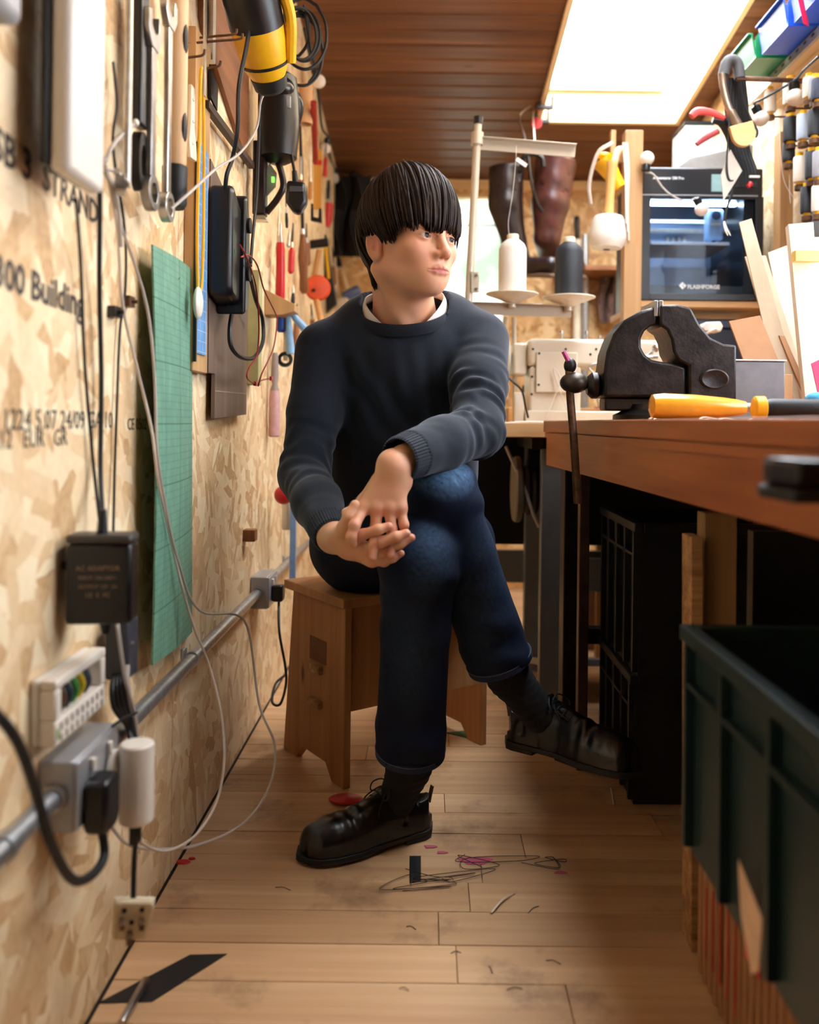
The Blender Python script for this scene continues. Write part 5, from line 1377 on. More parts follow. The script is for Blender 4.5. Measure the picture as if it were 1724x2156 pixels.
part('body', MB().prism([(.022+.022*math.cos(a), .022*math.sin(a)) for a in [2*PI*i/20 for i in range(20)]], .300, .404, trm((FX+.013, yc_, 0))), WHT, t, bev=.003)
part('usb_plug', MB().cbox((FX+.034, yc_, .285), (.012, .018, .028)), BLK, t, bev=.002)
pl = Vector((FX+.032, yc_, .83-(1922-890)/1800*yc_))
t = thing('loose_plug', 'dusty cream three-pin plug hanging pins out on a black lead', 'plug', pl+Vector((0, 0, -.05)))
part('lead', MB().tube([(FX+.034, yc_, .2705), pl+Vector((0, .002, .06)), pl+Vector((0, 0, .014))], .0036, 8, 6), BLKR, t)
PM = trm(pl)@rotm('Z', .35)@rotm('Y', .18)
part('body', MB().prism([(-.026, .010), (-.020, .016), (.020, .016), (.026, .010), (.022, -.034), (-.018, -.034)], -.012, .000, PM, axis='Y'), plain('old_cream', rgb(206, 186, 150), .5, var=.1), t, bev=.003)
part('back_cover', MB().prism([(-.027, .012), (.027, .012), (.023, -.036), (-.020, -.036)], .001, .012, PM, axis='Y'), CREAM, t, bev=.003)
for x, z, s_ in ((-.012, -.008, .007), (.012, -.008, .007), (0, -.026, .009)): part('pin', MB().cbox((x, -.021, z), (.006, .018, s_), PM), RUST, t)
for x, z in ((-.012, .005), (.010, .006), (0, -.010)): part('screw', MB().cyl(PM@Vector((x, -.0122, z)), PM@Vector((x, -.0135, z)), .0032, n=10), DKSTEEL, t)
t = thing('power_supply', 'white slotted power supply with coloured wires showing, above the near outlet box', 'power supply', (XL+.03, b1y0+.06, .445))
z0, z1 = .446, .524; ya, yb = .995, 1.148
part('case', MB().prism([(ya, z0), (yb, z0), (yb, z1), (ya, z1)], XL+.0005, XL+.012, axis='X'), WHT, t, bev=.004)
FRX = (XL+.0122, XL+.032)
for lo, hi in (((ya, z0), (yb, z0+.030)), ((ya, z1-.012), (yb, z1)), ((ya, z0+.0301), (ya+.016, z1-.0121)), ((yb-.014, z0+.0301), (yb, z1-.0121))):
    part('frame', MB().box((FRX[0], lo[0], lo[1]), (FRX[1], hi[0], hi[1])), WHT, t, bev=.003)
for r in range(2):
    for k in range(9):
        y = ya+.014+(yb-ya-.028)*k/8; part('slot', MB().cbox((FRX[1]+.0003, y, z0+.008+.013*r), (.001, .0042, .008)), plain('slot_dark', rgb(120, 110, 100), .8), t)
for k, (c, nm) in enumerate((((90, 60, 40), 'brown_core'), ((40, 60, 70), 'grey_core'), ((60, 140, 60), 'green_core'), ((200, 170, 30), 'yellow_core'), ((60, 66, 80), 'blue_core'))):
    y = ya+.035+k*.019; part('wire', MB().tube([(FRX[0]+.006, y, z0+.030), (FRX[0]+.012, y+.004, z0+.045), (FRX[0]+.006, y-.004, z1-.012)], .0042, 7, 4), plain(nm, rgb(*c), .45), t)
part('sticker', MB().cbox((FRX[1]+.0003, ya+.006, z0+.014), (.0006, .006, .012)), plain('green_sticker', rgb(110, 150, 60), .5), t)
# black adaptor hung by its lead
A = W(216, 1225, .05); w2 = .041
t = thing('power_adaptor', 'square black mains adaptor with printed rating label hanging above the white power supply', 'adaptor', A+Vector((0, 0, -.05)))
AM = trm(A)@rotm('Z', .10)
part('body', MB().box((-.040, -.022, -.050), (.040, .022, .050), AM), BLK, t, bev=.005)
part('top_cap', MB().box((-.0402, -.0222, .0504), (.0402, .0222, .062), AM), plain('dark_grey_plastic', rgb(58, 54, 52), .4), t, bev=.004)
part('strain_relief', MB().lathe([(.007, .0), (.005, .03)], AM@trm((0, -.004, .062)), 12), BLKR, t)
part('cable_foot', MB().lathe([(.004, -.066), (.008, -.050)], AM@trm((.004, 0, 0)), 12), BLKR, t)
lab = MB()
for k, (txt, sz) in enumerate((('▬▬▬▬▬', .006), ('INPUT 100-240V~', .0062), ('OUTPUT 12V  2A', .0062), ('CE  E  FC', .0075))):
    m = text_mesh(txt if k else 'AC ADAPTOR', sz if k else .0085, AM@basis((0, -.0222, .018-.011*k), (1, 0, 0), (0, 0, 1)), .0001, align='CENTER'); lab.add(m.v, m.f)
part('rating_label', lab, plain('bronze_print', rgb(150, 120, 92), .5), t, smooth=None)
# the adaptor's wall peg
solo('adaptor_peg', MB().cyl((XL, A.y, A.z+.02), (A.x-.0445, A.y, A.z+.02), .006), BLK, 'short black peg holding the square adaptor off the wall', 'peg')
# bundle of black wires and a dark inline block
t = thing('inline_transformer', 'dark grey inline transformer block above a bundle of tied black wires', 'transformer', W(258, 1400, .03))
p = W(258, 1362, .03); part('block', MB().box((p.x-.018, p.y-.022, p.z-.042), (p.x+.016, p.y+.022, p.z+.042)), plain('slate_plastic', rgb(52, 54, 62), .45), t, bev=.005)
part('screw', MB().cyl((p.x+.0165, p.y-.008, p.z+.006), (p.x+.019, p.y-.008, p.z+.006), .004, n=10), STEEL, t)
for k in range(5):
    part('wire', MB().tube([W(248+k*5, 1400, .02+.006*k), W(236+k*8, 1440, .03+.004*k), W(240+k*9, 1490, .035), W(268+k*4, 1530, .04), W(276+k*4, 1575, .05)], .0034, 7, 5), BLKR if k < 4 else GREYC, t)
part('cable_tie', MB().tube([W(236, 1530, .045), W(262, 1512, .055), W(288, 1500, .05)], .0022, 6, 4), BLKR, t)
cable('signal_cable', [W(246, 1305, .05), W(250, 1340, .055), W(262, 1420, .055), W(282, 1500, .05), W(290, 1560, .05)], .0026, GREYC, 'grey cable passing over the dark inline transformer block')
# far box: black plug, flex down to the floor
pz = cz; fy = 2.295; fx = XL+.0505
t = thing('mains_plug', 'black mains plug in the far outlet box, flex hanging down to the floor', 'plug', (fx, fy, pz-.03))
part('body', MB().prism([(fy-.024, pz-.030), (fy+.016, pz-.030), (fy+.024, pz+.010), (fy-.026, pz+.016)], fx, fx+.030, axis='X'), BLK, t, bev=.006)
part('flex', MB().tube([(fx+.016, fy, pz-.025), at(588, 1330, 2.24), at(600, 1400, 2.24), at(602, 1440, 2.23), at(590, 1482, 2.20), at(573, 1478, 2.23), at(580, 1440, 2.28), at(602, 1420, 2.35)], .0034, 8, 8), BLKR, t)
# ================================================================ stool
PLY = wood('plywood', rgb(158, 104, 62), rgb(196, 142, 92), 2, 1.0, .55, True, .06, knotcol=rgb(90, 58, 36))
PLYE = wood('ply_edge', rgb(120, 80, 48), rgb(206, 160, 108), 0, 3.0, .6, False, .05)
SA, SB_ = Vector((-.180, 1.927, 0)), Vector((-.356, 2.171, 0))
su = (SB_-SA).normalized(); sv = Vector((su.y, -su.x, 0))
t = thing('stool', 'low plywood stool with slotted side panels that the man sits on', 'stool', (-.08, 2.13, 0))
Lp = (SB_-SA).length; SHT = .432
def panel_M(o): return basis(o, su, (0, 0, 1))   # x along depth, y up, z = su x up
side = [(0, 0), (.055, 0), (.085, .035), (Lp-.105, .035), (Lp-.07, 0), (Lp, 0), (Lp-.045, SHT-.022), (.0, SHT-.022)]
for k, off in enumerate((0, .425)):
    o = SA+sv*off+su*(0.0 if k == 0 else .03)
    M = panel_M(o); nz = M.to_3x3()@Vector((0, 0, 1)); th = .018 if nz.dot(sv) > 0 else -.018
    pn = part('side_panel', MB().prism(side, min(0, th), max(0, th), M), PLY, t, bev=.0015)
    if k == 0:
        for z, h in ((.235, .020), (.155, .016)):
            part('tenon', MB().box((.10, z, -.012 if th > 0 else .0), (.155, z+h, 0 if th > 0 else .012), M), PLYE, pn, bev=.001)
        part('notch', MB().box((.085, .26, -.0012 if th > 0 else 0), (.165, .315, 0 if th > 0 else .0012), M), plain('worn_notch', rgb(116, 72, 42), .7), pn)
M = panel_M(SA+sv*.0186-su*.0)
part('front_apron', MB().box((.020, .165, 0), (.036, SHT-.023, .40), basis(SA+sv*.0186, su, (0, 0, 1)) if (panel_M(SA).to_3x3()@Vector((0, 0, 1))).dot(sv) > 0 else basis(SA+sv*.0186+sv*.40, su, (0, 0, 1))), PLY, t, bev=.001)
sp = [SA-su*.012-sv*.012, SA-su*.012+sv*.46, SA+su*.285+sv*.46, SA+su*.285-sv*.012]
part('seat', MB().prism([(p.x, p.y) for p in sp], SHT-.0215, SHT), PLY, t, bev=.002)

# ================================================================ workbench
BX0, BX1 = .326, .410       # front edge at the far end and near the camera (the bench stands slightly askew)
def bench_x(y): return .326+.044*(2.35-y)
BT = .840; bn, bf = .25, 2.35
t = thing('workbench', 'heavy reddish-brown wooden workbench along the right wall on dark steel legs', 'workbench', (.7, 1.3, 0))
part('top', MB().prism([(bench_x(bn)-.008, bn), (XR-.003, bn), (XR-.003, bf), (bench_x(bf)-.008, bf)], BT-.032, BT), BENCHW, t, bev=.003)
part('apron', MB().prism([(bench_x(bn), bn+.01), (bench_x(bn)+.022, bn+.01), (bench_x(bf)+.022, bf-.008), (bench_x(bf), bf-.008)], BT-.122, BT-.0325), BENCHW, t, bev=.002)
part('end_apron', MB().box((bench_x(bf)+.0225, bf-.03, BT-.122), (XR-.004, bf-.008, BT-.0325)), BENCHW, t, bev=.002)
part('moulding', MB().prism([(bench_x(bn)-.004, bn+.01), (bench_x(bn)-.0003, bn+.01), (bench_x(bf)-.0003, bf-.008), (bench_x(bf)-.004, bf-.008)], BT-.047, BT-.0335), BENCHW, t)
for y in (2.24, .42):
    part('leg', MB().box((bench_x(y)+.025, y-.035, 0), (bench_x(y)+.085, y+.035, BT-.0325)), DKSTEEL, t, bev=.003)
    part('leg', MB().box((XR-.08, y-.035, 0), (XR-.02, y+.035, BT-.0325)), DKSTEEL, t, bev=.003)
    part('rail', MB().box((bench_x(y)+.0855, y-.02, .26), (XR-.0805, y+.02, .30)), DKSTEEL, t, bev=.002)
solo('steel_upright', MB().box((.368, 2.05, 0), (.392, 2.08, BT-.1225)), plain('brown_steel', rgb(84, 64, 52), .45, .6, .2), 'slim brown steel upright propping the bench beside the dark leg', 'upright', bev=.002)
# dark slab jutting from the apron beside the camera
t = thing('clamp_plate', 'dark steel plate sticking out below the edge of the workbench', 'plate', (.34, .80, .765))
a = at(1610, 990, .80)
part('plate', MB().prism([(.322, .820), (.340, .838), (.387, .838), (.387, .735), (.318, .735), (.315, .80)], .776, .802), plain('dark_plate', rgb(40, 38, 38), .28, .6, .2), t, bev=.006)
part('rim', MB().prism([(.318, .822), (.338, .842), (.387, .842), (.387, .731), (.314, .731), (.311, .80)], .764, .7755), BLKR, t, bev=.003)

# vise
VY = 1.75
def vp(px, py): p = at(px, py, VY); return (p.x, p.z)
t = thing('bench_vise', 'big worn black iron bench vise with a round throat bolted to the bench', 'vise', (.46, VY, BT))
IRON = plain('worn_iron', rgb(48, 43, 42), .4, .7, .5, 25, .35)
fj_ = [(1262, 838), (1261, 790), (1267, 745), (1281, 708), (1304, 680), (1336, 661), (1371, 651), (1371, 688), (1357, 692), (1345, 702), (1338, 717), (1338, 735), (1346, 750), (1360, 761), (1380, 765), (1405, 768), (1430, 776), (1430, 838)]
bj_ = [(1374, 650), (1410, 648), (1438, 655), (1455, 688), (1478, 716), (1505, 729), (1531, 731), (1531, 853), (1433, 853), (1433, 774), (1413, 764), (1402, 745), (1398, 720), (1389, 701), (1374, 691)]
part('front_jaw', MB().prism([vp(*p) for p in fj_][::-1], VY-.048, VY+.048, axis='Y'), IRON, t, bev=.006)
part('back_jaw', MB().prism([vp(*p) for p in bj_][::-1], VY-.054, VY+.054, axis='Y'), IRON, t, bev=.005)
for x0, x1 in ((1363, 1371.5), (1373.5, 1382)):
    a, b = vp(x0, 672), vp(x1, 640); part('jaw_plate', MB().box((a[0], VY-.050, a[1]), (b[0], VY+.050, b[1])), STEEL, t, bev=.001)
a, b = vp(1280, 880), vp(1520, 853.5)
part('swivel_base', MB().lathe([(.105, 0), (.105, .010), (.085, .020), (.080, b[1]-BT-.0005)], trm(((a[0]+b[0])/2, VY, BT+.0003)), 32), IRON, t)
part('slide', MB().box((vp(1268, 800)[0], VY-.03, vp(1400, 866)[1]), (vp(1436, 800)[0], VY+.03, vp(1400, 838.5)[1])), IRON, t, bev=.004)
p0, p1 = vp(1262, 812), vp(1237, 812)
part('screw_boss', MB().lathe([(.020, -.001), (.027, .006), (.027, .016), (.018, .026)], frame((p0[0], VY, p0[1]), (-1, 0, 0)), 24), IRON, t)
hx, hz = vp(1209, 806)
part('screw_head', MB().sphere((hx, VY, hz), .030, 24, sc=(1.0, .9, .72)), plain('handled_iron', rgb(64, 54, 48), .4, .6, .35, 25), t)
part('handle_knob', MB().sphere(vp(1200, 770)[:1]+(VY,)+vp(1200, 770)[1:], .0145, 18, sc=(.9, .9, 1.1)), DKSTEEL, t)
hb = MB().tube([at(1198, 775, VY), at(1200, 830, VY), at(1208, 930, VY), at(1216, 1060, VY)], .0082, 12, 4)
part('handle_bar', hb, RUST, t)
solo('pink_straw', MB().tube([at(1196, 760, VY-.02), at(1186, 740, VY-.02)], .0045, 8, 0), plain('magenta', rgb(178, 40, 120), .4), 'short magenta tube standing on the knob of the vise handle', 'tube')
part('badge', MB().lathe([(.022, 0), (.025, .002), (.022, .004), (.018, .002)], frame((vp(1485, 800)[0], VY-.0545, vp(1400, 800)[1]), (0, -1, 0))@Matrix.Diagonal((1.15, .8, 1, 1)), 28), IRON, t)

# yellow handled tool and black gripped tool lying on the bench
ty = 1.50; a = at(1368, 852, ty); z = BT+.024
t = thing('yellow_handle_tool', 'fat amber plastic tool handle lying on the bench in front of the vise', 'screwdriver', (.46, ty, BT))
AMB = plain('amber_plastic', rgb(236, 166, 44), .22, var=.08, coat=.5)
x0 = a.x; L = at(1570, 852, ty).x-x0
part('handle', MB().lathe([(.012, 0), (.021, .004), (.0235, .022), (.0225, L*.45), (.0185, L*.75), (.0155, L*.9), (.012, L)], frame((x0, ty, z), (1, .02, -.01)), 10), AMB, t, smooth=50)
part('ferrule', MB().cyl((x0+L-.001, ty, z-.001), (x0+L+.028, ty, z-.001), .0085), STEEL, t)
part('blade', MB().cyl((x0+L+.0281, ty, z-.001), (x0+L+.16, ty+.03, z-.004), .006), STEEL, t)
ty2 = 1.42; x2 = at(1585, 858, ty2).x; z2 = BT+.0205
t = thing('black_grip_tool', 'black rubber tool grip with a yellow collar lying across the bench', 'tool', (.65, ty2, BT))
part('collar', MB().lathe([(.016, 0), (.020, .003), (.020, .018), (.017, .020)], frame((x2, ty2, z2), (1, -.08, 0)), 20), YEL, t)
part('grip', MB().lathe([(.014, .0201), (.0165, .03), (.0165, .20), (.012, .21)], frame((x2, ty2, z2), (1, -.08, 0)), 18), BLKR, t)
rs = random.Random(9)
for k in range(12):
    x = .40+rs.random()*.25; y = rs.uniform(1.42, 1.68)
    if abs(y-1.50) < .035: y += .07
    solo('wood_shaving', MB().tube([(x, y, BT+.002), (x+.012, y+.004, BT+.005), (x+.03, y-.003, BT+.002)], .0014, 5, 3), CREAM, 'curl of pale wood shaving lying on the bench by the vise', 'shaving', 'wood shavings on the bench')

# grey steel tray and leaning card
t = thing('steel_tray', 'grey sheet-steel box with a folded rim standing behind the vise', 'box', (.83, 1.86, BT))
gx0, gx1 = at(1528, 800, 1.86).x, at(1652, 800, 1.86).x; gz = at(1590, 757, 1.86).z
GST = plain('grey_sheet_steel', rgb(112, 112, 114), .45, .6, .12)
part('body', MB().box((gx0, 1.86, BT+.0003), (gx1, 1.98, gz-.004)), GST, t, bev=.002)
part('rim', MB().box((gx0-.003, 1.857, gz-.0038), (gx1+.003, 1.983, gz)), plain('bright_rim', rgb(170, 168, 164), .4, .7), t, bev=.001)
KRAFT = plain('kraft_board', rgb(166, 120, 82), .8, var=.06)
BEIGE = plain('beige_card', rgb(178, 156, 128), .8, var=.04)
WCARD = plain('white_card', rgb(214, 198, 172), .75, var=.03)
def lean(name, label, quad, Y0, Y1, th, mat, cat='card'):
    """thin board through four photo corners, foot nearer (Y0) than its top (Y1), given thickness"""
    (a, b, c, d) = quad   # top-left, top-right, bottom-right, bottom-left
    P = [at(*a, Y1), at(*b, Y1), at(*c, Y0), at(*d, Y0)]
    n = (P[1]-P[0]).cross(P[3]-P[0]).normalized()*th
    if n.y < 0: n = -n
    return solo(name, MB().add([tuple(p) for p in P]+[tuple(p+n) for p in P], [(3, 2, 1, 0), (4, 5, 6, 7), (0, 1, 5, 4), (1, 2, 6, 5), (2, 3, 7, 6), (3, 0, 4, 7)]), mat, label, cat)
lean('card_strip', 'tall grey-beige card strip leaning left, reaching highest beside the printer', ((1556, 468), (1582, 460), (1700, 885), (1655, 885)), 2.00, 2.16, .004, BEIGE)
lean('card_strip', 'wide grey-beige card strip with a stepped top leaning behind the white strips', ((1568, 540), (1612, 538), (1722, 885), (1668, 885)), 2.04, 2.20, .004, BEIGE)
lean('card_strip', 'broad cream card strip leaning against the wall between grey card and taped strips', ((1617, 532), (1662, 515), (1745, 885), (1690, 885)), 2.08, 2.24, .004, WCARD)
lean('foam_board', 'upright cream foam board strip bound with yellow tape', ((1660, 472), (1712, 468), (1740, 885), (1700, 885)), 1.97, 2.05, .02, WCARD, 'board')
lean('foam_board', 'narrow cream foam board strip behind the taped one', ((1712, 500), (1740, 498), (1770, 885), (1738, 885)), 2.06, 2.10, .02, WCARD, 'board')
a, b = at(1666, 531, 2.028), at(1716, 553, 2.024)
solo('yellow_tape', MB().box((a.x, 2.003, b.z), (b.x+.006, 2.0265, a.z)), plain('yellow_tape', rgb(232, 190, 92), .5), 'band of yellow tape wrapped round the cream foam board', 'tape')
lean('cardboard_sheet', 'bent brown cardboard sheet leaning over the steel box', ((1535, 676), (1600, 664), (1690, 885), (1612, 885)), 1.995, 2.05, .006, KRAFT)
lean('cardboard_sheet', 'brown cardboard sheet with a folded flap leaning behind the bent sheet', ((1572, 712), (1640, 706), (1712, 885), (1650, 885)), 2.02, 2.09, .006, KRAFT)
lean('cardboard_sheet', 'narrow brown cardboard offcut in front of the cream strips', ((1640, 706), (1652, 708), (1730, 885), (1715, 885)), 1.99, 2.06, .006, KRAFT)
solo('wood_block', MB().box((at(1650, 450, 1.9).x, 1.9, BT+.0003), (at(1672, 450, 1.9).x, 1.94, at(1400, 785, 1.9).z)), PINE, 'short pine block standing beside the grey steel box', 'block', bev=.001)
lean('pink_wallet', 'pink plastic wallet poking out in front of the cream boards', ((1708, 765), (1740, 750), (1760, 885), (1735, 885)), 1.86, 1.90, .004, plain('pink_vinyl', rgb(206, 46, 92), .4), 'wallet')
solo('blue_rag', MB().sphere(at(1720, 840, 1.75), .02, 16, sc=(1.2, 1, .7)), plain('cyan_cloth', rgb(60, 150, 200), .8, bump=.3), 'crumpled bright blue cloth lying on the bench under the pink wallet', 'cloth')

# ================================================================ sewing table and machine
t = thing('sewing_table', 'pine-topped sewing table beyond the workbench on grey steel legs', 'table', (.6, 2.65, 0))
TT = .832
part('top', MB().box((.15, 2.405, TT-.040), (XR-.003, 2.95, TT)), TABLEW, t, bev=.002)
GLEG = plain('grey_leg_steel', rgb(120, 122, 122), .5, .4, .08)
for x, y in ((.36, 2.48), (.36, 2.88), (1.05, 2.48), (1.05, 2.88)):
    part('leg', MB().box((x-.03, y-.02, 0), (x+.03, y+.02, TT-.0405)), GLEG, t, bev=.003)
part('stretcher', MB().box((.3905, 2.865, .27), (1.0195, 2.895, .38)), GLEG, t, bev=.003)
part('stretcher', MB().box((.10, 2.905, .29), (1.10, 2.93, .40)), GLEG, t, bev=.003)
part('added_dark_sheet', MB().box((.12, 2.905, .42), (1.10, 2.925, TT-.0405)), BLK, t)  # black sheet added to darken the gap under the table
part('undertray', MB().box((.30, 2.46, TT-.075), (.80, 2.85, TT-.0405)), BLK, t, bev=.002)
CRM = plain('cream_enamel', rgb(222, 210, 188), .3, var=.02, spec=.5)
MY = 2.57
def mp(px, py, Y=MY): p = at(px, py, Y); return p
t = thing('sewing_machine', 'cream industrial sewing machine seen from behind on the pine table', 'sewing machine', (.45, MY+.05, TT))
def mbox(name, x0, y0, x1, y1, Y0, Y1, mat, bev=.006):
    a, b = at(x0, y1, Y0), at(x1, y0, Y0)
    return part(name, MB().box((a.x, Y0, max(a.z, TT+.0005)), (b.x, Y1, b.z)), mat, t, bev=bev)
col_ = mbox('column', 1114, 772, 1224, 900, MY, MY+.15, CRM, .008)
arm_ = mbox('arm', 1112, 716, 1420, 771, MY-.004, MY+.150, CRM, .012)
mbox('cover_plate', 1128, 742, 1216, 826, MY-.012, MY-.0045, CRM, .003)
mbox('face_end', 1372, 771.5, 1440, 830, MY+.02, MY+.12, CRM, .006)
mbox('bed', 1105, 868, 1450, 900, MY-.02, MY+.155, CRM, .004)
mbox('pulley_housing', 1080, 722, 1111, 790, MY+.02, MY+.13, CRM, .008)
p = mp(1068, 750)
part('handwheel', MB().lathe([(.020, -.010), (.055, -.010), (.062, -.004), (.062, .008), (.055, .012), (.018, .012)], frame((p.x, MY+.075, p.z), (1, 0, 0)), 36), CRM, t)
part('wheel_boss', MB().cyl((p.x+.012, MY+.075, p.z), (mp(1080, 750).x-.0005, MY+.075, p.z), .018), STEEL, t)
for px, py in ((1122, 735), (1191, 735), (1255, 735), (1135, 744), (1243, 746), (1120, 793), (1134, 810), (1119, 830)):
    q = at(px, py, MY-.0125 if 1128 < px < 1216 and py > 742 else MY-.0045 if py < 771 else MY-.0005)
    part('screw', MB().lathe([(.0038, 0), (.0036, .0015), (.002, .002)], frame(q, (0, -1, 0)), 10), DKSTEEL, t)
for px in (1182, 1235, 1262):
    q = mp(px, 714, MY+.06); h = .035 if px < 1240 else .02
    part('thread_post', MB().lathe([(.006, 0), (.004, .006), (.003, h*.7), (.006, h*.75), (.005, h)], trm((q.x, MY+.06, at(px, 716, MY-.004).z)), 12), STEEL, t)
lv = mbox('knee_lifter', 1082, 826, 1104, 900, MY-.01, MY+.02, CRM, .003)
part('chrome_guide', MB().tube([mp(1250, 786, MY-.02), mp(1240, 772, MY-.02), mp(1262, 764, MY-.02), mp(1290, 768, MY-.02)], .003, 8, 5), STEEL, t)
part('feeder', MB().lathe([(.006, 0), (.012, .004), (.012, .016), (.005, .022)], frame(mp(1380, 735, MY-.03), (0, -1, .3)), 16), STEEL, t)
part('feeder_arm', MB().tube([mp(1372, 742, MY-.004), mp(1362, 752, MY-.025), mp(1385, 752, MY-.03)], .006, 8, 4), STEEL, t)
cable('sewing_lead', [mp(1150, 878, MY-.03), mp(1165, 840, MY-.03), mp(1180, 800, MY-.035), mp(1165, 775, MY-.03), mp(1176, 815, MY-.03), mp(1196, 868, MY-.03)], .0018, WHT, 'thin white cord crossed over itself on the front of the sewing machine')
cable('power_lead', [mp(1052, 778, MY-.02), mp(1075, 800, MY-.04), mp(1098, 822, MY-.045), mp(1106, 855, MY-.045), mp(1112, 880, MY-.04)], .0032, BLKR, 'black lead draped over the handwheel side of the sewing machine')
cable('sewing_lead', [mp(1000, 894, 2.46), mp(1040, 893, 2.46), (mp(1100, 893, 2.46).x, 2.46, TT+.003), (mp(1150, 893, 2.46).x, 2.47, TT+.003), (mp(1145, 893, 2.46).x, 2.50, TT+.003)], .003, WHT, 'white cord lying along the front of the pine table')
# lamp arm of the sewing machine
t = thing('machine_lamp', 'small white rectangular lamp head on a thin white arm above the vise', 'lamp', mp(1450, 730, 2.4))
part('head', MB().prism([(mp(1473, 690, 2.4).x, mp(1495, 692, 2.4).z), (mp(1480, 690, 2.4).x, mp(1495, 680, 2.4).z), (mp(1512, 690, 2.4).x, mp(1495, 678, 2.4).z), (mp(1518, 690, 2.4).x, mp(1495, 688, 2.4).z), (mp(1513, 690, 2.4).x, mp(1495, 700, 2.4).z), (mp(1478, 690, 2.4).x, mp(1495, 700, 2.4).z)], 2.38, 2.43, axis='Y'), WHT, t, bev=.004)
part('arm', MB().tube([mp(1508, 692, 2.375), mp(1465, 712, 2.40), mp(1420, 735, 2.45), mp(1395, 760, 2.55)], .0045, 8, 4), WHT, t)
# bobbins and snips along the back of the table (seen above the machine)
def spool(label, p, r, h, mat, cap=YEL, group=None, name='thread_spool'):
    t = thing(name, label, 'thread spool', p, group)
    part('thread', MB().lathe([(r*.92, .008), (r, .012), (r, h-.012), (r*.92, h-.008)], None, 20), mat, t, local=True)
    part('cap', MB().lathe([(r*.55, 0), (r*.55, .0075), (r*.5, .0078), (r*.5, h-.0078), (r*.55, h-.0075), (r*.55, h+.004), (r*.3, h+.004)], None, 16), cap, t, local=True)
    return t
def thread_mat(name, col):
    s = NT(name); w = s.n('TexWave', bands_direction='Z'); w.inputs['Scale'].default_value = 130; w.inputs['Distortion'].default_value = 1.2
    s.l(s.coords(), w.inputs['Vector'])
    s.l(s.ramp(w.outputs['Fac'], [(0.0, tuple(c*.75 for c in col[:3])), (1.0, tuple(min(1, c*1.1) for c in col[:3]))]), s.b.inputs['Base Color'])
    s.b.inputs['Roughness'].default_value = .6; s.bump(w.outputs['Fac'], .5, .001); return s.m
TW, TB, TN, TG, TBL = thread_mat('white_thread', rgb(232, 220, 204)), thread_mat('black_thread', rgb(19, 22, 29)), thread_mat('navy_thread', rgb(40, 48, 72)), thread_mat('grey_thread', rgb(150, 150, 158)), thread_mat('pale_blue_thread', rgb(186, 200, 220))
ash = MB().box((.28, 2.96, TT-.06), (.80, 3.06, TT+.055)); solo('back_ledge', ash, TABLEW, 'pale ledge behind the sewing machine carrying small spools', 'ledge', bev=.003)
spool('slim black spool with a yellow cap standing behind the sewing machine', (at(1113, 450, 3.0).x, 3.0, TT+.0553), .016, .085, TB)
spool('slim white spool with a yellow cap standing behind the sewing machine', (at(1183, 450, 3.0).x, 3.0, TT+.0553), .012, .10, TW)
t = thing('snips', 'pair of thread snips with red grips on the ledge behind the machine', 'snips', (at(1270, 450, 3.0).x, 3.0, TT+.0553))
for k in (-1, 1): part('blade', MB().tube([(at(1270, 450, 3.0).x+.004*k, 3.0, TT+.058), (at(1270, 450, 3.0).x+.014*k, 3.0, TT+.09), (at(1270, 450, 3.0).x+.010*k, 3.0, TT+.115)], .004, 8, 4), STEEL, t)
part('grip', MB().cbox((at(1270, 450, 3.0).x, 3.0, TT+.0575), (.05, .02, .004)), RED, t)

# cone stand with two big cones
SY = 2.50
def sp_(px, py, Y=SY): return at(px, py, Y)
STB = plain('stand_beige', rgb(190, 176, 154), .4, .2, .03)
top, bot = sp_(1006, 262), sp_(983, 660); foot = Vector((bot.x-.01, SY, TT+.0003))
t = thing('cone_stand', 'beige metal cone stand with two arms rising from the sewing table', 'thread stand', foot)
part('pole', MB().cyl(foot, top, .0115, n=18), STB, t)
part('pole_cap', MB().cyl(top+(top-bot).normalized()*.0003, top+(top-bot).normalized()*.022, .0135, n=18), BLK, t)
part('base_flange', MB().cyl(foot+Vector((0, 0, .0002)), foot+Vector((0, 0, .012)), .032), STB, t)
def bar(name, a, b, h, w):
    d = (b-a); M = basis(a, d, (0, 0, 1)); L = d.length
    o = part(name, MB().box((0, -h/2, -w), (L, h/2, -w+.004), M).box((0, h/2-.003, -w+.0041), (L, h/2, w), M), STB, t, bev=.001)
    return M, L, o
M, L, o = bar('guide_arm', sp_(1012, 301), sp_(1212, 317), .034, .012)
for f in (.06, .36, .52, .97): part('screw', MB().cyl(M@Vector((L*f, 0, .0125-.0245)), M@Vector((L*f, 0, -.0205)), .0042, n=12), STEEL, o)
M, L, o = bar('cone_arm', sp_(985, 648), sp_(1204, 655), .034, .014)
for f in (.09, .43, .98): part('screw', MB().cyl(M@Vector((L*f, .004, -.0145)), M@Vector((L*f, .004, -.0205)), .0045, n=12), STEEL, o)
for py in (292, 648): part('collar', MB().lathe([(.0118, -.018), (.018, -.018), (.018, .018), (.0118, .018), (.0118, -.018)], frame(bot.lerp(top, (660-py)/398), top-bot), 20, cap=False), STB, t)
part('bracket', MB().box((sp_(991, 600).x, SY-.016, sp_(1000, 618).z), (sp_(1008, 600).x, SY-.0125, sp_(1000, 574).z)), STB, t, bev=.001)
for py in (582, 610): part('screw', MB().cyl((sp_(1002, py).x, SY-.0162, sp_(1002, py).z), (sp_(1002, py).x, SY-.021, sp_(1002, py).z), .004, n=10), STEEL, t)
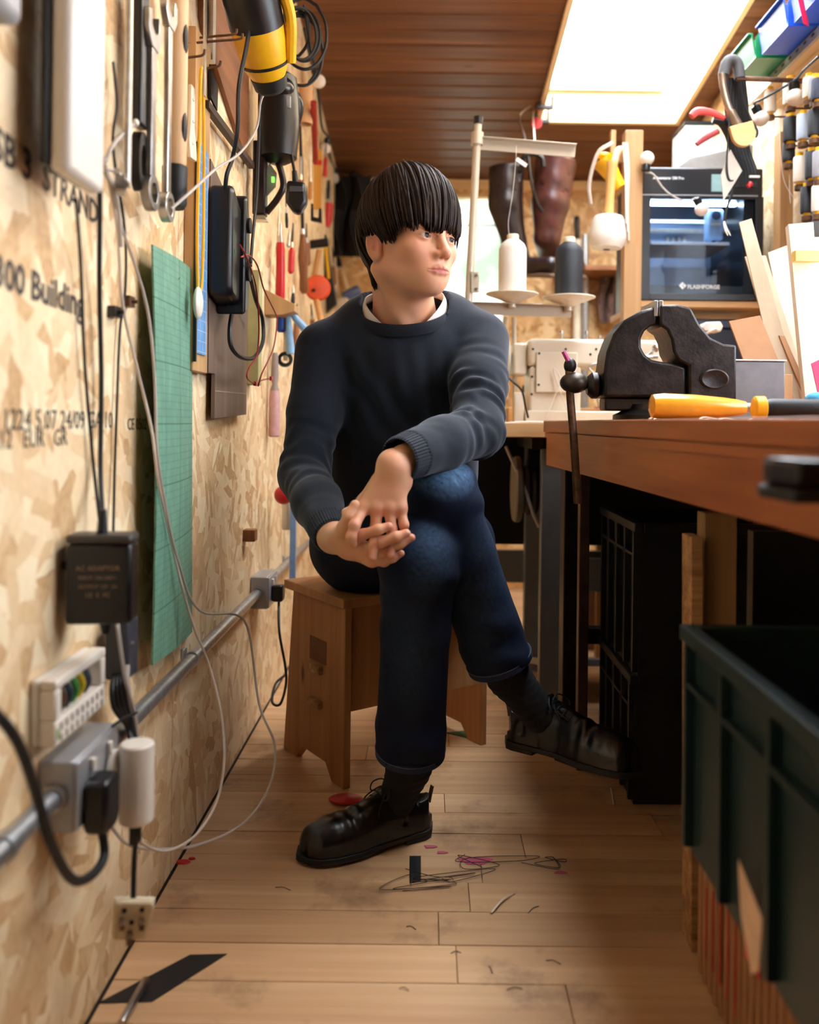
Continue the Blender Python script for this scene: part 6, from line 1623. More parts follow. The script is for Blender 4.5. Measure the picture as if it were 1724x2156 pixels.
for (px, pyb, pyt, mat, lab) in ((1078, 622, 494, TW, 'big white thread cone on the beige stand'), (1197, 629, 500, TB, 'big black thread cone on the beige stand')):
    b = sp_(px, pyb)
    part('dish', MB().lathe([(.010, -.024), (.016, -.020), (.060, -.004), (.077, .002), (.077, .005), (.060, .000), (.012, -.004)], trm(b), 40), plain('dish_cream', rgb(222, 212, 190), .4), t)
    part('spindle', MB().cyl(b+Vector((0, 0, -.036)), b+Vector((0, 0, -.0242)), .012), STB, t)
    h = sp_(px, pyt).z-b.z
    c = thing('thread_cone', lab, 'thread cone', b)
    part('thread', MB().lathe([(.040, .006), (.041, .010), (.0405, h*.76), (.034, h*.84), (.019, h*.915)], None, 36), mat, c, local=True)
    part('core', MB().lathe([(.017, h*.9155), (.0175, h*.98), (.016, h)], None, 20), CREAM, c, local=True)
    part('core_foot', MB().lathe([(.030, .0055), (.036, .0058)], None, 20), CREAM, c, local=True)
solo('paper_tag', MB().prism([(0, 0), (.030, -.020), (.036, -.010), (.006, .010)], -.0005, .0005, trm(sp_(1085, 338, SY-.03)), axis='Y'), WHT, 'small white paper tag hanging from the guide arm of the stand', 'tag')
cable('thread', [sp_(1087, 306, SY-.025), sp_(1086, 336, SY-.03), sp_(1080, 400, SY-.03), sp_(1074, 440, SY-.03), sp_(1070, 470, SY-.03), sp_(1072, 500, SY-.03)], .0007, WHT, 'white thread running from the white cone up to the guide arm', 'thread')
for k, (x0, x1) in enumerate(((1064, 1048), (1082, 1086))):
    solo('lamp_strut', MB().cyl(sp_(x0, 668, 2.62), Vector((sp_(x1, 740, 2.62).x, 2.62, TT+.0005)), .007), STB, ('slanting cream tube under the cone stand', 'upright cream tube under the cone stand')[k], 'tube')

# boots hung from clamps on the skylight frame
BY = 3.52
BOOT = plain('oxblood_leather', rgb(74, 36, 30), .35, var=.55, scale=18, bump=.3, spec=.5)
BOOT2 = plain('black_leather_boot', rgb(36, 22, 22), .35, var=.5, scale=18, bump=.3)
def boot(label, pts, footp, mat):
    A = [(_v(at(x, y, BY)), r) for x, y, r in pts]; Fp = [(_v(at(x, y, Y)), r) for x, y, Y, r in footp]
    def f(P):
        d = s_chain(P, A+Fp, .012)
        n = A[0][0]-A[1][0]; n = n/np.linalg.norm(n)
        d = smax(d, (P-A[0][0])@_v(n), .004)
        d = d+.0007*np.sin(P[..., 2]*70+P[..., 0]*30)
        inner = s_cone(P, A[0][0]+_v(n)*.02, A[1][0], A[0][1]-.008, A[1][1]-.008)
        return smax(d, -inner, .003)
    allp = np.array([a for a, r in A]+[a for a, r in Fp])
    V, F = sdf_mesh(f, allp.min(0)-.11, allp.max(0)+.11, .006)
    loc = (float(A[-1][0][0]), BY, float(allp[:, 2].min())-.03)
    t = thing('riding_boot', label, 'boot', loc)
    link('upper', np_mesh('upper', V, F, loc), mat, t)
    heel = Vector(Fp[0][0]); toe = Vector(Fp[-1][0]); d = (toe-heel); M = basis(heel+Vector((0, 0, -.045)), d, (0, 0, 1).__class__((0, 0, 1)) if False else Vector((0, 0, 1)).cross(d)*-1)
    L = d.length
    mb = MB().prism([(-.045, -.028), (-.05, 0), (-.045, .028), (L*.45, .026), (L*.8, .042), (L+.03, .030), (L+.045, 0), (L+.03, -.030), (L*.8, -.042), (L*.45, -.026)], -.008, .004, M)
    part('sole', mb, plain('boot_sole', rgb(110, 84, 62), .6), t, bev=.002)
    part('heel', MB().prism([(-.05, -.027), (-.05, .027), (.03, .027), (.03, -.027)], -.034, -.0085, M), DKSTEEL if False else BLK, t, bev=.003)
    return t
boot('black-brown tall boot with a tag hung by its pull loop, nearer the window', [(1066, 352, .072), (1064, 430, .070), (1082, 510, .050)], [(1098, 558, BY, .040), (1128, 562, BY-.06, .036), (1158, 558, BY-.12, .034)], BOOT2)
boot('scuffed oxblood tall boot hung beside the darker one', [(1170, 338, .086), (1158, 430, .076), (1152, 500, .055)], [(1158, 556, BY+.12, .042), (1190, 560, BY+.07, .036), (1215, 560, BY+.03, .034)], BOOT)
t = thing('boot_hanger', 'black spring-clip hanger with wire hooks holding the boots', 'hanger', at(1122, 350, BY))
for k in (-1, 1):
    part('clip', MB().tube([at(1122, 322, BY-.09), at(1122+18*k, 332, BY-.09), at(1122+22*k, 352, BY-.09)], .011, 8, 4), BLK, t)
    part('wire', MB().tube([at(1118+8*k, 325, BY-.09), at(1115+10*k, 290, BY-.05), at(1108+14*k, 245, BY), at(1122+4*k, 222, BY+.03)], .0028, 7, 5), STEEL, t)
part('strap', MB().tube([at(1112, 330, BY-.1), at(1118, 380, BY-.11), at(1130, 425, BY-.1), at(1142, 446, BY-.09)], .006, 8, 5), BLK, t)
for k, (py, lab) in enumerate(((150, 'small black clamp on the edge of the skylight lining'), (212, 'small red and black clamp at the corner of the skylight lining'))):
    Yc = 3.50 if k == 0 else 3.62; zc_ = ceil_z(Yc)-.012; xc_ = SKY['x0']-.02
    t = thing('g_clamp', lab, 'clamp', (xc_, Yc, zc_-.03))
    part('frame', MB().box((xc_-.020, Yc-.010, zc_-.012), (xc_-.0005, Yc+.010, zc_+.0)).box((xc_-.020, Yc-.010, zc_-.028), (xc_+.05, Yc+.010, zc_-.0125)).box((xc_+.040, Yc-.010, zc_-.012), (xc_+.05, Yc+.010, zc_+.03)), BLK, t, bev=.002)
    part('screw', MB().cyl((xc_+.0205, Yc, zc_+.02), (xc_+.09, Yc, zc_+.02), .003, n=8), STEEL, t)
    if k: part('pad', MB().cyl((xc_-.005, Yc-.0125, zc_-.03), (xc_-.005, Yc-.0103, zc_-.03), .024, n=18), RED, t)

# ================================================================ post, printer shelf, printer
PY_ = 2.75
pz1 = at(1335, 278, PY_).z
solo('pine_post', MB().box((at(1312, 450, PY_).x, PY_-.02, TT+.0005), (at(1349, 450, PY_).x, PY_+.03, pz1)), PINE, 'square pine post standing at the corner of the printer shelf', 'post', bev=.002).location.z
px0, px1 = at(1349, 450, PY_).x+.002, 1.072; pzb = at(1470, 633, PY_).z; pzt = at(1470, 352, PY_).z
solo('printer_shelf', MB().box((px0-.001, PY_+.0, pzb-.022), (XR-.002, 3.2, pzb-.0005)), TABLEW, 'pale plywood shelf carrying the printer', 'shelf', bev=.002)
solo('pine_post', MB().box((1.087, 2.66, TT+.0005), (1.130, 2.71, at(1622, 285, 2.7).z)), PINE, 'square pine post by the spool rack, right of the printer', 'post', bev=.002)
t = thing('printer', 'black enclosed 3D printer with a glass door and lit interior on the shelf', '3D printer', ((px0+px1)/2, PY_+.2, pzb))
PB = plain('printer_black', rgb(24, 25, 28), .35, var=.05)
hz = pzt-(pzt-pzb)*.215
part('top_housing', MB().box((px0, PY_+.002, hz), (px1, PY_+.36, pzt)), PB, t, bev=.006)
part('side_wall', MB().box((px0, PY_+.012, pzb+.0005), (px0+.03, PY_+.36, hz-.0005)), PB, t)
part('side_wall', MB().box((px1-.06, PY_+.012, pzb+.0005), (px1, PY_+.36, hz-.0005)), PB, t)
part('floor_pan', MB().box((px0+.0305, PY_+.012, pzb+.0005), (px1-.0605, PY_+.36, pzb+.05)), PB, t)
INT = plain('interior_blue_grey', rgb(150, 170, 200), .4, .3, .05)
part('back_wall', MB().box((px0+.0305, PY_+.33, pzb+.0505), (px1-.0605, PY_+.36, hz-.0005)), INT, t)
ln_ = part('light_bar', MB().box((px0+.035, PY_+.06, hz-.014), (px1-.065, PY_+.075, hz-.004)), plain('printer_led', rgb(200, 225, 255), .3, emit=(.55, .75, 1.0, 45.0)), t)
for z_, y_ in ((hz-.035, .20), (hz-.085, .12)):
    part('gantry_rail', MB().box((px0+.031, PY_+y_, z_-.006), (px1-.061, PY_+y_+.012, z_+.006)), STEEL, t, bev=.001)
hx0 = at(1484, 450, PY_+.1).x; hx1 = at(1518, 450, PY_+.1).x
hd = part('print_head', MB().box((hx0, PY_+.07, hz-.125), (hx1, PY_+.118, hz-.022)), plain('head_blue', rgb(150, 180, 216), .4), t, bev=.008)
part('fan', MB().lathe([(.013, 0), (.015, .002), (.015, .004), (.006, .004)], frame(((hx0+hx1)/2, PY_+.0698, hz-.046), (0, -1, 0)), 20), plain('fan_blue', rgb(50, 70, 104), .4), hd)
part('fan', MB().box((hx0+.012, PY_+.067, hz-.078), (hx1-.012, PY_+.0698, hz-.070)), WHT, hd)
part('nozzle', MB().cyl(((hx0+hx1)/2, PY_+.09, hz-.1255), ((hx0+hx1)/2, PY_+.09, hz-.135), .008, .002), DKSTEEL, hd)
zb3 = at(1450, 516, PY_+.1).z
part('print_bed', MB().box((px0+.045, PY_+.05, zb3-.010), (px1-.09, PY_+.28, zb3)), plain('bed_light', rgb(226, 232, 240), .4), t, bev=.001)
for k in range(4):
    xx = at(1412+12*k, 0, PY_+.3).x; part('vent_rib', MB().box((xx, PY_+.318, zb3+.01), (xx+.008, PY_+.3295, zb3+.075)), WHT, t)
# glass door: dark tinted with a black frame
_d = NT('smoked_glass'); _gx = _d.n('BsdfGlossy'); _gx.inputs['Roughness'].default_value = .03; _tt = _d.n('BsdfTransparent'); _tt.inputs[0].default_value = (.82, .86, .9, 1)
_fr = _d.n('Fresnel'); _fr.inputs[0].default_value = 1.22; _mm = _d.n('MixShader'); _d.l(_fr.outputs[0], _mm.inputs[0]); _d.l(_tt.outputs[0], _mm.inputs[1]); _d.l(_gx.outputs[0], _mm.inputs[2]); _d.l(_mm.outputs[0], _d.t.nodes['Material Output'].inputs[0])
door = part('door_frame', MB().box((px0+.0005, PY_-.004, pzb+.001), (px0+.028, PY_+.0115, hz-.001)).box((px1-.026, PY_-.004, pzb+.001), (px1-.0005, PY_+.0115, hz-.001)).box((px0+.0285, PY_-.004, pzb+.001), (px1-.0265, PY_+.0115, pzb+.022)).box((px0+.0285, PY_-.004, hz-.010), (px1-.0265, PY_+.0115, hz-.001)), PB, t, bev=.001)
part('door_glass', MB().box((px0+.0287, PY_-.001, pzb+.0222), (px1-.0267, PY_+.003, hz-.0102)), _d.m, door)
part('trim_line', MB().box((px0+.002, PY_-.0052, hz-.0008), (px1-.02, PY_+.0015, hz+.0022)), GREYP, t)
PRINTW = plain('white_print', rgb(225, 225, 225), .5)
lx, lz = at(1446, 608, PY_).x, at(1446, 608, PY_).z
part('maker_name', text_mesh('FLASHFORGE', .0175, basis((lx, PY_-.0045, lz), (1, 0, 0), (0, 0, 1)), .0002, .0004), PRINTW, door, smooth=None)
lg = MB(); cx_, cz_ = at(1436, 602, PY_).x, at(1436, 602, PY_).z
lg.prism([(cx_-.012, cz_), (cx_, cz_+.012), (cx_+.005, cz_+.007), (cx_-.002, cz_), (cx_+.005, cz_-.007), (cx_, cz_-.012)][::-1], PY_-.0045, PY_-.0042, axis='Y')
lg.prism([(cx_+.001, cz_), (cx_+.007, cz_+.006), (cx_+.012, cz_), (cx_+.007, cz_-.006)][::-1], PY_-.0045, PY_-.0042, axis='Y')
part('maker_mark', lg, PRINTW, door, smooth=None)
part('model_name', text_mesh('Adventurer 5M Pro', .0125, basis((at(1374, 450, PY_).x, PY_+.0017, at(1400, 377, PY_).z+.0), (1, 0, 0), (0, 0, 1)), .0002, .0003), PRINTW, t, smooth=None)
part('screen', MB().box((at(1497, 450, PY_).x, PY_-.001, at(1400, 402, PY_).z), (at(1528, 450, PY_).x, PY_+.0015, at(1400, 366, PY_).z)), plain('lcd', rgb(120, 150, 150), .2, emit=(.35, .5, .5, .35)), t)
# things on and under the printer
t = thing('carton', 'white carton with a green round logo standing on the printer', 'carton', (at(1465, 450, 2.9).x, 2.9, pzt))
cx0, cx1 = at(1440, 450, 2.9).x, at(1500, 450, 2.9).x; cz1 = at(1400, 262, 2.9).z
part('box', MB().box((cx0, 2.9, pzt+.0005), (cx1, 3.05, cz1)), WHT, t, bev=.002)
part('logo', MB().lathe([(.02, 0), (.02, .0008), (.001, .0008)], frame((cx0+.022, 2.8998, pzt+.045), (0, -1, 0)), 24), plain('logo_green', rgb(20, 140, 84), .5), t)
part('lid', MB().box((cx0-.002, 2.898, cz1+.0003), (cx1+.002, 3.052, cz1+.012)), BLK, t)
solo('grey_cover', MB().prism([(px0+.10, pzt+.0005), (px1-.01, pzt+.0005), (px1-.01, pzt+.10), (px0+.17, pzt+.055)], PY_+.06, PY_+.11, axis='Y'), plain('grey_cover', rgb(148, 142, 136), .4), 'slanting grey cover plate lying on top of the printer', 'cover', bev=.008)
t = thing('storage_bin', 'dark blue storage bin standing under the printer shelf', 'bin', ((px0+px1)/2-.06, 2.85, TT))
DBL = plain('dark_blue_plastic', rgb(20, 40, 78), .4)
bzt = at(1500, 672, 2.8).z
part('body', MB().box((at(1440, 450, 2.8).x, 2.97 if False else 2.80, TT+.0005), (at(1572, 450, 2.8).x, 2.955, bzt-.03)), plain('deep_navy', rgb(16, 28, 48), .5), t, bev=.006)
part('lid', MB().box((at(1436, 450, 2.8).x, 2.795, bzt-.0295), (at(1576, 450, 2.8).x, 2.958, bzt)), DBL, t, bev=.004)

# white-headed mallet, yellow funnel, tubing and leather hanging on the post
MYm = 2.66
t = thing('mallet', 'wooden-handled mallet with a white nylon head hanging head down on the post', 'mallet', at(1280, 525, MYm))
part('head', MB().lathe([(.030, -.052), (.046, -.048), (.057, -.030), (.058, -.008), (.048, .040), (.043, .050), (.020, .056)], frame(at(1279, 490, MYm), (.05, 0, 1)), 32), WHT, t)
part('handle', MB().lathe([(.0145, .056), (.0135, .12), (.0155, .205), (.017, .21), (.016, .222), (.010, .224)], frame(at(1279, 490, MYm), (.05, 0, 1)), 18), wood('honey_handle', rgb(206, 152, 84), rgb(228, 182, 116), 2, 1, .4, False, .02), t)
part('head_core', MB().lathe([(.011, -.053), (.011, -.0525), (.001, -.0525)], frame(at(1279, 490, MYm), (.05, 0, 1)), 14), DKSTEEL, t)
part('thong', MB().tube([at(1284, 385, MYm), at(1292, 350, MYm+.01), at(1300, 320, MYm+.03), at(1312, 312, MYm+.06)], [.012, .016, .014, .008], 8, 5, flat=.4), plain('natural_leather', rgb(220, 178, 140), .6), t)
t = thing('funnel', 'bright yellow plastic funnel hanging on the post behind the mallet', 'funnel', at(1300, 400, 2.72))
part('cone', MB().lathe([(.020, 0), (.026, .06), (.036, .10), (.039, .104), (.034, .100), (.018, .0)], frame(at(1305, 395, 2.72), (-.55, 0, .85)), 24, cap=False), YEL, t)
part('lip', MB().sphere(at(1272, 328, 2.71), .022, 14, sc=(1.1, .7, .5)), YEL, t)
cable('plastic_tube', [at(1290, 300, 2.7), at(1262, 318, 2.7), at(1247, 355, 2.7), at(1240, 395, 2.7), at(1244, 430, 2.7)], .0065, plain('clear_tube', rgb(206, 186, 170), .2, trans=.3), 'clear plastic tube bent down in front of the back wall by the mallet', 'tube')
t = thing('cotton_tape', 'bunch of white cotton tapes hanging down the pine post', 'tape', at(1318, 500, 2.71))
for k in range(3): part('tape', MB().tube([at(1312+4*k, 300, 2.72), at(1316+4*k, 360, 2.72), at(1318+2*k, 430, 2.72), at(1318+3*k, 470+18*k, 2.725)], .004, 6, 4, flat=.4), WHT, t)
solo('slat', MB().box((at(1282, 450, 2.76).x, 2.74, at(1400, 350, 2.76).z), (at(1292, 450, 2.76).x, 2.765, at(1300, 278, 2.76).z)).box((at(1292, 450, 2.76).x, 2.745, at(1400, 345, 2.76).z), (at(1312, 450, PY_).x-.0003, 2.76, at(1400, 325, 2.76).z)), PINE, 'thin pine slat end fixed beside the top of the pine post', 'slat')
solo('cloth_bag', MB().sheet([[at(1262+6*i+3*math.sin(j*1.3), 560+20*j, 4.2+.03*math.sin(i*1.7+j)) for i in range(8)] for j in range(7)], .012), plain('mauve_cloth', rgb(120, 96, 88), .9, var=.2, bump=.3), 'dark mauve cloth bag hanging against the back wall below the mallet', 'bag')
solo('black_pole', MB().rod(at(1214, 455, 4.265), at(1217, 520, 4.265), .012), BLK, 'black knob-ended rod fixed on the back wall behind the boots', 'rod')
for k, (a_, b_) in enumerate((((1216, 505), (1216, 720)), ((1232, 495), (1236, 720)))):
    solo('pipe', MB().cyl(at(*a_, 4.2), Vector((at(*b_, 4.2).x, 4.2, .0)), .018), (plain('cream_pipe', rgb(226, 214, 190), .5), GALV)[k], ('cream upright pipe on the back wall behind the black cone', 'grey upright pipe on the back wall behind the black cone')[k], 'pipe')
solo('back_shelf', MB().box((.62, 4.0, at(1400, 560, 4.0).z-.02), (1.1, YB-.001, at(1400, 560, 4.0).z)), DW, 'dark wooden shelf on the back wall behind the mallet', 'shelf')
t = thing('coat', 'black coat hanging at the far end of the left wall behind the man', 'coat', at(735, 560, 4.1))
part('coat_body', MB().sheet([[at(700+11*i+4*math.sin(j), 372+24*j, 4.12+.05*math.sin(i*2.1+j*.5)) for i in range(8)] for j in range(8)], .03), plain('black_cloth', rgb(20, 18, 18), .9, bump=.3), t)
part('coat_hook', MB().tube([at(735, 378, 4.16), at(742, 362, 4.18), at(760, 366, 4.27)], .008, 8, 4), BLK, t)

# ================================================================ right wall: shelf with bins, spool rack, hanging things
SZ = 1.930
t = thing('wall_shelf', 'long pine wall shelf with a slotted steel runner along its edge', 'shelf', (1.1, 2.3, SZ-.03))
part('board', MB().box((1.065, 1.7, SZ-.024), (XR-.002, 2.88, SZ)), PINEY, t, bev=.002)
part('runner', MB().box((1.055, 1.7, SZ-.030), (1.0645, 2.88, SZ-.002)), plain('runner_steel', rgb(190, 182, 170), .4, .7), t, bev=.001)
for k in range(14): part('runner_slot', MB().cbox((1.0545, 2.17+.05*k, SZ-.012), (.0015, .016, .006)), BLK, t)
part('brace', MB().box((1.10, 1.72, SZ-.065), (1.13, 2.86, SZ-.0245)), PINEY, t, bev=.001)
def bin_box(name, label, x0, x1, y0, y1, z0, h, mat, front):
    t = thing(name, label, 'storage bin', ((x0+x1)/2, (y0+y1)/2, z0)); w = .004
    part('floor_panel', MB().box((x0, y0, z0+.0004), (x1, y1, z0+w)), mat, t)
    part('back', MB().box((x1-w, y0, z0+w+.0002), (x1, y1, z0+h)), mat, t)
    for y in (y0, y1-w): part('side', MB().prism([(x0, z0+w+.0002), (x1-w-.0002, z0+w+.0002), (x1-w-.0002, z0+h), (x0+front, z0+h), (x0, z0+h*.45)], y, y+w, axis='Y'), mat, t)
    part('front', MB().prism([(x0-.0, z0+w+.0002), (x0+w, z0+w+.0002), (x0+w-.012, z0+h*.5), (x0-.012, z0+h*.5)], y0+w+.0002, y1-w-.0002, axis='Y'), mat, t)
    part('lip', MB().box((x0-.022, y0+w+.001, z0+h*.5+.0002), (x0+w-.010, y1-w-.001, z0+h*.5+.006)), mat, t, bev=.002)
    return t
BBL = plain('bin_blue', rgb(30, 84, 200), .35, var=.04); BGR = plain('bin_green', rgb(14, 120, 66), .35, var=.04); BLB = plain('bin_pale_blue', rgb(150, 186, 236), .35, var=.04)
bin_box('parts_bin', 'blue plastic parts bin on the wall shelf with a red strap round it', .985, 1.155, 2.13, 2.33, SZ, .15, BBL, .07)
bin_box('parts_bin', 'bright blue open-fronted parts bin on the wall shelf next to the green one', .975, 1.155, 2.345, 2.53, SZ, .15, BBL, .07)
bin_box('parts_bin', 'green plastic parts bin at the far end of the wall shelf', .965, 1.155, 2.55, 2.72, SZ, .14, BGR, .07)
solo('red_strap', MB().tube([(.975, 2.23, SZ-.05), (.955, 2.23, SZ+.05), (.960, 2.23, SZ+.16), (1.03, 2.23, SZ+.175)], .020, 8, 5, flat=.12), plain('crimson_strap', rgb(196, 22, 62), .5), 'wide red strap hanging over the blue parts bin on the shelf', 'strap')
solo('clear_bag', MB().sphere((1.02, 2.44, SZ+.19), .05, 14, sc=(.8, 1.0, .9)), plain('clear_film', rgb(210, 205, 200), .15, trans=.8, alpha=.5), 'crumpled clear plastic bag sticking up from the blue bin', 'plastic bag')
# spool rack: a perforated plate tilted on the wall with pegs
SR = thing('spool_rack', 'steel spool rack with rows of pegs on the right wall', 'rack', (XR-.03, 2.45, 1.30))
part('back_plate', MB().prism([(2.22, 1.30), (2.62, 1.42), (2.62, 1.68), (2.22, 1.68)], XR-.012, XR-.001, axis='X'), plain('rack_steel', rgb(120, 116, 110), .5, .5), SR)
rows_ = [(1621, 243, .058, TW), (1664, 225, .060, TW), (1703, 212, .05, TW), (1716, 214, .05, TG), (1722, 216, .05, TN),
         (1664, 304, .060, TB), (1690, 300, .060, TBL), (1714, 292, .06, TB), (1683, 390, .062, TW), (1708, 382, .062, TB), (1698, 455, .062, TB), (1660, 345, .05, TB), (1724, 380, .06, TG), (1722, 452, .06, TW)]
names_ = ['white spool at the end of the top row of the rack, nearest the pine post', 'plump white spool with a bulb behind it, second in the top row of the rack', 'white spool third in the top row of the rack', 'grey spool fourth in the top row of the rack', 'navy spool at the shelf side of the top row of the rack',
          'thick black spool starting the second row of the rack', 'pale blue spool in the second row of the rack', 'black spool ending the second row of the rack', 'cream white spool with loose ends in the third row of the rack', 'charcoal spool beside the cream white one in the third row', 'charcoal spool alone in the lowest row of the rack', 'small black spool tucked below the second row of the rack', 'grey spool at the outer end of the third row', 'white spool at the outer end of the lowest row']
for k, ((px, py, h, mat), lab) in enumerate(zip(rows_, names_)):
    Y = 1800*1.06/(px-895) if True else 2.5
    p = at(px, py, Y); hh = h*1.42
    part('peg', MB().cyl((XR-.012, p.y, p.z-.004), (p.x-.004, p.y, p.z-.004), .003, n=8).cyl((p.x, p.y, p.z-.014), (p.x, p.y, p.z-.0005), .014, n=14), RUST, SR)
    spool(lab, p, .0175 if k not in (1, 5) else .021, hh, mat, group='spools on the wall rack')
for k, (x0, y0, x1, y1, x2, y2) in enumerate(((1640, 250, 1648, 370, 1672, 420), (1662, 310, 1662, 400, 1664, 428), (1680, 400, 1678, 420, 1679, 426), (1686, 400, 1690, 430, 1684, 450))):
    Y = 2.5; cable('loose_thread', [at(x0, y0, Y), at(x1, y1, Y), at(x2, y2, Y)], .0008, WHT, 'loose white thread end dangling from the spool rack', 'thread', 'loose thread ends')
solo('angle_strip', MB().box((XR-.03, 2.30, 0), (XR-.022, 2.68, .10), trm((0, 0, 1.28))@rotm('X', 0)), plain('slate_strip', rgb(78, 84, 94), .5, .4), 'slate grey strip fixed under the spool rack', 'strip')
# gooseneck lamp with wooden base, clamp and black flex hung at the shelf end
GY = 2.44
t = thing('gooseneck_lamp', 'flexible steel gooseneck lamp with a rounded plywood base hanging over a peg', 'lamp', at(1555, 310, GY))
part('sleeve', MB().tube([at(1523, 158, GY), at(1530, 132, GY), at(1542, 126, GY), at(1553, 136, GY), at(1557, 165, GY)], .0155, 12, 6), plain('grey_foam', rgb(66, 64, 64), .7), t)
gn = MB()
pts = spline([at(1519, 155, GY-.01), at(1522, 180, GY-.01), at(1530, 215, GY-.015), at(1540, 240, GY-.02), at(1556, 268, GY-.02)], 10)
for i in range(len(pts)-1):
    gn.cyl(pts[i], pts[i]+(pts[i+1]-pts[i])*.75, .010 if i < 28 else .013, n=12)
part('gooseneck', gn, plain('brushed_neck', rgb(178, 160, 140), .35, .9), t)['kind'] = 'stuff'
M = basis(at(1560, 262, GY-.035), (1, 0, .28), (0, 0, 1))
part('base', MB().prism([(-.036, .0), (.030, .0)]+[(.033*math.cos(a)-.003, -.030+.034*math.sin(a)) for a in [-PI*i/10 for i in range(11)]], -.006, .010, M), PLYE if False else wood('birch_base', rgb(202, 152, 92), rgb(226, 180, 122), 0, 1, .5, False, .02), t, bev=.001)
part('flex', MB().tube([at(1556, 170, GY), at(1566, 215, GY+.01), at(1580, 250, GY+.01), at(1594, 275, GY), at(1590, 288, GY), at(1583, 262, GY), at(1572, 230, GY)], .0040, 8, 6), BLKR, t)
solo('hang_peg', MB().cyl((at(1545, 150, GY+.02).x, GY, at(1545, 150, GY).z-.02), (XR-.0005, GY+.02, at(1545, 150, GY).z-.02), .007), RUST, 'steel peg from the wall that carries the gooseneck lamp and flex', 'peg')
t = thing('spring_clamp', 'spring clamp with red and black grips clipped beside the gooseneck lamp', 'clamp', at(1490, 310, GY))
part('grip', MB().tube([at(1455, 245, GY), at(1470, 234, GY), at(1500, 238, GY), at(1525, 250, GY)], [.010, .012, .010, .008], 10, 5), plain('soft_red', rgb(206, 66, 60), .5), t)
part('lower_grip', MB().tube([at(1466, 304, GY), at(1485, 290, GY), at(1512, 276, GY)], [.007, .010, .009], 10, 5), plain('dark_red_grip', rgb(150, 40, 40), .5), t)
part('jaw', MB().tube([at(1500, 252, GY+.01), at(1520, 258, GY+.01), at(1532, 280, GY+.01), at(1534, 300, GY+.01)], [.009, .014, .012, .006], 10, 5), BLK, t)
t = thing('flex_bundle', 'thick hank of black flex hanging below the gooseneck lamp', 'cord', at(1565, 400, GY+.04))
for k in range(7):
    part('strand', MB().tube([at(1535+5*k, 165, GY+.03), at(1530+7*k, 230, GY+.04), at(1538+6*k, 310, GY+.04+.004*k), at(1548+7*k, 360, GY+.05), at(1552+6*k, 395, GY+.05)], .0065, 8, 5), BLKR, t)
part('tip', MB().cbox(at(1588, 372, GY+.04), (.03, .006, .006)), WHT, t); part('red_end', MB().rod(at(1574, 394, GY+.04), at(1582, 384, GY+.04), .007), RED, t)
solo('steel_plate', MB().prism([(at(1531, 450, GY).x, at(1400, 318, GY).z), (at(1556, 450, GY).x, at(1400, 362, GY).z), (at(1518, 450, GY).x, at(1400, 425, GY).z), (at(1511, 450, GY).x, at(1400, 372, GY).z)], GY-.02, GY-.017, axis='Y'), plain('dull_plate', rgb(168, 158, 146), .4, .5), 'kite-shaped grey metal plate hanging in front of the printer', 'plate')
cable('power_lead', [at(1537, 240, GY-.02), at(1532, 300, GY-.022), at(1530, 350, GY-.023), at(1535, 378, GY-.022), at(1548, 380, GY-.015)], .0028, BLKR, 'thin black lead looped in front of the kite-shaped plate')
cable('hanging_flex', [at(1548, 380, GY), at(1540, 410, GY), at(1530, 440, GY), at(1524, 468, GY)], .004, BLKR, 'black cord hanging down in front of the printer glass')
t = thing('tape_end', 'white frayed tape end hanging in front of the printer glass', 'tape', at(1535, 500, GY))
for k in range(2): part('strip', MB().tube([at(1524, 466, GY-.01), at(1526+3*k, 480, GY-.01), at(1532+6*k, 496, GY-.01)], [.005, .006, .002], 6, 4, flat=.3), WHT, t)

# string of round bulbs
FROST = plain('frosted_glass', rgb(236, 226, 214), .35, var=.02, sub=.3)
def bulb(label, px, py, Y, r, up):
    c = at(px, py, Y); d = Vector(up).normalized()
    t = thing('light_bulb', label, 'light bulb', c-Vector((0, 0, r)), 'round bulbs of the light string')
    part('globe', MB().sphere(c, r, 24), FROST, t)
    part('holder', MB().lathe([(r*.55, r*.86), (r*.62, r*1.1), (r*.62, r*1.75), (r*.35, r*1.95)], frame(c, d), 16), BLK, t)
    return c+d*r*1.95
b1 = bulb('round frosted bulb of the string above the cardboard tube', 671, 171, 3.0, .024, (-.35, 0, 1))
b2 = bulb('round frosted bulb of the string beside the red pole', 684, 313, 3.55, .024, (.3, 0, 1))
b3 = bulb('round frosted bulb of the string above the black coat', 704, 376, 4.1, .025, (0, 0, 1))
cable('string_light_cord', [at(640, 60, 2.7), at(655, 130, 2.9), b1, at(672, 215, 3.15), at(678, 270, 3.4), b2, at(694, 325, 3.8), b3, at(730, 362, 4.2), at(770, 375, 4.25)], .005, BLKR, 'black cord of the light string along the ceiling corner of the left wall')
b4 = bulb('round frosted bulb on top of the pine post', 1362, 334, 2.70, .022, (-.1, 0, -1))
b5 = bulb('round frosted bulb hanging in front of the printer glass', 1477, 441, 2.70, .021, (-.5, 0, 1))
cable('string_light_cord', [b4, at(1376, 368, 2.70), at(1395, 395, 2.70), at(1415, 412, 2.70), at(1445, 425, 2.70), b5], .0028, GREYC, 'thin grey cord carrying two bulbs across the front of the printer')
b6 = bulb('round frosted bulb at the far end of the wall shelf', 1602, 250, 2.55, .023, (-.5, 0, 1))
b7 = bulb('round frosted bulb behind the plump white spool', 1674, 205, 2.42, .024, (-.1, 0, 1))
cable('string_light_cord', [b6, at(1590, 215, 2.50), at(1612, 205, 2.45), b7, at(1690, 150, 2.3), at(1724, 118, 2.1)], .0035, BLKR, 'black cord of the light string under the wall shelf')

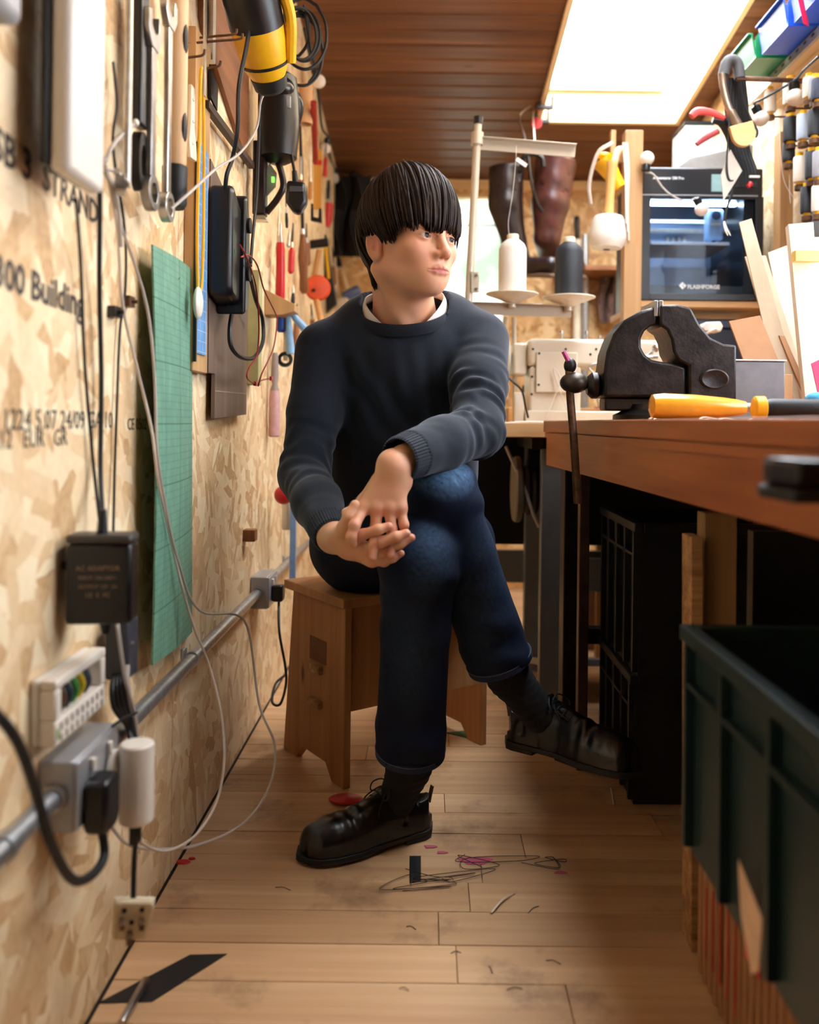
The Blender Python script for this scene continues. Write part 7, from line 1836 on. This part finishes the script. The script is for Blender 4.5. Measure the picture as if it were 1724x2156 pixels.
# ================================================================ under the bench
def lattice_crate(label, x0, x1, y0, y1, z0, z1, mat, ribs=5, group=None, cat='crate', name='plastic_crate'):
    t = thing(name, label, cat, ((x0+x1)/2, (y0+y1)/2, z0), group); w = .006
    part('base', MB().box((x0, y0, z0+.0005), (x1, y1, z0+w)), mat, t)
    part('side', MB().box((x0, y0, z0+w+.0002), (x0+w, y1, z1-.020)), mat, t)
    part('side', MB().box((x1-w, y0, z0+w+.0002), (x1, y1, z1-.020)), mat, t)
    part('end', MB().box((x0+w+.0002, y0, z0+w+.0002), (x1-w-.0002, y0+w, z1-.020)), mat, t)
    part('end', MB().box((x0+w+.0002, y1-w, z0+w+.0002), (x1-w-.0002, y1, z1-.020)), mat, t)
    e = .014
    part('rim', MB().box((x0-e, y0-e, z1-.0198), (x0+w, y1+e, z1)).box((x1-w, y0-e, z1-.0198), (x1+e, y1+e, z1)).box((x0+w, y0-e, z1-.0198), (x1-w, y0+w, z1)).box((x0+w, y1-w, z1-.0198), (x1-w, y1+e, z1)), mat, t, bev=.002)
    for k in range(ribs):
        y = y0+(y1-y0)*k/(ribs-1); y = min(max(y, y0+.006), y1-.006)
        part('rib', MB().box((x0-.012, y-.006, z0+.01), (x0-.0003, y+.006, z1-.0202)), mat, t)
    part('belt', MB().box((x0-.0115, y0+.013, z1-.075), (x0-.0004, y1-.013, z1-.068)), mat, t)
    return t
BCR = plain('crate_black', rgb(20, 21, 24), .45, var=.15); GCR = plain('crate_green', rgb(20, 42, 42), .4, var=.12)
lattice_crate('black plastic crate on the floor, bottom of the stack under the bench', .460, .84, 1.87, 2.19, .001, .286, BCR)
lattice_crate('black plastic crate on top of the stack under the bench', .460, .84, 1.845, 2.19, .2865, .62, BCR)
cbx = (.425, .80, .62, 1.30)
t = thing('cardboard_box', 'fluted brown cardboard box printed in red standing under the green crate', 'cardboard box', (.6, 1.0, 0))
part('box', MB().box((cbx[0], cbx[2], .0005), (cbx[1], cbx[3], .284)), KRAFT, t, bev=.002)
nf = 30
for k in range(nf):
    y = cbx[2]+.01+(cbx[3]-cbx[2]-.02)*k/(nf-1)
    part('flute', MB().cyl((cbx[0]-.001, y, .006), (cbx[0]-.001, y, .278), .007, n=8), KRAFT, t)
RP = plain('red_print', rgb(190, 40, 48), .7)
part('print', MB().box((cbx[0]-.0092, 1.05, .15), (cbx[0]-.0082, 1.10, .22)), RP, t)
for k in range(5):
    part('print', MB().box((cbx[0]-.0092, 1.13+.03*k, .05), (cbx[0]-.0082, 1.134+.03*k, .20-.012*k)), RP, t)
lattice_crate('big dark green plastic crate standing on the cardboard box beside the camera', .345, .74, .56, 1.10, .2845, .572, GCR, 5)
t = thing('gloves', 'pair of pale work gloves lying in the green crate', 'gloves', (.5, .9, .30))
part('glove', MB().sphere((.45, .86, .44), .06, 18, sc=(1, 1.2, .6)), plain('pale_glove', rgb(206, 180, 150), .8, bump=.3), t)
part('filling', MB().box((.355, .575, .292), (.73, 1.085, .40)), plain('dark_rag', rgb(36, 34, 34), .9, bump=.4), t, bev=.01)
for k, (px, Y) in enumerate(((1705, .86),)): pass
p = atx(1600, 1935, .345-.0005)
solo('paper_label', MB().prism([(p.y-.035, p.z+.02), (p.y-.028, p.z-.035), (p.y-.01, p.z-.05), (p.y+.02, p.z-.01), (p.y+.03, p.z+.045)], .3325-.0, .3333, axis='X'), plain('torn_paper', rgb(222, 186, 156), .8), 'torn pale paper stuck to the side of the green crate', 'paper')
t = thing('plywood_offcut', 'upright plywood offcut showing its layered edge beside the green crate', 'board', (.44, 1.36, 0))
part('board', MB().box((.425, 1.345, .001), (.443, 1.395, .655), trm((.42, 1.37, 0))@rotm('Y', -.012)@trm((-.42, -1.37, 0))), PLYE, t, bev=.001)
solo('plank_offcut', MB().box((.448, 1.375, .001), (.50, 1.415, .69)), PINE, 'upright pine plank offcut behind the layered plywood', 'plank', bev=.001)
solo('pine_batten', MB().box((.70, 1.40, .001), (.722, 1.425, BT-.13)), PINE, 'upright pine batten in the dark under the bench', 'batten')
solo('dark_board', MB().box((.53, 1.385, .001), (.69, 1.41, .66)), BLK, 'black board standing under the bench beside the pine offcut', 'board')
solo('brown_board_edge', MB().box((.76, 1.42, .001), (.79, 1.435, .70)), BROWNW, 'brown board edge standing at the back under the bench', 'board')  # plain brown board stood on end
# motor and treadle gear under the sewing table
t = thing('sewing_motor', 'grey sewing machine motor with a belt pulley under the pine table', 'motor', at(1090, 1090, 2.6))
c = at(1088, 1030, 2.6)
part('pulley', MB().lathe([(.02, -.012), (.095, -.012), (.10, -.006), (.10, .006), (.095, .012), (.02, .012)], frame(c, (1, 0, .0)), 36), plain('dull_alloy', rgb(120, 112, 98), .45, .6), t)
part('motor_case', MB().lathe([(.03, .014), (.072, .02), (.075, .13), (.06, .14)], frame(c, (1, 0, 0)), 30), plain('motor_grey', rgb(100, 102, 104), .45, .5), t)
part('mount', MB().box((c.x+.03, c.y-.03, c.z+.06), (c.x+.10, c.y+.03, TT-.0755)), DKSTEEL, t)
for k in range(5): part('cooling_fin', MB().lathe([(.0755, .03+.02*k), (.079, .032+.02*k), (.079, .038+.02*k), (.0755, .04+.02*k)], frame(c, (1, 0, 0)), 30, cap=False), DKSTEEL, t)
cable('power_lead', [at(1065, 940, 2.55), at(1085, 985, 2.53), at(1105, 1030, 2.52), at(1120, 1075, 2.52), at(1135, 1110, 2.52)], .005, GREYC, 'grey flex hanging under the pine table beside the motor pulley')
solo('pedal_board', MB().box((.34, 2.52, .08), (.66, 2.82, .10), trm((.5, 2.67, .09))@rotm('X', -.25)@trm((-.5, -2.67, -.09))), GLEG, 'wide grey foot pedal under the sewing table', 'pedal', bev=.003)
solo('paper_roll', MB().cyl((.42, 3.0, .26), (.55, 3.0, .26), .045), CREAM, 'cream roll lying on the stretcher under the sewing table', 'roll')
solo('offcut_box', MB().box((.40, 3.15, .0005), (.75, 3.5, .22)), plain('rag_box', rgb(130, 92, 70), .8), 'brown box on the floor far back under the sewing table', 'box', bev=.004)
for k, (x, z) in enumerate(((.52, .56), (.60, .50))):
    solo('pine_offcut', MB().box((x, 3.0, .0005), (x+.03, 3.03, z)), PINE, ('taller pine offcut standing behind the steel upright', 'shorter pine offcut standing behind the steel upright')[k], 'offcut')

# ================================================================ on the floor
def ontop(px, py, z=.001): return atz(px, py, z)
TAPE = plain('black_tape', rgb(22, 22, 24), .5)
P = [ontop(px, py, .0012) for px, py in ((205, 2112), (400, 2010), (478, 2008), (320, 2108))]
solo('floor_tape', MB().prism([(p.x, p.y) for p in P], .0006, .0014), TAPE, 'wide strip of black tape stuck slantwise on the floor by the wall', 'tape')
solo('steel_rod', MB().rod(ontop(255, 2156, .008), ontop(308, 2062, .008), .006), STEEL, 'short steel rod lying on the floor by the black tape', 'rod')
P = [ontop(px, py) for px, py in ((862, 1802), (886, 1802), (886, 1856), (862, 1860))]
solo('floor_mark', MB().prism([(p.x, p.y) for p in P], .0006, .0011), TAPE, 'worn black tape rectangle on the floor beside the front shoe', 'tape')
for k, (px, py, r, lab) in enumerate(((385, 1815, .011, 'larger red fabric scrap on the floor by the wall'), (404, 1808, .005, 'tiny red fabric scrap beside the larger one'))):
    p = ontop(px, py); solo('fabric_scrap', MB().lathe([(r, .0006), (r*.8, .003), (r*.2, .003)], trm((p.x, p.y, 0))@Matrix.Diagonal((1.4, .8, 1, 1)), 9), RED, lab, 'scrap')
p = ontop(728, 1690); solo('red_cloth', MB().sphere((p.x, p.y, .009), .03, 14, sc=(1.3, .8, .28)), RED, 'red cloth scrap lying behind the front shoe', 'cloth')
p = ontop(962, 1552); solo('green_mat_piece', MB().prism([(p.x-.03, p.y+.03), (p.x+.05, p.y-.02), (p.x+.05, p.y+.05)], .0006, .003), plain('green_rubber', rgb(26, 96, 52), .6), 'dark green triangle of rubber on the floor under the stool', 'mat')
rt = random.Random(21)
for k, (px, py, w) in enumerate(((930, 1840, .10), (1040, 1818, .09), (880, 1862, .07), (1125, 1815, .06))):
    c = ontop(px, py); pts = [(c.x+rt.uniform(-w, w), c.y+rt.uniform(-.03, .03), .0018+.003*rt.random()) for _ in range(9)]
    solo('thread_tangle', MB().tube(pts, .0007, 5, 6), plain('dark_thread', rgb(60, 40, 34), .8), ('wide tangle of dark sewing thread between the worn tape mark and the pink paint', 'tangle of dark sewing thread round the pink paint spot', 'small tangle of dark thread beside the worn tape mark', 'tangle of dark thread beyond the pink paint toward the crates')[k], 'thread')
for k in range(10):
    c = ontop(rt.uniform(560, 1300), rt.uniform(1760, 2100)); a = rt.uniform(0, PI); L = rt.uniform(.012, .03)
    solo('thread_end', MB().tube([(c.x, c.y, .0014), (c.x+L*.5*math.cos(a), c.y+L*.5*math.sin(a)+.004, .002), (c.x+L*math.cos(a), c.y+L*math.sin(a), .0014)], .0006, 5, 4), plain('dark_thread', rgb(60, 40, 34), .8), 'short snipped thread end lying on the floorboards', 'thread', 'thread ends on the floor')
a, b = ontop(1034, 1922, .002), ontop(1084, 1880, .002); solo('cable_tie', MB().tube([a, a.lerp(b, .5)+Vector((.0, .004, .004)), b], [.0045, .003, .001], 6, 4, flat=.3), WHT, 'white snipped plastic strip lying on the floor', 'scrap')
p = ontop(1000, 1845)
PINKS = plain('pink_paint', rgb(196, 84, 110), .6, var=.15)
for k, (px, py, r) in enumerate(((1000, 1812, .030), (905, 1782, .012), (930, 1794, .010), (1180, 1836, .011))):
    p = ontop(px, py); pr = [(r*(1+.3*math.sin(3*a+k))*math.cos(a), r*.55*(1+.2*math.cos(2*a))*math.sin(a)) for a in [2*PI*i/16 for i in range(16)]]
    part('paint_spot', MB().prism([(p.x+x, p.y+y) for x, y in pr], .0004, .0008), PINKS, fl)
p = ontop(1290, 1680); solo('white_sliver', MB().tube([ontop(1286, 1660, .002), ontop(1292, 1695, .002)], .0022, 5, 0), WHT, 'white sliver of plastic on the floor under the bench', 'scrap')
